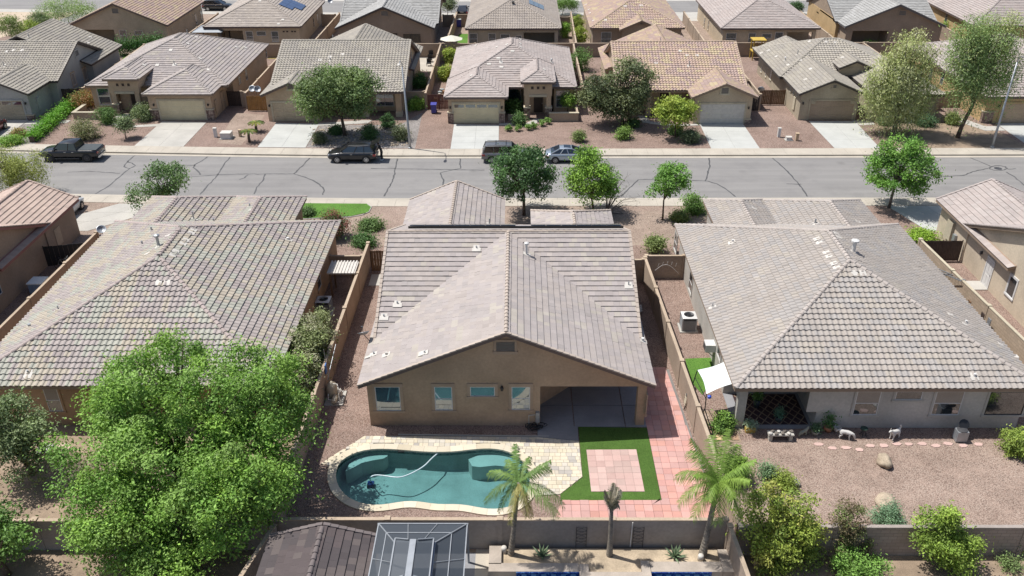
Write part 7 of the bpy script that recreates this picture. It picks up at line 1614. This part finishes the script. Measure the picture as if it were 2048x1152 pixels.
m.tube([(-34.75,57.7,.34),(-34.5,57.7,.8),(-33.95,57.7,.8),(-33.75,57.7,.34)],.018,5).tube([(-34.5,57.7,.8),(-34.25,57.7,.36),(-33.95,57.7,.8)],.018,5).tube([(-34.75,57.7,.34),(-34.25,57.7,.36)],.015,5); m.build('frame', M_['galv'], bk); MB().box(-34.62,-34.38,57.62,57.78,.86,.92).build('saddle', M_['black'], bk); MB().tube([(-33.97,57.45,.98),(-33.93,57.7,.95),(-33.97,57.95,.98)],.015,5).build('handlebar', M_['galv'], bk)
wh = thing('wall_hose','loop of grey hose on a bracket on the right wall of the pool yard','hose',(9.75,40.5,.6)); MB().tube([(9.66,40.5+.28*math.cos(i*.45),.75+.22*math.sin(i*.45)-.012*i) for i in range(34)],.02,5).build('hose_loop', M_['plastic_beige'], wh); MB().box(9.66,9.82,40.4,40.6,.85,1.0).build('bracket', M_['darksteel'], wh)
# ---------------------------------------------------------------- yard behind the pool wall (bottom edge)
sb_ = [Block(-11.05,-6.2,20.5,28.15,'y','gg',2.3,.2,(False,True),.30)]
h = thing('garden_pavilion','pavilion with dark brown tiled roof at the bottom edge','pavilion',(-8.6,25,0))
roof(h, sb_, 'flat', PAL['dark'], M_['fa_dark'], 61, 200, True, (.17,.145,.14), True, None, .14)
for x in (-10.7,-6.55):
    for y in (21.5,27.7): MB().box(x-.12,x+.12,y-.12,y+.12,0,2.35).build('post', M_['st_brown'], h)
MB().box(-10.8,-6.45,27.6,27.75,2.1,2.32).build('beam', M_['st_brown'], h)
yard_wall('dark wall left of the tiled pavilion at the bottom edge',(-12.9,22.5),(-11.3,29.3),2,1.7,mat='st_wallg')
yard_wall('wall right of the planter at the bottom edge',(10.1,22.5),(9.75,29.4),2,1.7,mat='st_wallb')
# screened enclosure: aluminium frame with grey mesh panels
sc = thing('screen_gazebo','screened gazebo with white frame and grey mesh panels at the bottom edge','gazebo',(-4.3,25.5,0))
mm_, mn, mb_ = newmat('mesh_screen'); mb_.inputs['Base Color'].default_value = (.055,.066,.08,1); mb_.inputs['Roughness'].default_value = .6
tt = node(mn,'ShaderNodeBsdfTransparent'); mx = node(mn,'ShaderNodeMixShader'); mx.inputs[0].default_value = .9; mn.links.new(tt.outputs[0],mx.inputs[1]); mn.links.new(mb_.outputs[0],mx.inputs[2]); mn.links.new(mx.outputs[0],mn.nodes['Material Output'].inputs[0])
x0,x1,y1,y0,ze = -6.3,-2.3,28.8,20.5,2.45; xi0,xi1,yi1,yi0,zi = -5.3,-3.55,26.9,22.4,3.25
Oq = [Vector((x0,y1,ze)),Vector((x1,y1,ze)),Vector((x1,y0,ze)),Vector((x0,y0,ze))]; Iq = [Vector((xi0,yi1,zi)),Vector((xi1,yi1,zi)),Vector((xi1,yi0,zi)),Vector((xi0,yi0,zi))]
fr = MB()
for i in range(4):
    j = (i+1)%4; fr.bar(Oq[i],Oq[j],.05,.05); fr.bar(Iq[i],Iq[j],.05,.05); fr.bar(Oq[i],Iq[i],.05,.05); m1 = Oq[i].lerp(Iq[i],.5); m2 = Oq[j].lerp(Iq[j],.5); fr.bar(m1,m2,.035,.04)
    n_ = 2 if i%2 == 0 else 3
    for k in range(1,n_+1):
        f_ = k/(n_+1); fr.bar(Oq[i].lerp(Oq[j],f_),Iq[i].lerp(Iq[j],f_),.035,.04)
    nn2 = n_+1
    for k in range(nn2):
        for a_,b_ in ((0,.5),(.5,1)):
            q = []
            for f_,w_ in ((k/nn2,a_),((k+1)/nn2,a_),((k+1)/nn2,b_),(k/nn2,b_)): q.append((Oq[i].lerp(Oq[j],f_)).lerp(Iq[i].lerp(Iq[j],f_),w_)-Vector((0,0,.02)))
            MB().face(q[::-1]).build('mesh_panel', mm_, sc)
for v in Oq: fr.bar((v.x,v.y,0),v,.09,.09,(1,0,0))
fr.build('frame', M_['galv'], sc)
xc = (xi0+xi1)/2; lt = MB().box(xc-.13,xc+.13,yi0+.3,yi1-.35,zi+.5,zi+.56).build('lantern_ridge', M_['galv'], sc)
for s in (-1,1):
    MB().face([(xc+s*.13,yi1-.35,zi+.5),(xc+s*.13,yi0+.3,zi+.5),(xc+s*.8,yi0,zi+.22),(xc+s*.8,yi1,zi+.22)][::s]).build('mesh_panel', mm_, sc)
    MB().box(xc+s*.82-.03,xc+s*.82+.03,yi0,yi1,zi,zi+.22).build('lantern_side', plain('lantern_blue',(.03,.05,.12),.4), sc)
fr = MB()
for s in (-1,1):
    for yy in (yi1,yi0+2.2): fr.bar((xc+s*.2,yy-(.35 if yy == yi1 else 0),zi+.53),(xc+s*.82,yy,zi+.24),.05,.05)
    fr.bar((xc+s*.82,yi0,zi+.24),(xc+s*.82,yi1,zi+.24),.05,.05)
fr.build('lantern_frame', M_['galv'], sc)
pad('patio_paving', M_['patio_slab'], [(-6.6,18),(-2.0,18),(-2.0,29.4),(-6.6,29.4)], .012); pad('patio_paving', M_['walk'], [(-2.0,18),(9.6,18),(9.6,29.6),(-2.0,29.6)], .012)
# planter
pn_ = thing('raised_planter','raised planter with stone coping and sandy soil under the palms','planter',(4.2,28.7,0)); stc = pm('planter_stone',(.42,.36,.30),.9,.15,1.5)
MB().prism([(-1.0,27.95),(9.3,27.95),(9.3,29.45),(-1.0,29.45)],.0,.24).build('soil', pm('planter_soil',(.50,.40,.28),.95,.25,1.2,15,.12,.4,25), pn_)
for a,b,c,d in ((-1.35,-.78,28.3,29.4),(-1.35,2.75,27.85,28.35),(2.77,6.0,27.3,27.84),(2.77,3.2,27.84,28.3),(5.6,6.0,27.84,28.5),(6.02,9.25,27.85,28.45),(9.27,10.0,27.85,29.2)): MB().box(a,b,c,d,-.02,.46).build('planter_wall', stc, pn_)
tile_m, tn_, tb_ = newmat('blue_tile'); pos = position(tn_); vo = node(tn_,'ShaderNodeTexVoronoi'); vo.distance = 'CHEBYCHEV'; vo.inputs['Scale'].default_value = 16; tn_.links.new(pos,vo.inputs[0]); se = node(tn_,'ShaderNodeSeparateColor'); tn_.links.new(vo.outputs['Color'],se.inputs[0]); tn_.links.new(ramp(tn_,se.outputs[0],[(0,(.008,.015,.10)),(.55,(.02,.05,.22)),(1,(.10,.20,.36))]),tb_.inputs[0]); tb_.inputs['Roughness'].default_value = .15
for i,(a,b) in enumerate(((-.1,2.75),(6.02,8.75))): 
    bw = MB().box(a,b,27.8,27.848,-.3,.44).build('tile_band', tile_m, pn_)
    for k in range(6): x = a+.25+k*(b-a-.4)/5.5; MB().box(x,x+.22,27.79,27.799,.12,.34).build('tile', plain('tile_pale',(.16,.30,.44),.2) if 'tile_pale' not in M_ else M_['tile_pale'], bw); M_.setdefault('tile_pale', bpy.data.materials['tile_pale'])
structure(pad('lower_pool', mul and plain('lower_pool_water',(.01,.05,.16),.05), [(-.1,20),(8.8,20),(8.8,27.79),(-.1,27.79)], .03))
for lb_,px,py in (('round white garden speaker beside the first palm',1008,1102),('round white garden speaker beside the third palm',1401,1118)):
    p = G(px,py,.3); tag(MB().lathe([(.09,.2),(.14,.24),(.14,.5),(.12,.56),(.03,.58)],(p.x,p.y,0),14).build('garden_speaker', M_['offwhite'], None, True),lb_,'speaker')
for lb_,px in (('left iron trellis standing against the stucco wall',1162),('right iron trellis standing against the stucco wall',1275)):
    p = OY(px,1090,29.55); t = thing('trellis', lb_, 'trellis', (p.x,29.55,0)); m = MB(); w_ = .24
    for s in (-1,1): m.tube([(p.x+s*w_,29.56,.2),(p.x+s*w_,29.56,1.5)],.014,5)
    for k in range(6): m.tube([(p.x-w_,29.56,.35+k*.22),(p.x+w_,29.56,.35+k*.22+.0)],.01,4)
    for k in range(5): m.tube([(p.x-w_,29.56,.4+k*.22),(p.x+w_,29.56,.62+k*.22)],.008,4).tube([(p.x+w_,29.56,.4+k*.22),(p.x-w_,29.56,.62+k*.22)],.008,4)
    m.build('iron_frame', M_['black'], t)
p = OY(1262,1075,29.6); tag(MB().tube([(p.x,29.6,.2),(p.x+.02,29.6,1.75)],.03,6).build('drain_pipe', M_['white']),'white drain pipe on the stucco wall beside a trellis','pipe')
